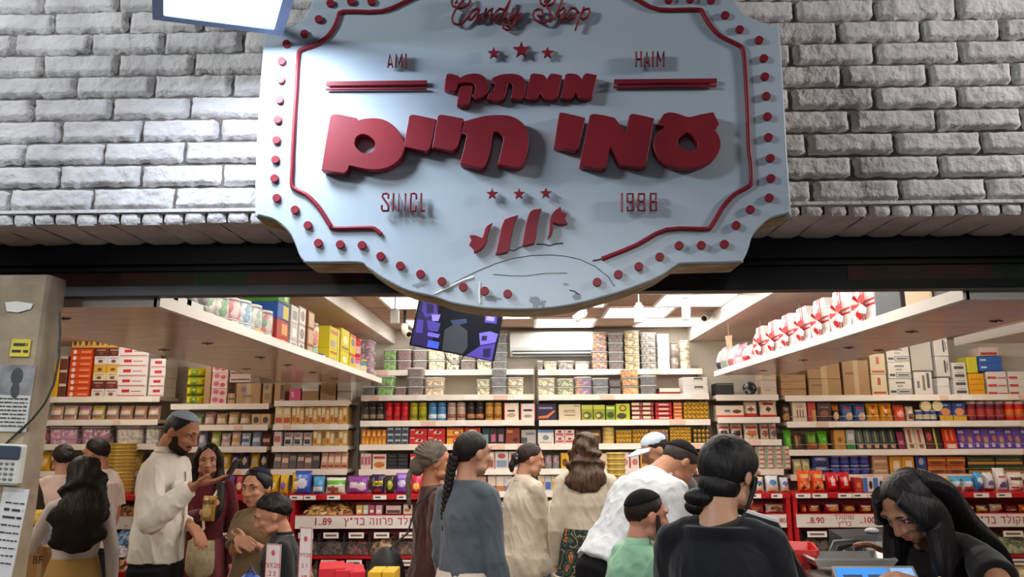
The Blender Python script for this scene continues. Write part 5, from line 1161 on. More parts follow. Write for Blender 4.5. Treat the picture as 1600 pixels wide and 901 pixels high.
for i in range(2):
    q = P(1446+18*i, 634, yo_+0.03)
    mb = MB(); mb.tube([(0,0.0,0),(0,0.03,0)], [0.048,0.048], 18, smooth=False); o = mb.build('round_box', M('#e0cfa4', 0.4), None, (q.x, yo_+0.02, q.z)); tag(o, 'round cream biscuit box on the blue tins, %s one' % ('left','right')[i], 'box', 'round boxes on the blue tins')
run(('G','T1'), 1474, 1517, 2, 628, 'box', 'chocolate_box', 'box', 'navy box with a wafer picture', W, BX('#27407a', (e_,0.5,0.5,0.36,0.2,'#d88a5a'), (r_,0,0,1,0.32,'#e0b02c'), (r_,0.3,0.8,0.7,0.9,'#8aa0c8')), 0.09)
run(('G','T1'), 1520, 1580, 4, 626, 'tin', 'crisp_tube', 'tube', 'maroon tube of crisps', W, (('#6e1c34', '#c9b0a8'), {'band': '#a8342c'}), 0.07)
run(('G','T1'), 1581, 1625, 3, 626, 'tin', 'crisp_tube', 'tube', 'bright red tube of crisps', W, (('#c8201e', '#e0c8b8'), {'band': '#e06a1e'}), 0.07)
W = 'right rack second shelf'
for x0, x1, yt, nm, c, decs in ((1228,1241,671,'crumpled green bag','#4ea41e',((e_,0.5,0.4,0.3,0.2,'#6fc03a'),)), (1242,1258,675,'brown stick bag','#5a3c24',((r_,0.2,0.2,0.4,0.8,'#a8804a'),)), (1264,1281,675,'green bag of brown sweets','#6a9a2a',((r_,0,0,1,0.4,'#a85a2a'),)), (1282,1298,673,'bright green chip bag','#58b02a',((r_,0,0,1,0.35,'#c8883a'),))):
    run(('G','T2'), x0, x1, 1, yt, 'bag', 'snack_bag', 'bag', nm, W, BX(c, *decs), 0.09)
run(('G','T2'), 1305, 1323, 1, 671, 'box', 'chocolate_box', 'box', 'gold brown box', W, BX('#c08a3c', (e_,0.5,0.5,0.2,0.14,'#8a5a22')), 0.09)
run(('G','T2'), 1324, 1338, 1, 671, 'box', 'chocolate_box', 'box', 'pale grey box with a green foot', W, BX('#9ea49a', (r_,0,0,1,0.25,'#2e7a3a'), (r_,0.2,0.5,0.8,0.8,'#c8ccc4')), 0.09)
run(('G','T2'), 1340, 1403, 5, 668, 'bar', 'chocolate_bar', 'chocolate bar', 'black green chocolate bar', W, BX('#15201a', (r_,0.4,0.35,0.6,0.85,'#7a8a3a'), (e_,0.5,0.16,0.3,0.1,'#c88a6a')), 0.03)
run(('G','T2'), 1405, 1416, 1, 674, 'bar', 'chocolate_bar', 'chocolate bar', 'plum red chocolate bar', W, BX('#7a1c3c', (r_,0.2,0.3,0.8,0.5,'#c8607a')), 0.03)
run(('G','T2'), 1419, 1449, 2, 666, 'bar', 'chocolate_bar', 'chocolate bar', 'cream chocolate bar with vertical print', W, BX('#dcc9b0', (r_,0.3,0.3,0.6,0.9,'#a05a4a'), (e_,0.5,0.15,0.25,0.1,'#7a5a3a')), 0.03)
for x0, x1, nm, c, decs in ((1450,1462,'brown cherry bar','#5a2422',((e_,0.5,0.6,0.3,0.2,'#b84a4a'),)), (1463,1474,'dark bar with lime edge','#2a2420',((r_,0,0,0.3,1,'#b8b04a'),)), (1477,1499,'red finger wafer bar','#d0241c',((r_,0.2,0.4,0.35,0.9,'#e0903a'),(r_,0.6,0.4,0.75,0.9,'#e0903a'),(r_,0.15,0.05,0.85,0.25,'#f0d0c0')))):
    run(('G','T2'), x0, x1, 1, 668, 'bar', 'chocolate_bar', 'chocolate bar', nm, W, BX(c, *decs), 0.03)
run(('G','T2'), 1501, 1625, 10, 668, 'bar', 'chocolate_bar', 'chocolate bar', 'purple chocolate bar', W, variants=[BX('#5a3c94', (e_,0.6,0.5,0.28,0.16,'#b8764a'), (r_,0.1,0.1,0.5,0.3,'#d8ccec'), (r_,0.15,0.75,0.85,0.88,'#c8b8e0')), BX('#6a4aa0', (e_,0.5,0.45,0.3,0.15,'#c88a5a'), (r_,0.1,0.08,0.6,0.28,'#ddd2ee'))], d=0.03)
W = 'right rack third shelf'
run(('G','T3'), 1239, 1267, 2, 717, 'bag', 'wafer_bag', 'bag', 'pale yellow wafer bag', W, BX('#d8d0a4', (r_,0.2,0.3,0.8,0.6,'#b0a848')), 0.08)
run(('G','T3'), 1268, 1294, 1, 710, 'box', 'cookie_box', 'box', 'navy cookie box', W, BX('#20306a', ('t','OREO',0.5,0.62,0.42,'#f0f2f6'), (e_,0.8,0.2,0.12,0.15,'#15151a')), 0.12, 2, 'navy cookie boxes')
run(('G','T3'), 1297, 1358, 4, 712, 'tin', 'round_tin', 'tin', 'navy round sweet tub', W, (('#2a3a86', '#a8a4b8'), {'band': '#4a4a9a'}), 0.1, 2, 'navy round sweet tubs')
run(('G','T3'), 1361, 1386, 1, 711, 'box', 'cookie_box', 'box', 'tan wafer box', W, BX('#b88a6a', (r_,0.1,0.3,0.9,0.5,'#e0c8a8')), 0.12, 2, 'tan wafer boxes')
run(('G','T3'), 1388, 1427, 2, 712, 'box', 'cookie_box', 'box', 'orange yellow biscuit box', W, BX('#d89a26', (r_,0.3,0.15,0.8,0.75,'#e8dcc4')), 0.1)
run(('G','T3'), 1429, 1446, 1, 712, 'box', 'cookie_box', 'box', 'dark blue biscuit box', W, BX('#2a3c78', (e_,0.5,0.7,0.25,0.2,'#a8b0c8')), 0.1)
run(('G','T3'), 1447, 1506, 2, 713, 'box', 'cookie_tray', 'pack', 'orange biscuit tray', W, BX('#b8582a', (r_,0,0.5,1,0.7,'#e0b03a'), (e_,0.5,0.3,0.4,0.16,'#6a2e1a')), 0.1, 2, 'orange biscuit trays')
run(('G','T3'), 1509, 1596, 2, 713, 'box', 'cookie_tray', 'pack', 'dark green biscuit tray', W, BX('#2e3a24', (r_,0,0.1,1,0.4,'#c8883a'), (r_,0.1,0.6,0.9,0.7,'#7a8a4a')), 0.1, 2, 'dark green biscuit trays')

# ================================================================== RED SWEET COUNTERS
YC = 6.84
ZTOP = (P(560, 771, YC).z + P(1420, 770, YC).z)/2
ZNI, ZSG0 = P(560, 804, YC).z, P(560, 825, YC).z
def counter(key, label, x0p, x1p, tags, sign=None, bins=0):
    xa, xb = P(x0p, 800, YC).x, P(x1p, 800, YC).x; hx = (xb-xa)/2; xc = (xa+xb)/2
    t = thing('sweet_counter', label, 'shop counter', (xc, YC, 0))
    for sx in (-1, 1):
        mb = MB(); x_ = sx*(hx-0.018); mb.box(x_-0.018, 0, 0, x_+0.018, 0.33, ZTOP-0.045); mb.build('side_panel', M_REDP, t)
    mb = MB(); mb.cbox(-hx, -0.015, ZTOP-0.045, hx, 0.33, ZTOP, 0.004); top = mb.build('top', M_REDP, t)
    for px, wpx in tags:
        mb = MB()
        p = P(px, 775, YC).x-xc; w_ = wpx/FPX*YC
        mb.box(p-w_/2, -0.019, ZTOP-0.043, p+w_/2, -0.015, ZTOP-0.006, 0); mb.box(p-w_*0.35, -0.0196, ZTOP-0.030, p+w_*0.05, -0.019, ZTOP-0.018, 1)
        mb.build('price_tag', [M_TAG, ink], top)
    mb = MB(); mb.box(-hx+0.036, 0.0, ZNI-0.02, hx-0.036, 0.31, ZNI); mb.build('shelf', M_REDP, t)
    mb = MB(); mb.box(-hx+0.036, 0.31, 0, hx-0.036, 0.325, ZTOP-0.045); mb.build('back_panel', M('#8e1018', 0.5), t)
    if sign:
        sa, sb, items = sign
        a, b = P(sa, 815, YC).x-xc, P(sb, 815, YC).x-xc
        mb = MB(); mb.box(a, -0.02, ZSG0, b, -0.006, ZNI-0.003); s_ = mb.build('sign_board', M('#e9e4df', 0.4), t)
        mb = MB(); mb.box(a, -0.0206, ZNI-0.006, b, -0.02, ZNI-0.003); mb.build('border', M('#c4242c', 0.5), s_)
        hs = (ZNI-ZSG0)
        for txt, px, sz, dz in items:
            link('lettering', text_mesh(txt, sz*hs, M('#a81c26', 0.5), 0.001, 0.012), s_, (P(px, 815, YC).x-xc, -0.021, (ZNI+ZSG0)/2+dz*hs))
    # clear bins in two rows
    for r in range(2):
        z1 = ZSG0-0.02-r*0.22; z0 = z1-0.2
        n = bins
        for i in range(n):
            w_ = (2*hx-0.08)/n; x_ = -hx+0.04+w_*(i+0.5)
            mb = MB(); y0 = -0.02-0.05*r
            mb.box(x_-w_*0.49, y0, z0, x_-w_*0.49+0.004, 0.29, z1-0.02); mb.box(x_+w_*0.49-0.004, y0, z0, x_+w_*0.49, 0.29, z1-0.02); mb.box(x_-w_*0.49, y0, z0, x_+w_*0.49, y0+0.004, z0+0.11); mb.box(x_-w_*0.49, y0, z0-0.004, x_+w_*0.49, 0.29, z0)
            b_ = mb.build('bin', clear('#d8d4d0', 0.03), t)
            mb = MB(); mb.box(x_-w_*0.3, y0-0.006, z1-0.06, x_+w_*0.3, y0-0.003, z1-0.012, 0); mb.box(x_-w_*0.22, y0-0.0068, z1-0.044, x_+w_*0.22, y0-0.006, z1-0.028, 1); mb.build('name_tag', [M_TAG, M('#7a5a58', 0.6)], b_)
            BINS[(key, r, i)] = (xc+x_, YC+y0, z0+0.001, w_*0.96)
        mb = MB(); mb.box(-hx+0.036, -0.03-0.05*r, z0-0.03, hx-0.036, 0.30, z0-0.006); mb.build('bin_rail', M_REDP, t)
    ZS[(key,'top')] = (ZTOP, YC-0.02); ZS[(key,'niche')] = (ZNI, YC); return t
BINS = {}
counter('K1', 'red sweet counter at the far left piled with wrapped candy', 140, 452, [(180,16),(352,20),(410,18),(432,14)], (168, 330, [('1', 210, 0.8, 0), ('..', 199, 0.6, -0.1)]), 5)
counter('K2', 'red sweet counter left of centre with a price sign and chocolate bins', 454, 664, [(464,20),(485,18),(522,20),(594,20),(630,18)], (462, 648, [('1..89', 505, 0.74, 0), ('שוקולד פרווה בד"ץ', 604, 0.8, 0.02)]), 5)
counter('K3', 'narrow red sweet counter behind the woman in black', 1112, 1236, [(1180,16),(1213,16)], (1120, 1228, [('80', 1222, 0.5, 0)]), 3)
counter('K4', 'long red sweet counter at the right with yellow packs and price signs', 1240, 1660, [(1254,22),(1280,22),(1320,22),(1342,22),(1366,22),(1390,14),(1532,22),(1567,22)], (1244, 1660, [('..8.90', 1273, 0.62, 0), ('שוקולד', 1318, 0.5, 0.24), ('בד"ץ', 1318, 0.5, -0.24), ('..100', 1354, 0.62, 0), ('שוקולד בד"ץ', 1566, 0.78, 0.0)]), 8)
def loose(label, loc, w_, d_, h_, cols, scale=40, name='loose_sweets', slope=0.35, group=None):
    """a heap of sweets no one could count"""
    mb = MB(); nx, ny = 22, 14; vs = []; fs = []; s_ = random.random()*40
    for j in range(ny+1):
        for i in range(nx+1):
            u, v = i/nx, j/ny
            e = min(u, 1-u, v, 1-v)
            z = h_*min(1, (e/0.16))**0.6*(0.65+slope*v+0.22*noise.noise(Vector((u*3+s_, v*3, 0)))) + 0.010*noise.noise(Vector((u*w_*70, v*d_*70, s_)))
            vs.append(((u-0.5)*w_, v*d_, max(z, 0.0)))
    for j in range(ny):
        for i in range(nx): a = j*(nx+1)+i; fs.append((a, a+1, a+nx+2, a+nx+1))
    mb.add(vs, fs, 0, True)
    o = mb.build(name, candy(cols, scale, 0.35, 1.0), None, loc)
    return tag(o, label, 'sweets', group, 'stuff')
CH = [(['#2c1c18','#3c2822','#4a332a','#5a4034'],'dark chocolate'), (['#6a4a30','#8a6a4a','#3c2822','#c8a878'],'mixed chocolate'), (['#241a18','#38282a','#4a3a34'],'black chocolate'), (['#4a2e20','#6a4228','#2c1c18'],'brown chocolate'), (['#3a2420','#7a1e22','#2c1c18'],'red flecked chocolate')]
k = 0
for (key, r, i), (bx, by, bz, bw) in BINS.items():
    c, nm = CH[(i*2+r) % 5]
    if key == 'K4' and i >= 6: c, nm = ((['#e0d0a4','#d0bc88','#efe4c4'],'cream flake'), (['#a8683a','#7a4422','#c08a5a'],'caramel'), (['#8a9470','#b0b48a','#6a7458'],'green grey'), (['#e4d8b0','#cfc090','#f0e8d0'],'pale corn'))[(i+r*2) % 4]
    if key == 'K1': continue
    pos = {'K2':'counter left of centre','K3':'narrow counter','K4':'long right counter'}[key]
    n = {'K2':5,'K3':3,'K4':8}[key]
    loose('heap of loose %s pieces, %s bin, %s of %s row, %s' % (nm, ordl(i, n), 'upper' if r == 0 else 'lower', 'the', pos) if False else 'loose %s pieces in the %s row, %s bin, %s' % (nm, ('upper','lower')[r], ordl(i, n), pos), (bx, by+0.008, bz), bw*0.97, 0.26, 0.155, c, 34)
# wrapped candy piled along the far left counter
for x0, x1, y0, y1, dy, cols, nm in ((150,176,828,848,-0.06,['#5a5458','#8a8488','#3a3438','#b8b0b0'],'grey and silver wrapped'), (178,214,822,850,-0.06,['#5a8ab8','#8ab4d8','#3f6a9a','#b8d4e8'],'blue wrapped'), (150,196,846,870,-0.16,['#e8e4e8','#c8d0e0','#d8c8c0','#7a9ac8'],'white wrapped'), (150,176,868,892,-0.22,['#7a8060','#b8a84a','#5a6a7a','#d0c8b0'],'green and grey wrapped'), (178,214,866,892,-0.22,['#a84a2a','#d87a3a','#3a5a3a','#e8d0b0','#c8302a'],'orange and red wrapped'), (215,330,832,880,-0.12,['#b84a3a','#d8c8a8','#6a8a5a','#4a6aa8'],'mixed wrapped')):
    a, b = P(x0, y1, YC+dy), P(x1, y0, YC+dy)
    loose('heap of %s candy in the far left counter' % nm, (((a.x+b.x)/2), YC+dy-0.03, a.z), b.x-a.x, 0.22+abs(dy)*0.3, (b.z-a.z)*0.95, cols, 42)
a = P(150, 893, YC-0.26)
mb = MB(); mb.box(P(148,893,YC-0.26).x, YC-0.27, a.z-0.05, P(335,893,YC-0.26).x, YC-0.25, a.z); mb.box(P(148,893,YC-0.26).x, YC-0.25, a.z-0.05, P(335,893,YC-0.26).x, YC, a.z-0.02)
tag(mb.build('candy_ledge', M_REDP), 'red ledge holding wrapped candy before the far left counter', 'ledge')
loose('gold wrapped sweets heaped in the niche left of centre', (P(510,803,YC).x, YC+0.01, ZNI), P(549,803,YC).x-P(470,803,YC).x, 0.22, 0.10, ['#c8a04a','#e0c88a','#7a4a2a','#a87a3a','#5a3422'], 34)
loose('brown sweets heaped in the niche of the far left counter', (P(196,803,YC).x, YC+0.01, ZNI), 0.2, 0.2, 0.1, ['#a8783a','#6a4422','#c8a060'], 34)
mb = MB(); q = P(188, 803, YC); mb.add([(0,0,0),(0.05,0,0),(0.04,0.01,0.1),(0.0,0.01,0.1),(0.025,0.05,0.05)], [(0,1,2,3),(0,3,4),(1,4,2),(0,4,1),(3,2,4)]); tag(mb.build('paper_bag', M('#e4ddd0', 0.7), None, (q.x-0.06, YC-0.0, ZNI+0.001)), 'small white paper bag in the far left niche', 'bag')
# books-like boxes in the niche left of centre
for x0, x1, c, nm in ((559,569,'#d8b05a','gold'), (570,578,'#c8d0c0','mint'), (579,588,'#b8506a','rose'), (589,599,'#d0a8b8','lilac')):
    run(('K2','niche'), x0, x1, 1, 789, 'box', 'sweet_box', 'box', 'upright %s sweet box' % nm, 'niche left of centre', BX(c, (r_,0.2,0.2,0.8,0.5,'#f0e8dc')), 0.1)
run(('K2','niche'), 604, 630, 1, 788, 'box', 'sweet_box', 'box', 'black and pink box with a picture', 'niche left of centre', BX('#3a2c2c', (r_,0.05,0.1,0.95,0.9,'#d8b8b0'), (r_,0.1,0.15,0.9,0.45,'#5a3a3a')), 0.1)
run(('K2','niche'), 632, 646, 1, 788, 'box', 'sweet_box', 'box', 'cream box behind the turban', 'niche left of centre', BX('#d8c8b0', (r_,0.2,0.3,0.8,0.6,'#a86a5a')), 0.1)
# bags along the counter tops
W = 'counter left of centre'
for x0, x1, yt, c, decs, nm in (
 (455,474,738,'#d8b81c',((e_,0.5,0.45,0.3,0.2,'#e8dca0'),(e_,0.5,0.7,0.25,0.1,'#b86a1a')),'yellow snack bag'), (459,487,735,'#3a5cc0',((e_,0.5,0.45,0.32,0.22,'#d8dcf0'),(r_,0.2,0.7,0.8,0.85,'#7a98e0')),'royal blue snack bag'),
 (488,507,744,'#4a9ac8',((r_,0.1,0.15,0.9,0.45,'#d8e4e8'),),'sky blue snack bag'), (508,540,746,'#d8dcd0',((r_,0,0.6,1,0.85,'#6ab03a'),(e_,0.4,0.3,0.3,0.18,'#8a5a3a')),'white and green snack bag'),
 (542,577,744,'#8a4a98',((e_,0.3,0.5,0.2,0.2,'#e0c8d8'),(e_,0.7,0.4,0.22,0.25,'#d8d0dc')),'purple pink snack bag')):
    run(('K2','top'), x0, x1, 1, yt, 'bag', 'snack_bag', 'bag', nm, W, BX(c, *decs), 0.1, ins=0.05)
run(('K2','top'), 579, 601, 1, 741, 'bag', 'snack_bag', 'bag', 'dark purple chip bag with yellow print', W, BX('#32264a', (r_,0.08,0.4,0.92,0.68,'#d8c81e'), ('t','Takis',0.5,0.55,0.26,'#2a1c3a'), (e_,0.5,0.15,0.3,0.1,'#b83a2a')), 0.1, ins=0.04)
run(('K2','top'), 602, 616, 1, 744, 'bag', 'snack_bag', 'bag', 'olive and black chip bag', W, BX('#34342a', (e_,0.5,0.5,0.36,0.25,'#a8a83a')), 0.1, ins=0.04)
run(('K2','top'), 617, 640, 1, 739, 'bag', 'snack_bag', 'bag', 'violet snack bag', W, BX('#7a4ab0', (e_,0.5,0.5,0.3,0.2,'#d0c0e8'), (r_,0.1,0.75,0.9,0.9,'#a07ad0')), 0.1, ins=0.04)
run(('K2','top'), 641, 660, 1, 742, 'bag', 'snack_bag', 'bag', 'crimson snack bag behind the turban', W, BX('#c02848', (e_,0.5,0.4,0.3,0.2,'#e8c04a')), 0.1, ins=0.04)
W = 'far left counter'
for x0, x1, yt, c, k, nm in ((300,352,745,'#a83a4a','#e0c8a0','garnet snack bag'),(354,367,744,'#6a3a8a','#c8a8d8','plum purple snack bag'),(368,383,744,'#c03a34','#e8c8a8','scarlet snack bag'),(384,398,745,'#c87a3a','#ead0a0','tangerine snack bag'),(399,416,744,'#d8b41e','#a83a1e','lemon snack bag'),(418,436,741,'#d0a818','#e8d88a','golden snack bag'),(437,451,742,'#e0b82a','#8a5ab0','sunny yellow snack bag')):
    run(('K1','top'), x0, x1, 1, yt, 'bag', 'snack_bag', 'bag', nm, W, BX(c, (e_,0.5,0.45,0.3,0.2,k)), 0.1, ins=0.05)
W = 'narrow right counter'
for x0, x1, yt, c, k, nm in ((1176,1193,745,'#d0ccb8','#3a5a9a','cream snack bag with a blue star'),(1195,1216,743,'#ccd4d8','#3f74b0','pale blue snack bag'),(1218,1232,746,'#c8ccd8','#5a4a9a','white and violet snack bag'),(1122,1174,748,'#d8b0a0','#b83a3a','rosy snack bag behind the hair')):
    run(('K3','top'), x0, x1, 1, yt, 'bag', 'snack_bag', 'bag', nm, W, BX(c, (e_,0.5,0.6,0.28,0.16,k), (r_,0.1,0,0.9,0.3,'#d8cfa8')), 0.1, ins=0.05)
W = 'long right counter'
run(('K4','top'), 1246, 1288, 2, 735, 'bag', 'snack_bag', 'bag', 'orange bag of filled snacks', W, BX('#e0501c', (e_,0.5,0.75,0.34,0.1,'#d8b06a'), (e_,0.5,0.3,0.4,0.2,'#e88a4a'), (e_,0.35,0.2,0.14,0.1,'#5a2a14'), (e_,0.7,0.22,0.14,0.1,'#e8d0b0')), 0.12, ins=0.05)
run(('K4','top'), 1290, 1329, 2, 738, 'bag', 'snack_bag', 'bag', 'cherry red sweets bag', W, BX('#c8101c', (r_,0.35,0.3,0.62,0.75,'#e8c8c8'), (e_,0.5,0.12,0.4,0.08,'#a00c16')), 0.12, ins=0.05)
run(('K4','top'), 1331, 1342, 1, 746, 'box', 'sweet_box', 'box', 'red box with an orange face', W, BX('#b8302a', (e_,0.5,0.5,0.3,0.2,'#d8883a')), 0.1, ins=0.05)
run(('K4','top'), 1344, 1377, 2, 746, 'box', 'sweet_box', 'box', 'white and blue box with a dark silhouette', W, BX('#dcdce0', (r_,0,0,0.42,1,'#3f70b8'), (e_,0.72,0.5,0.18,0.3,'#3a2220')), 0.1, ins=0.05)
run(('K4','top'), 1379, 1480, 4, 747, 'box', 'sweet_box', 'box', 'yellow sweet box by the cashier', W, BX('#d8a81e', (r_,0.1,0.2,0.9,0.6,'#8a4a1e')), 0.1, ins=0.05)
run(('K4','top'), 1482, 1521, 2, 744, 'bag', 'marshmallow_bag', 'bag', 'blue topped marshmallow bag', W, BX('#c8d4dc', (r_,0,0.68,1,1,'#3a9ad0'), (r_,0.1,0.1,0.9,0.35,'#b0525a')), 0.12, ins=0.05)
run(('K4','top'), 1523, 1536, 1, 738, 'bag', 'marshmallow_bag', 'bag', 'bright blue tall marshmallow bag', W, BX('#3a9ad8', (r_,0.1,0.1,0.9,0.4,'#3f6ab0'), (e_,0.5,0.6,0.3,0.16,'#dce4e8')), 0.12, ins=0.05)
run(('K4','top'), 1538, 1553, 1, 738, 'bag', 'marshmallow_bag', 'bag', 'white bag with a dark red foot', W, BX('#dadada', (r_,0,0,1,0.16,'#a8202c'), (e_,0.5,0.45,0.3,0.14,'#6a5a8a')), 0.12, ins=0.05)
run(('K4','top'), 1555, 1574, 1, 731, 'bag', 'marshmallow_bag', 'bag', 'large white bag with a violet badge', W, BX('#e0dedc', (e_,0.5,0.28,0.34,0.14,'#5a5aa8'), (r_,0.2,0.55,0.8,0.66,'#b83a44')), 0.12, ins=0.05)
run(('K4','top'), 1576, 1600, 1, 738, 'bag', 'marshmallow_bag', 'bag', 'white bag with brown print and berries', W, BX('#e4e0da', (r_,0.1,0.55,0.9,0.72,'#6a3a34'), (e_,0.3,0.2,0.2,0.07,'#a84a4a'), (e_,0.75,0.15,0.16,0.06,'#8a5a3a')), 0.12, ins=0.05)
W = 'niche of the long right counter'
for x0, x1, yt, c, decs, nm in ((1246,1256,788,'#b8242c',((e_,0.5,0.4,0.36,0.3,'#d88a2a'),),'small red snack bag'), (1257,1278,788,'#8a2a22',((e_,0.4,0.4,0.3,0.3,'#c88a4a'),(r_,0.2,0.7,0.8,0.85,'#e0d0c8')),'brown red snack bag'), (1283,1308,787,'#a01820',((e_,0.6,0.35,0.36,0.3,'#d8983a'),(r_,0.15,0.7,0.85,0.88,'#ece0dc')),'deep red bag with a golden ball'), (1310,1332,787,'#7a2418',((e_,0.5,0.42,0.36,0.34,'#c8923a'),),'dark bag with a round biscuit'), (1338,1357,788,'#a8202a',((e_,0.5,0.35,0.36,0.3,'#c8a83a'),(r_,0.15,0.65,0.85,0.85,'#ecdcd8')),'red bag with white print'), (1358,1377,788,'#b02028',((e_,0.5,0.3,0.34,0.26,'#e0b02a'),(r_,0.1,0.65,0.9,0.85,'#f0e4e0')),'red bag with a yellow shape'),
   (1487,1518,789,'#1e1e22',((e_,0.75,0.6,0.2,0.2,'#c8a888'),(r_,0.3,0,0.55,0.2,'#a8c83a')),'black snack bag with a green corner'), (1520,1538,790,'#d8c02a',((r_,0.5,0.55,1,0.95,'#2a3a8a'),(e_,0.3,0.8,0.3,0.18,'#e0e0dc')),'yellow bag with a blue corner'), (1540,1560,788,'#d8ccb8',((e_,0.5,0.45,0.3,0.25,'#b8743a'),(r_,0.6,0,1,0.3,'#b83a34')),'cream bag with a brown heart'), (1562,1583,788,'#6a161e',((e_,0.5,0.25,0.4,0.16,'#c89a8a'),),'wine red snack bag'), (1585,1606,789,'#d87a1c',((e_,0.5,0.5,0.36,0.28,'#e8b04a'),),'orange bag at the frame edge')):
    run(('K4','niche'), x0, x1, 1, yt, 'bag', 'snack_bag', 'bag', nm, W, BX(c, *decs), 0.1, ins=0.02)
for x0, x1, c, nm in ((1166,1190,'#b83a34','red and white'),(1192,1222,'#d8c0a8','cream')):
    run(('K3','niche'), x0, x1, 1, 788, 'bag', 'snack_bag', 'bag', '%s praline bag' % nm, 'niche of the narrow counter', BX(c, (e_,0.5,0.5,0.35,0.25,'#7a4a2a'), (r_,0.1,0.1,0.5,0.3,'#e8dcd0')), 0.1)

# ---- columns of gold trays
def gold_stack(px, py0, py1, wpx, Y, z0, n, where):
    a = P(px, py0, Y); R_ = wpx/FPX*Y/2; H_ = (a.z-z0)/n
    mb = MB(); mb.lathe([(R_*0.86,0),(R_*0.9,H_*0.3),(R_*0.93,H_*0.75),(R_,H_*0.8),(R_,H_*0.97),(R_*0.95,H_)], 20)
    me = mb.mesh('gold_tray', M('#dcc46e', 0.25, metal=0.15, vary=(20, '#c0a04a')))
    for i in range(n):
        o = link('gold_tray', me, None, (a.x, Y, z0+0.001+i*H_)); tag(o, 'round gold plastic tray, %d of %d up the stack %s' % (i+1, n, where), 'tray', 'gold trays stacked '+where)
gold_stack(193, 692, 770, 42, YC+0.17, ZTOP, 14, 'behind the girl')
gold_stack(962, 707, 770, 30, 5.95, 0.95, 14, 'behind the cream cardigan')
q = P(962, 770, 5.95)
t = thing('display_stand', 'small red stand carrying gold trays behind the cream cardigan', 'stand', (q.x, 5.95, 0))
mb = MB(); mb.cbox(-0.16,-0.16,0.91,0.16,0.16,0.95); mb.build('top', M_REDP, t)
for sx in (-1, 1):
    for sy in (-1, 1): mb = MB(); mb.box(sx*0.13-0.015, sy*0.13-0.015, 0, sx*0.13+0.015, sy*0.13+0.015, 0.91); mb.build('leg', M_REDP, t)

# ================================================================== ON THE HANGING SHELVES
def proj(p):
    v = RM.transposed() @ (Vector(p)-CAM); return (800+FPX*v.x/-v.z, 450.5-FPX*v.y/-v.z)
def Yedge(px, X, lo=2.7, hi=7.5):
    for _ in range(40):
        m = (lo+hi)/2; u = proj((X, m, ZH))[0]
        if (u < px) == (X < 0): lo = m
        else: hi = m
    return (lo+hi)/2
ZSH = ZH+0.0225
def shelf_item(px, ytop, w_, d_, kind, name, cat, label, args, left=True, z0=None, h=None, dx=0.0, group=None):
    X = (XHL-0.03-dx) if left else (XHR+0.03+dx)
    Y = Yedge(px, X); zt = P(px, ytop, Y).z if h is None else None
    z = ZSH if z0 is None else z0
    hh = h if h is not None else zt-z
    good(kind, name, cat, label, (X, Y, z), (w_, d_, hh), args, R(90) if left else R(-90), group)
    return z+hh
HS = 'left hanging shelf'
# baby-bottle sweets in white display boxes
for i, px in enumerate((243, 262, 284, 304)):
    Y = Yedge(px, XHL-0.03)
    mb = MB(); w_ = 0.16
    mb.box(-w_/2,0,0,w_/2,0.005,0.05); mb.box(-w_/2,0.175,0,w_/2,0.18,0.12); mb.box(-w_/2,0.005,0,w_/2,0.175,0.004)
    for sx in (-1, 1): mb.add([(sx*w_/2,0,0),(sx*w_/2,0.18,0),(sx*w_/2,0.18,0.12),(sx*w_/2,0,0.05)], [(0,1,2,3)] if sx > 0 else [(3,2,1,0)])
    lab_ = ordl(i, 4)
    o = mb.build('display_box', M('#d4d4d4', 0.5), None, (XHL-0.03, Y, ZSH), (0,0,R(90))); tag(o, 'white display box of sweet bottles on the left hanging shelf, %s' % lab_, 'display box', 'display boxes of sweet bottles')
    for j in range(3):
        cl = ('#d8407a','#4ab05a','#c83a5a','#3a8ac8','#e87a3a')[(i*3+j*2) % 5]
        yy = Y+(j-1)*w_*0.31
        t = thing('sweet_bottle', 'sweet bottle with a %s cap in the %s display box, %s' % ({'#d8407a':'pink','#4ab05a':'green','#c83a5a':'red','#3a8ac8':'blue','#e87a3a':'orange'}[cl], lab_, ('near one','middle one','far one')[j]), 'bottle', (XHL-0.115, yy, ZSH+0.005), 0, 'sweet bottles in display boxes')
        key = ('sb', cl)
        if key not in _GM:
            a_ = MB(); a_.lathe([(0.024,0),(0.028,0.01),(0.028,0.06),(0.02,0.075)], 12); b_ = MB(); b_.lathe([(0.028,0.075),(0.03,0.085),(0.028,0.105),(0.012,0.122),(0.0,0.125)], 12)
            _GM[key] = [(a_.mesh('bottle', candy(['#d8d8e0','#b83a6a','#6a9ac8','#e8e0d0'], 60)), 'bottle'), (b_.mesh('cap', M(cl, 0.3)), 'cap')]
        for me, pn in _GM[key]: link(pn, me, t)
def col(px, tops, w_, d_, kind, name, cat, desc, argl, left=True, dx=0.0):
    """a pile: tops = list of pixel heights from the bottom article up"""
    z = None; n = len(tops)
    for i, yt in enumerate(tops):
        lab = '%s, %s' % (desc[i] if isinstance(desc, list) else desc, HS if left else 'right hanging shelf')
        if not isinstance(desc, list) and n > 1: lab += ', %s of pile' % ordv(i, n)
        z = shelf_item(px, yt, w_, d_, kind[i] if isinstance(kind, list) else kind, name[i] if isinstance(name, list) else name, cat, lab, argl[i % len(argl)], left, z, dx=dx)
LOL = (['#2a2a2a','#d8d8d0','#4a8a4a','#b8b0a0','#8a8a84'], '#d8dcdc')
T_ = lambda c, lid='#dfe3e2', sc=40: ((c,), {'lid': lid, 'scale': sc})
col(334, [489, 460], 0.19, 0.19, 'jar', 'sweet_tub', 'tub', 'round tub of striped lollipops', [(LOL, {'scale': 30})])
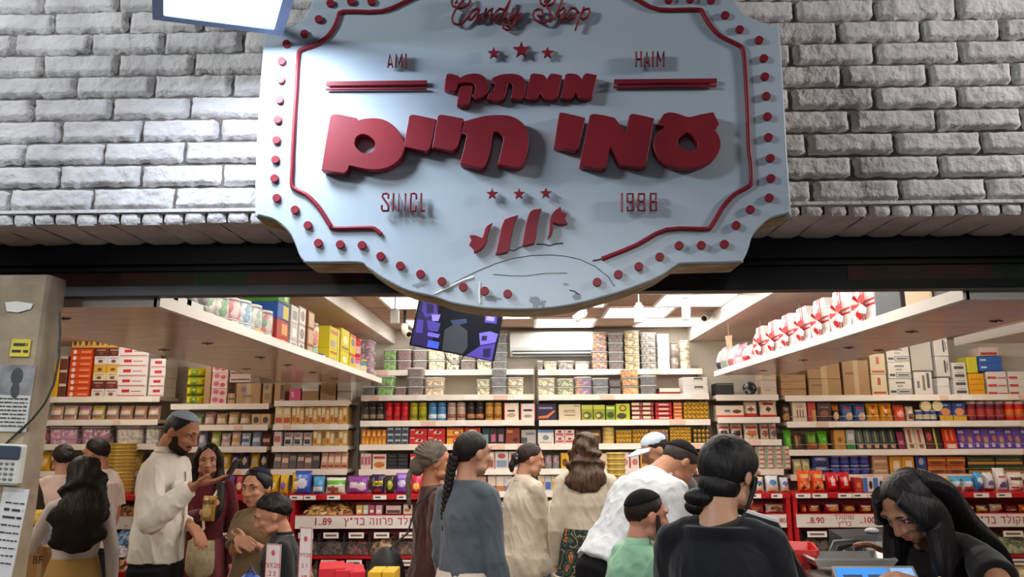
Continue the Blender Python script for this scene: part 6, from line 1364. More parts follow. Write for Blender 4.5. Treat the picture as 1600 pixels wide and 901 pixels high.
col(354, [496, 463], 0.17, 0.19, 'jar', 'sweet_tub', 'tub', 'round tub of green and white sticks', [((['#dcdcd4','#4a9a5a','#c8c8c0','#8a8a80'], '#e0e0de'), {'scale': 30})])
col(372, [499, 466], 0.17, 0.19, 'jar', 'sweet_tub', 'tub', 'round tub of red candy', [((['#c0283a','#e0c8c8','#d85a6a','#8a1c2a'], '#dadada'), {'scale': 30})])
col(390, [505, 470], 0.17, 0.19, 'jar', 'sweet_tub', 'tub', 'round tub of blue and white candy', [((['#d0dce4','#7ab0d0','#e8ecec','#a8c0cc'], '#e0e4e4'), {'scale': 30})])
col(407, [513, 477], 0.17, 0.17, 'jar', 'sweet_tub', 'tub', 'round tub of clear sweets', [((['#d4dcd8','#a8b8b0','#e4e8e4','#c8a8a8'], '#dfe3e2'), {'scale': 30})])
col(408, [514], 0.13, 0.02, 'bag', 'sweet_bag', 'bag', 'orange and yellow sweet bag before the tubs', [BX('#e08a1c', (e_,0.5,0.5,0.3,0.25,'#e0c02a'), (r_,0,0,1,0.2,'#c8301e'))], dx=-0.025)
col(424, [520, 486], 0.15, 0.17, 'jar', 'sweet_tub', 'tub', 'small tub of mixed toys', [((['#4a8a5a','#d0c8c0','#c85a5a','#5a7ab0'], '#e4e0dc'), {'scale': 30})])
col(440, [528, 500, 475, 457], 0.2, 0.2, 'box', 'sweet_box', 'box', ['red and yellow box', 'dark red sweet box', 'blue toy box', 'green striped box'],
    [BX('#c8281e', (e_,0.6,0.5,0.28,0.3,'#e8c01e'), (e_,0.6,0.5,0.12,0.14,'#4a8a3a')), BX('#a83a2a', (r_,0.4,0.2,0.9,0.8,'#d89a5a')), BX('#2a5ab0', (r_,0.45,0.1,0.95,0.9,'#c8b83a')), BX('#4a9a3a', (r_,0,0,1,0.15,'#2a3a2a'), (r_,0.5,0.3,0.8,0.7,'#c8d88a'))])
col(458, [532, 505, 478], 0.14, 0.16, 'box', 'sweet_box', 'box', 'silver and white packet', [BX('#c9c4be', (r_,0.2,0.2,0.8,0.7,'#8a8480')), BX('#bcb4ae', (r_,0.2,0.2,0.8,0.7,'#e0dcd8'))])
col(470, [535, 508, 480], 0.14, 0.18, 'box', 'sweet_box', 'box', 'clear fronted silver packet', [BX('#b0a8a0', (r_,0.1,0.1,0.9,0.9,'#d0ccc8'), (e_,0.5,0.5,0.3,0.3,'#8a7a70'))])
col(484, [540, 513, 487], 0.14, 0.18, 'box', 'sweet_box', 'box', 'brown sided packet', [BX('#8a5a34', (r_,0.1,0.1,0.9,0.9,'#b89a80'))])
col(496, [540, 505], 0.16, 0.16, 'jar', 'sweet_jar', 'jar', ['jar of green gumballs', 'jar of orange gumballs'], [((['#2a7a4a','#3a9a5a','#1e5a34'], '#c8c8c8'), {'scale': 28}), ((['#e08a2a','#c8402a','#e8c84a','#d8d8d8'], '#c0a8a0'), {'scale': 28})])
col(508, [553], 0.14, 0.14, 'jar', 'sweet_jar', 'jar', 'small jar with a violet cap', [((['#e0e0dc','#3a3a3a','#c8c8c4'], '#7a4aa0'), {'scale': 28})])
yb = BX('#d8c81e', (r_,0.1,0.68,0.8,0.85,'#b86a2a'), (e_,0.4,0.25,0.26,0.16,'#a8a4a8'), (r_,0.85,0,1,1,'#e0d86a'))
col(521, [546, 512], 0.26, 0.2, 'box', 'sweet_box', 'box', 'broad yellow toy box', [yb]); col(538, [549, 515], 0.26, 0.2, 'box', 'sweet_box', 'box', 'yellow toy box with print', [BX('#d0c01c', (e_,0.5,0.5,0.3,0.2,'#e8e0a0'), (r_,0.1,0.1,0.9,0.2,'#8a7a2a'))])
col(550, [553, 523], 0.2, 0.16, 'box', 'sweet_box', 'box', 'narrow yellow box', [BX('#cdb81e', (e_,0.5,0.6,0.3,0.2,'#8a6aa0'), (r_,0,0.85,1,1,'#c8401e'))])
col(562, [559, 530], 0.24, 0.2, 'tin', 'sweet_tub', 'tub', ['pink and yellow sweet tub', 'big red sweet tub'], [(('#d86a98', '#e04a8a'), {'band': '#d8c0a0'}), (('#c8283a', '#e01e2a'), {'band': '#d8a098'})])
col(572, [562], 0.22, 0.18, 'tin', 'sweet_tub', 'tub', 'blue and yellow sweet tub', [(('#5a9ab0', '#d8b81e'), {'band': '#d8d0a0'})])
col(583, [581, 565, 549, 533], 0.22, 0.2, 'tub', 'plastic_tub', 'tub', 'clear tub of purple sweets', [T_(['#8a4a7a','#a86a98','#d8b8cc','#6a3a5a'])])

# ribboned gift boxes on the right hanging shelf
def gift_box(px, ytop, label):
    X = XHR+0.05; Y = Yedge(px, X); H_ = P(px, ytop, Y).z-ZSH
    W2_ = 0.134
    key = ('gift', round(H_, 2))
    t = thing('gift_box', label, 'gift box', (X, Y, ZSH), R(-90), 'white gift boxes with red ribbons')
    if 'gift' not in _GM:
        prof = [(-0.55,1.0),(0.55,1.0),(0.78,0.72),(0.95,0.45),(1.0,0.30),(0.93,0.14),(0.75,0.04),(0.5,0.0),(-0.5,0.0),(-0.75,0.04),(-0.93,0.14),(-1.0,0.30),(-0.95,0.45),(-0.78,0.72)]
        a = MB(); n = len(prof); h1 = 0.235
        F = [(x*W2_, 0.0, z*h1) for x, z in prof]; K = [(x*W2_, 0.15, z*h1) for x, z in prof]
        a.add(F+K, [tuple(range(n-1,-1,-1)), tuple(range(n,2*n))] + [(i, (i+1) % n, n+(i+1) % n, n+i) for i in range(n)])
        b = MB()
        b.box(-0.022,-0.0012,0.0,-0.008,0.0,h1); b.box(0.008,-0.0012,0.0,0.022,0.0,h1); b.box(-0.022,0,h1,-0.008,0.15,h1+0.0012); b.box(0.008,0,h1,0.022,0.15,h1+0.0012)
        b.box(-W2_*0.97,-0.0014,h1*0.40,W2_*0.97,0.0,h1*0.44); b.box(-W2_*0.97,-0.0014,h1*0.50,W2_*0.97,0.0,h1*0.54)
        c = MB()
        for k_ in range(8):
            an = k_*math.pi/4+0.3; q = Vector((math.cos(an), 0, math.sin(an))); pz = Vector((0,-0.012,h1*0.47)); tn = Vector((-q.z, 0, q.x))*0.020
            tip = pz+q*(0.080+0.016*(k_ % 2))+Vector((0,-0.012,0))
            c.add([pz, pz+q*0.042-tn*1.3+Vector((0,-0.028,0)), tip-tn*0.8, tip+tn*0.8, pz+q*0.042+tn*1.3+Vector((0,-0.028,0))], [(0,1,2,3,4)], k_ % 2)
        c.ell((0,-0.014,h1*0.47),(0.014,0.012,0.014),8,6,0)
        _GM['gift'] = [(a.mesh('box', M('#e8e8e6', 0.4)), 'box'), (b.mesh('ribbon', M('#c8202c', 0.35)), 'ribbon'), (c.mesh('bow', [M('#d01e28', 0.35), M('#f0e8e6', 0.35)]), 'bow')]
    for me, pn in _GM['gift']: link(pn, me, t)
    return t
for i, (px, yt) in enumerate(((1190,547),(1210,540),(1232,525),(1256,510),(1284,495),(1316,476),(1352,455))):
    gift_box(px, yt, 'white gift box with red ribbon and bow, %s from the street end' % ('nearest','second','third','fourth','fifth','sixth','farthest')[6-i])
col(1390, [440], 0.24, 0.36, 'box', 'presentation_case', 'case', 'dark grey presentation case', [BX('#454d54', (r_,0.4,0.84,0.46,0.9,'#e0e0e0'))], False)
col(1437, [440], 0.22, 0.36, 'box', 'presentation_case', 'case', 'cream presentation case', [BX('#d8b89a', (r_,0.92,0,1,1,'#bfa084'))], False)
col(1484, [440], 0.2, 0.36, 'box', 'presentation_case', 'case', 'charcoal presentation case', [BX('#4a5056', (r_,0.0,0,0.05,1,'#1e2022'))], False)
for px, c, nm, w_ in ((1548, '#202124', 'black', 0.20), (1612, '#6a3f2e', 'brown', 0.1)):
    q = PZ(px, 474, ZSH); 
    good('box', 'presentation_case', 'case', '%s presentation case lying at the street end, right hanging shelf' % nm, (P(px,470,2.86).x, 2.86, ZSH), (w_, 0.2, 0.13), BX(c, (r_,0.0,0.48,1,0.5,'#34363a')))
# toy and sweet bags at the far end
for px, yt, nm, c, k, w_ in ((1118,543,'black and white striped sweet pack','#c8c8c8','#2a2a3a',0.14), (1126,541,'clear grey toy bag','#b8b8bc','#8a9a8a',0.22), (1136,539,'silver toy bag','#c4c0c4','#a85a6a',0.22), (1147,537,'pink plush bag','#d88a98','#e8c8d0',0.24), (1159,538,'white plush bag','#d8d4d8','#b8303a',0.24), (1172,540,'red heart bag','#c8202e','#e8d8d8',0.24)):
    col(px, [yt], w_, 0.12, 'bag', 'toy_bag', 'bag', nm, [BX(c, (e_,0.35,0.6,0.2,0.2,k), (e_,0.7,0.3,0.2,0.16,k))], False)
# small paper tag hanging on a rod near the far end, right side
q = P(1133, 525, 6.3)
mb = MB(); mb.add([(0,0,0),(0.06,0.0,0.01),(0.055,0.01,-0.09),(0.01,0.005,-0.1)], [(0,1,2,3)]); mb.tube([(0.03,0.003,0),(0.03,0.003,ZD-q.z-0.001)], 0.002, 4); tag(mb.build('hanging_tag', M('#d8c0a0', 0.6), None, q), 'small paper tag hanging from the right lowered ceiling', 'tag')

# ================================================================== PEOPLE
def sstep(a, b, x):
    t = min(1, max(0, (x-a)/(b-a))); return t*t*(3-2*t)
def remesh(mb, name, mat, voxel, smooth=3, fold=0.0, ffreq=(9, 9, 4), seed=0, calm=None):
    me = mb.mesh(name, mat); o = bpy.data.objects.new(name, me); COL.objects.link(o)
    m = o.modifiers.new('r', 'REMESH'); m.mode = 'VOXEL'; m.voxel_size = voxel; m.use_smooth_shade = True
    if smooth: s_ = o.modifiers.new('s', 'SMOOTH'); s_.factor = 0.5; s_.iterations = smooth
    m2 = evaluated(o); bpy.data.objects.remove(o); bpy.data.meshes.remove(me)
    m2.name = name; m2.materials.clear(); m2.materials.append(mat)
    n = len(m2.polygons); m2.polygons.foreach_set('use_smooth', [True]*n); m2.polygons.foreach_set('material_index', [0]*n)
    if fold:
        nv = len(m2.vertices); co = np.empty(nv*3, 'f'); m2.vertices.foreach_get('co', co)
        nr = np.empty(nv*3, 'f'); m2.vertex_normals.foreach_get('vector', nr)
        k = np.empty(nv, 'f'); C3 = co.reshape(-1, 3)
        for i in range(nv):
            x, y, z = C3[i]; q = Vector((x*ffreq[0]+seed, y*ffreq[1]+z*3, z*ffreq[2]+x*4))
            a_ = noise.noise(q); k[i] = a_+0.9*max(0.0, 0.25-abs(noise.noise(q*1.7+Vector((7,3,1)))))*2-0.25+.35*noise.noise(q*2.6)
            if calm: k[i] *= sstep(calm[1], calm[2], math.dist((x, y, z), calm[0]))
        co = (C3 + nr.reshape(-1, 3)*(fold*k)[:, None]).ravel(); m2.vertices.foreach_set('co', co)
    m2.update(); return m2
RINGS = {'m': [(.455,.080,.066,0),(.49,.094,.072,-.002),(.53,.097,.072,-.004),(.59,.088,.063,.0),(.64,.089,.063,.002),(.70,.099,.070,.004),(.75,.107,.070,.002),(.79,.106,.062,-.003),(.815,.088,.052,-.008),(.834,.062,.044,-.011),(.850,.042,.039,-.012),(.862,.036,.036,-.010)],
         'f': [(.455,.085,.070,0),(.49,.099,.076,-.004),(.53,.098,.074,-.005),(.58,.080,.060,.0),(.625,.074,.056,.002),(.68,.083,.066,.008),(.725,.090,.074,.012),(.77,.091,.064,.004),(.80,.080,.050,-.004),(.822,.055,.041,-.009),(.840,.037,.034,-.011),(.858,.030,.031,-.010)]}
def person(sp):
    sex = sp.get('sex', 'f'); hs = sp.get('hs', 1.0); head = sp['heading']
    lean, hunch = R(sp.get('lean', 0)), R(sp.get('hunch', 4))
    hp, hy, hr = R(sp.get('hpitch', 5)), R(sp.get('hyaw', 0)), R(sp.get('hroll', 0))
    rgt = sp.get('sway', 0.0)
    def rotx(p, piv, a):
        y, z = p.y-piv[0], p.z-piv[1]
        return Vector((p.x, piv[0]+y*math.cos(a)+z*math.sin(a), piv[1]+z*math.cos(a)-y*math.sin(a)))
    def bend1(x, y, z):
        p = Vector((x, y, z))
        p = rotx(p, (0, .72), hunch*sstep(.68, .80, z)); p = rotx(p, (0, .52), lean*sstep(.48, .60, z)); return p
    Rh = Matrix.Rotation(-hy, 3, 'Z') @ Matrix.Rotation(-hp, 3, 'X') @ Matrix.Rotation(hr, 3, 'Y')
    hh1 = .130*hs
    nt1 = bend1(0, -.008, .856); hc1 = nt1 + Rh @ Vector((0, .10*hh1, .50*hh1))
    tgt = P(sp['px'], sp['py'], sp['Y'])
    H = tgt.z/hc1.z; hh = hh1*H
    RZ = Matrix.Rotation(R(-head), 3, 'Z')
    hw = RZ @ (hc1*H); root = Vector((tgt.x-hw.x, tgt.y-hw.y, 0))
    if sp.get('dz'): H *= 1
    def B(x, y, z): return bend1(x, y, z)*H
    def L(px, py, Y): return RZ.transposed() @ (P(px, py, Y)-root)
    hc = hc1*H
    def hd(x, y, z): return hc + Rh @ Vector((x*hh, y*hh, z*hh))
    vox = sp.get('vox', 0.0065)
    t = thing('person', sp['label'], 'person', root, R(-head), None)
    skin = M(sp.get('skin', '#b98066'), 0.5, spec=0.35, vary=(6, sp.get('skin2', sp.get('skin', '#b98066'))))
    mb = MB(); wk = sp.get('w', 1.0); rings = [(r[0], r[1]*(wk if r[0] < .83 else 1), r[2]*(wk if r[0] < .83 else 1), r[3]) for r in RINGS[sex]]
    mb.tube([B(0, r[3], r[0]) for r in rings], [(r[1]*H*.97, r[2]*H*.97) for r in rings], 24, up=(1,0,0))
    # head
    E = lambda c, r, rot=None: mb.ell(hd(*c), [q*hh for q in r], 20, 14, rot=Rh if rot is None else Rh @ rot)
    E((0,-.03,.10), (.335,.425,.395)); E((0,.10,-.13), (.275,.295,.33)); E((0,.245,-.385), (.12,.11,.095)); E((0,.14,-.30), (.225,.22,.15))
    for sx in (-1, 1):
        E((sx*.145,.27,-.09), (.115,.11,.10)); E((sx*.13,.335,.125), (.13,.075,.055)); E((sx*.345,-.03,-.03), (.035,.085,.125), Matrix.Rotation(sx*0.25, 3, 'Z')); E((sx*.205,.12,-.30), (.10,.16,.10)); E((sx*.055,.405,-.125), (.045,.05,.04))
    E((0,.365,.14), (.10,.07,.06)); E((0,.355,-.255), (.105,.06,.035)); E((0,.35,-.30), (.085,.055,.035))
    mb.tube([hd(0,.39,.09), hd(0,.445,-.03), hd(0,.485,-.11), hd(0,.42,-.15)], [.042*hh,.05*hh,.062*hh,.045*hh], 10)
    nk = .035 if sex == 'm' else .030
    if hs > 1.1: nk *= .95
    mb.tube([B(0,-.012,.815), B(0,-.012,.84), hd(0,-.12,-.38), hd(0,-.08,-.1)], [nk*1.3*H, nk*1.08*H, nk*H*hs**.3, nk*H], 16)
    # arms
    sw = (.100 if sex == 'm' else .089)*wk
    UA, FA = .172*H, .148*H
    arms = {}
    for sd, sx in (('L', -1), ('R', 1)):
        S_ = B(sx*sw, -.004, .802); a = sp.get('arm'+sd)
        if a is None:
            Ej = S_+Vector((sx*.030*H, -.018*H, -.166*H)); Wj = Ej+Vector((-sx*.004*H, .035*H, -.143*H))
        elif 'w' in a:
            Wt = L(*a['w']); d = Wt-S_; dl = min(d.length, UA+FA-.004); dn = d.normalized(); Wj = S_+dn*dl
            ca = (UA*UA+dl*dl-FA*FA)/(2*UA*dl); ca = max(-1, min(1, ca))
            pole = Vector(a.get('pole', (sx*.4, -.5, -1))); pole = (pole-dn*pole.dot(dn)).normalized()
            Ej = S_+dn*(UA*ca)+pole*(UA*math.sqrt(1-ca*ca))
        else:
            Ej = S_+Vector(a['e']).normalized()*UA; Wj = Ej+Vector(a['f']).normalized()*FA
        arms[sd] = (S_, Ej, Wj)
        k = (1.0 if sex == 'm' else .86)*H*sp.get('limb', 1.0)
        mb.tube([S_, S_.lerp(Ej,.12), S_.lerp(Ej,.35), Ej, Ej.lerp(Wj,.3), Wj.lerp(Ej,.12), Wj], [.027*k,.029*k,.027*k,.0225*k,.0235*k,.0165*k,.0155*k], 14); mb.ell(Ej, (.0225*k,)*3, 10, 8)
        mb.ell(S_, (.028*k,.028*k,.028*k), 12, 8); mb.tube([B(sx*.018,-.010,.816), B(sx*.055,-.008,.811), S_], [.026*H, .025*H, .026*k], 12)
        # hand: palm, four bent fingers, thumb from the side of the palm
        a = a or {}
        f = Vector(a['fdir']).normalized() if 'fdir' in a else (Wj-Ej).normalized()
        pn = Vector(a.get('palm', (-sx, 0.15, 0))); pn = (pn-f*pn.dot(f)).normalized(); sd_ = f.cross(pn); cu = a.get('curl', 0.35)
        hl = .106*H*(.95 if sex == 'f' else 1.0)*(hs**.3)
        if sd_.dot(Vector((0,1,0.3))) < 0: sd_ = -sd_      # thumb side
        for q in range(4):
            o1 = Wj+sd_*((q-1.5)*-.125*hl); 
            mb.tube([Wj+f*.05*hl+sd_*((1.5-q)*.07*hl), Wj+f*.48*hl+sd_*((1.5-q)*.125*hl)], [.075*hl,.065*hl], 8)
            ln = (.43,.50,.47,.37)[q]*hl; p = Wj+f*.48*hl+sd_*((1.5-q)*.125*hl); dr = f.copy(); pts = [p]; 
            for sgm, fr in enumerate((.45,.31,.24)):
                an = cu*(0.8 if sgm == 0 else 1.1)*(1+0.12*q); dr = (dr*math.cos(an)+pn*math.sin(an)).normalized()
                pn2 = (pn-dr*pn.dot(dr)); pts.append(pts[-1]+dr*ln*fr)
            rr = max(.0072, .052*hl); mb.tube(pts, [rr*1.05, rr, rr*.92, rr*.75], 8)
        p0 = Wj+f*.16*hl+sd_*.20*hl
        td = (f*.75+sd_*.55+pn*.35).normalized(); td2 = (f*.95+sd_*.05+pn*.45).normalized()
        mb.tube([Wj+f*.08*hl+sd_*.08*hl, p0, p0+td*.24*hl, p0+td*.24*hl+td2*.22*hl], [.085*hl,.08*hl,.062*hl,.048*hl], 8)
    # legs and feet
    for sx in (-1, 1):
        k = H*(1.0 if sex == 'm' else .97)
        mb.tube([Vector((sx*.048*H,0,.50*H)), Vector((sx*.050*H,.002*H,.40*H)), Vector((sx*.050*H,.004*H,.285*H)), Vector((sx*.050*H,-.008*H,.21*H)), Vector((sx*.050*H,-.006*H,.06*H)), Vector((sx*.050*H,-.004*H,.03*H))], [.052*k,.046*k,.033*k,.033*k,.022*k,.024*k], 14)
        mb.ell((sx*.052*H,.035*H,.020*H), (.026*H,.072*H,.0195*H), 12, 8)
    body = link('body', remesh(mb, 'body', skin, vox, 2), t)
    # eyes, brows, lips
    if sp.get('face', True):
        ey_ = MB(); iris = M(sp.get('eye', '#2a1a14'), 0.2)
        for sx in (-1, 1):
            c = hd(sx*.135,.340,.045); 
            ey_.ell(c, (.060*hh,.030*hh,.030*hh), 12, 8, 0, Rh)
            ey_.ell(hd(sx*.135+sp.get('gaze',0)*.02,.364,.042), (.026*hh,.010*hh,.026*hh), 10, 6, 1, Rh)
            ey_.tube([hd(sx*.20,.335,.055), hd(sx*.135,.373,.078), hd(sx*.075,.352,.050)], [.007*hh,.010*hh,.007*hh], 6, 1)
        ey_.build('eyes', [M('#d8d0c8', 0.3), iris], body)
        bw = MB()
        for sx in (-1, 1): bw.tube([hd(sx*.065,.405,.135), hd(sx*.14,.412,.165), hd(sx*.215,.36,.135)], [.014*hh,.017*hh,.008*hh], 6)
        bw.build('eyebrows', M(sp['hair'], 0.7), body)
        lp = MB(); lp.ell(hd(0,.395,-.248), (.095*hh,.030*hh,.022*hh), 12, 6, 0, Rh); lp.ell(hd(0,.388,-.292), (.080*hh,.032*hh,.026*hh), 12, 6, 0, Rh); lp.build('lips', M(sp.get('lip', '#a05a52'), 0.4), body)
    c = Ctx(); c.__dict__.update(dict(t=t, H=H, hh=hh, hd=hd, B=B, arms=arms, Rh=Rh, hc=hc, L=L, sex=sex, rings=rings, body=body, sp=sp, vox=vox, hs=hs))
    return c
class Ctx: pass
def top(c, col, z0=.50, z1=.848, loose=.012, sleeve=1.0, sl=.010, fold=.006, name='shirt', rough=.8, neck=None, straight=True, col2=None, vox=None, bumpy=(18,0.4,0.015), flare=0.0, hemcut=0.0):
    """a garment over trunk and arms, ending at hem, neckline and cuffs"""
    H, B = c.H, c.B; mb = MB(); rs = []
    zsn = [z0 + (z1-z0)*i/16 for i in range(17)]
    R_ = c.rings
    def prof(z):
        if z <= R_[0][0]: return R_[0][1:]
        for a, b in zip(R_[:-1], R_[1:]):
            if a[0] <= z <= b[0]:
                u = (z-a[0])/(b[0]-a[0]); return tuple(a[k]+(b[k]-a[k])*u for k in (1,2,3))
        return R_[-1][1:]
    ch = prof(.72)
    pts = []; rad = []
    for z in zsn:
        hw, hd_, yo = prof(z)
        if straight and z < .72: hw = max(hw, ch[0]*.96); hd_ = max(hd_, ch[1]*.93)
        fl = flare*max(0, (.62-z)/.2)
        lo = loose if z < .78 else loose*max(.3, 1-(z-.78)/.07)
        pts.append(B(0, yo, z)); rad.append(((hw+fl)*H+lo, (hd_+fl)*H+lo))
    if neck: 
        rad[-1] = (neck*H, neck*H*.85)
    mb.tube(pts, rad, 28, up=(1,0,0))
    k = (1.0 if c.sex == 'm' else .86)*H*c.sp.get('limb', 1.0)
    for sd, sx in (('L',-1),('R',1)):
        if sleeve <= 0: break
        S_, Ej, Wj = c.arms[sd]
        path = [S_, S_.lerp(Ej,.12), S_.lerp(Ej,.5), Ej.lerp(S_, .08)]; rr = [.028*k+sl*.5, .030*k+sl*.8, .029*k+sl*1.1, .027*k+sl*1.1]; mb.ell(S_, (.029*k+sl*.5,)*3, 14, 10); mb.tube([B(sx*.018,-.010,.818), B(sx*.055,-.008,.814), S_], [.027*H+loose*.4, .027*H+loose*.4, .028*k+sl*.5], 14)
        if sleeve > .45: mb.ell(Ej, (.028*k+sl,)*3, 14, 10)
        if sleeve > .5: 
            u = (sleeve-.5)*2; path += [Ej.lerp(Wj,.10*u), Ej.lerp(Wj,.5*u), Ej.lerp(Wj,.88*u), Ej.lerp(Wj,.93*u)]; rr += [.026*k+sl, .0235*k+sl, .018*k+sl*.75, .018*k+sl*.6]
        else:
            path = path[:2]+[S_.lerp(Ej, sleeve*1.0), S_.lerp(Ej, sleeve*2)]; rr = rr[:2]+[.030*k+sl*1.1, .029*k+sl*1.3]
        mb.tube(path, rr, 16)
    m = M(col, rough, spec=.2, bump=bumpy, vary=(5, col2) if col2 else None, sheen=.2)
    me = remesh(mb, name, m, vox or max(.0075, c.vox), 3, fold, seed=c.H*37, calm=(tuple(B(0,-.01,.845)), .05*H, .13*H))
    return link(name, me, c.t)
def collar(c, col, r=.036, h=.024, name='collar', dz=0.0):
    H = c.H; mb = MB(); n = 28; a, b = c.B(0,-.014,.838+dz), c.B(0,-.012,.838+dz+h)
    vs = []; rr = r if c.sex == 'm' else r*.92
    for j, (rad, zf) in enumerate(((rr*1.22,0.0),(rr*1.06,1.0),(rr*1.0,1.02),(rr*1.30,-.25))):
        for i in range(n+1):
            an = math.pi/2+0.16+(2*math.pi-0.32)*i/n
            ctr = a.lerp(b, zf); vs.append(ctr+Vector((rad*H*math.cos(an), rad*H*.92*math.sin(an), 0)))
    fs = []
    for j in range(3):
        for i in range(n): q = j*(n+1)+i; fs.append((q, q+1, q+n+2, q+n+1))
    mb.add(vs, fs, 0, True); return mb.build(name, M(col, .8, spec=.2), c.t)
def skirt(c, col, z0=.06, z1=.60, r1=(.088,.070), r0=(.16,.14), pleat=10, amp=.012, name='skirt', mat=None):
    H = c.H; mb = MB(); n = 72; m = 22; vs = []; fs = []
    for j in range(m+1):
        v = j/m; z = z1+(z0-z1)*v; e = min(1, v*3)
        for i in range(n):
            an = 2*math.pi*i/n
            hip = .012*math.sin(min(1, v*4)*math.pi/2)
            rx = (r1[0]+hip+(r0[0]-r1[0]-hip)*v)*H; ry = (r1[1]+hip+(r0[1]-r1[1]-hip)*v)*H
            f = amp*e*(math.sin(an*pleat+2*noise.noise(Vector((an*2, v*2, 1))))+.6*noise.noise(Vector((an*3, v*3, 5))))
            vs.append(Vector(((rx+f)*math.cos(an), (ry+f)*math.sin(an)-.003*H, z*H)))
    for j in range(m):
        for i in range(n): k = (i+1) % n; fs.append((j*n+i, (j+1)*n+i, (j+1)*n+k, j*n+k))
    mb.add(vs, fs, 0, True); mb.add(vs[:n], [tuple(range(n))])
    return mb.build(name, mat or M(col, .85, spec=.15, bump=(90,.3), sheen=.2), c.t)
def trousers(c, col, z1=.60, loose=.012, name='trousers'):
    H = c.H; mb = MB(); R_ = [r for r in c.rings if r[0] < z1]; nx_ = [r for r in c.rings if r[0] >= z1][0]; R_ = R_+[(z1,)+tuple(nx_[1:])]
    mb.tube([c.B(0, r[3], r[0]) for r in R_], [(r[1]*H+loose*.6, r[2]*H+loose*.6) for r in R_], 24, up=(1,0,0))
    for sx in (-1, 1): mb.tube([(sx*.046*H,0,.51*H),(sx*.050*H,.002*H,.40*H),(sx*.050*H,.004*H,.28*H),(sx*.050*H,-.004*H,.15*H),(sx*.050*H,-.004*H,.035*H)], [.056*H+loose,.050*H+loose,.040*H+loose,.036*H+loose,.033*H+loose], 16)
    return link(name, remesh(mb, name, M(col, .85, spec=.15), .010, 3, .004), c.t)
def shoes(c, col='#1d1b1b'):
    for sx in (-1, 1):
        H = c.H; mb = MB(); mb.lathe([(1.0,0),(1.02,.25),(.85,.7),(.45,1.0)], 16)
        mb.v = [(sx*.052*H+x*.032*H, .033*H+y*.084*H, z*.044*H) for x, y, z in mb.v]; mb.build('shoe', M(col, .5), c.t)
HAIRM = lambda col, st=(70,70,5): M(col, .42, spec=.45, bump=(1.0, .5, .01), vary=(1.3, '#050404'), stretch=st) if False else M(col, .5, spec=.3, bump=(1.2, .8, .008), stretch=st)
def cap(c, col, thick=.06, line=None, strand=.02, name='hair', mat=None, ctr=(0,-.03,.10), rad=(.335,.425,.395), build=True, mb=None):
    """hair or cloth over the skull; line = (azimuth from the front, lowest elevation) pairs in degrees"""
    line = line or [(0,38),(35,30),(62,8),(82,-8),(100,-22),(125,-42),(180,-50)]
    mb = mb or MB(); nu, nv = 72, 44; vs = []; fs = []
    def low(az):
        for (a0, e0), (a1, e1) in zip(line[:-1], line[1:]):
            if a0 <= az <= a1: return e0+(e1-e0)*(az-a0)/(a1-a0)
        return line[-1][1]
    for j in range(nv+1):
        el = math.pi/2-math.pi*.92*j/nv
        for i in range(nu):
            az = 2*math.pi*i/nu; d = Vector((math.sin(az)*math.cos(el), math.cos(az)*math.cos(el), math.sin(el)))
            aa = math.degrees(abs((az+math.pi) % (2*math.pi)-math.pi)); dl = math.degrees(el)-low(aa)+5*noise.noise(Vector((d.x*4, d.y*4, d.z*4)))
            k = sstep(-3, 5, dl)
            st = strand*(noise.noise(Vector((d.x*9, d.y*3, d.z*3)))+.5*noise.noise(Vector((d.x*22, d.y*6, d.z*6))))
            f = .86+(.14+thick*sstep(-2, 22, dl)**.6+st)*k
            vs.append(c.hd(ctr[0]+d.x*rad[0]*f, ctr[1]+d.y*rad[1]*f, ctr[2]+d.z*rad[2]*f))
    for j in range(nv):
        for i in range(nu): k2 = (i+1) % nu; fs.append((j*nu+i, (j+1)*nu+i, (j+1)*nu+k2, j*nu+k2))
    mb.add(vs, fs, 0, True)
    if build: return mb.build(name, mat or HAIRM(col), c.t)
    return mb
def fall(mb, pts, rad, strand=.10, wave=0.0, n=44, sub=7, seed=0, taper=True):
    """a hanging mass of hair along a path"""
    P3 = [Vector(p) for p in pts]; N = len(P3); cs = []; rr = []
    for i in range(N-1):
        p0, p1, p2, p3 = P3[max(i-1,0)], P3[i], P3[i+1], P3[min(i+2,N-1)]
        for k in range(sub):
            t = k/sub; cs.append(.5*((2*p1)+(p2-p0)*t+(2*p0-5*p1+4*p2-p3)*t*t+(3*p1-p0-3*p2+p3)*t**3))
            rr.append([rad[i][q]+(rad[i+1][q]-rad[i][q])*t for q in (0,1)])
    cs.append(P3[-1]); rr.append(list(rad[-1])); vs = []; fs = []; m = len(cs)
    for j, (p, r_) in enumerate(zip(cs, rr)):
        tg = (cs[min(j+1,m-1)]-cs[max(j-1,0)]).normalized(); a = Vector((1,0,0)); a = (a-tg*a.dot(tg)).normalized(); b = tg.cross(a); v = j/(m-1)
        for i in range(n):
            an = 2*math.pi*i/n; q = Vector((math.cos(an)*2.2+seed, math.sin(an)*2.2, v*1.6+wave*math.sin(v*14+an)))
            f = 1+strand*(noise.noise(q)+.6*noise.noise(q*2.7)+.4*noise.noise(Vector((an*5, v*1.2, seed))))
            if wave: f += wave*.12*math.sin(v*26+3*noise.noise(Vector((an*1.2, v*2, seed))))
            if taper and v > .8: f *= 1-.55*((v-.8)/.2)**2+ .25*noise.noise(Vector((an*3, 7, seed)))*((v-.8)/.2)
            vs.append(p+a*(r_[0]*f*math.cos(an))+b*(r_[1]*f*math.sin(an)))
    for j in range(m-1):
        for i in range(n): k = (i+1) % n; fs.append((j*n+i, j*n+k, (j+1)*n+k, (j+1)*n+i))
    mb.add(vs, fs, 0, True); mb.add(vs[:n], [tuple(range(n-1,-1,-1))]); mb.add(vs[-n:], [tuple(range(n))]); return mb
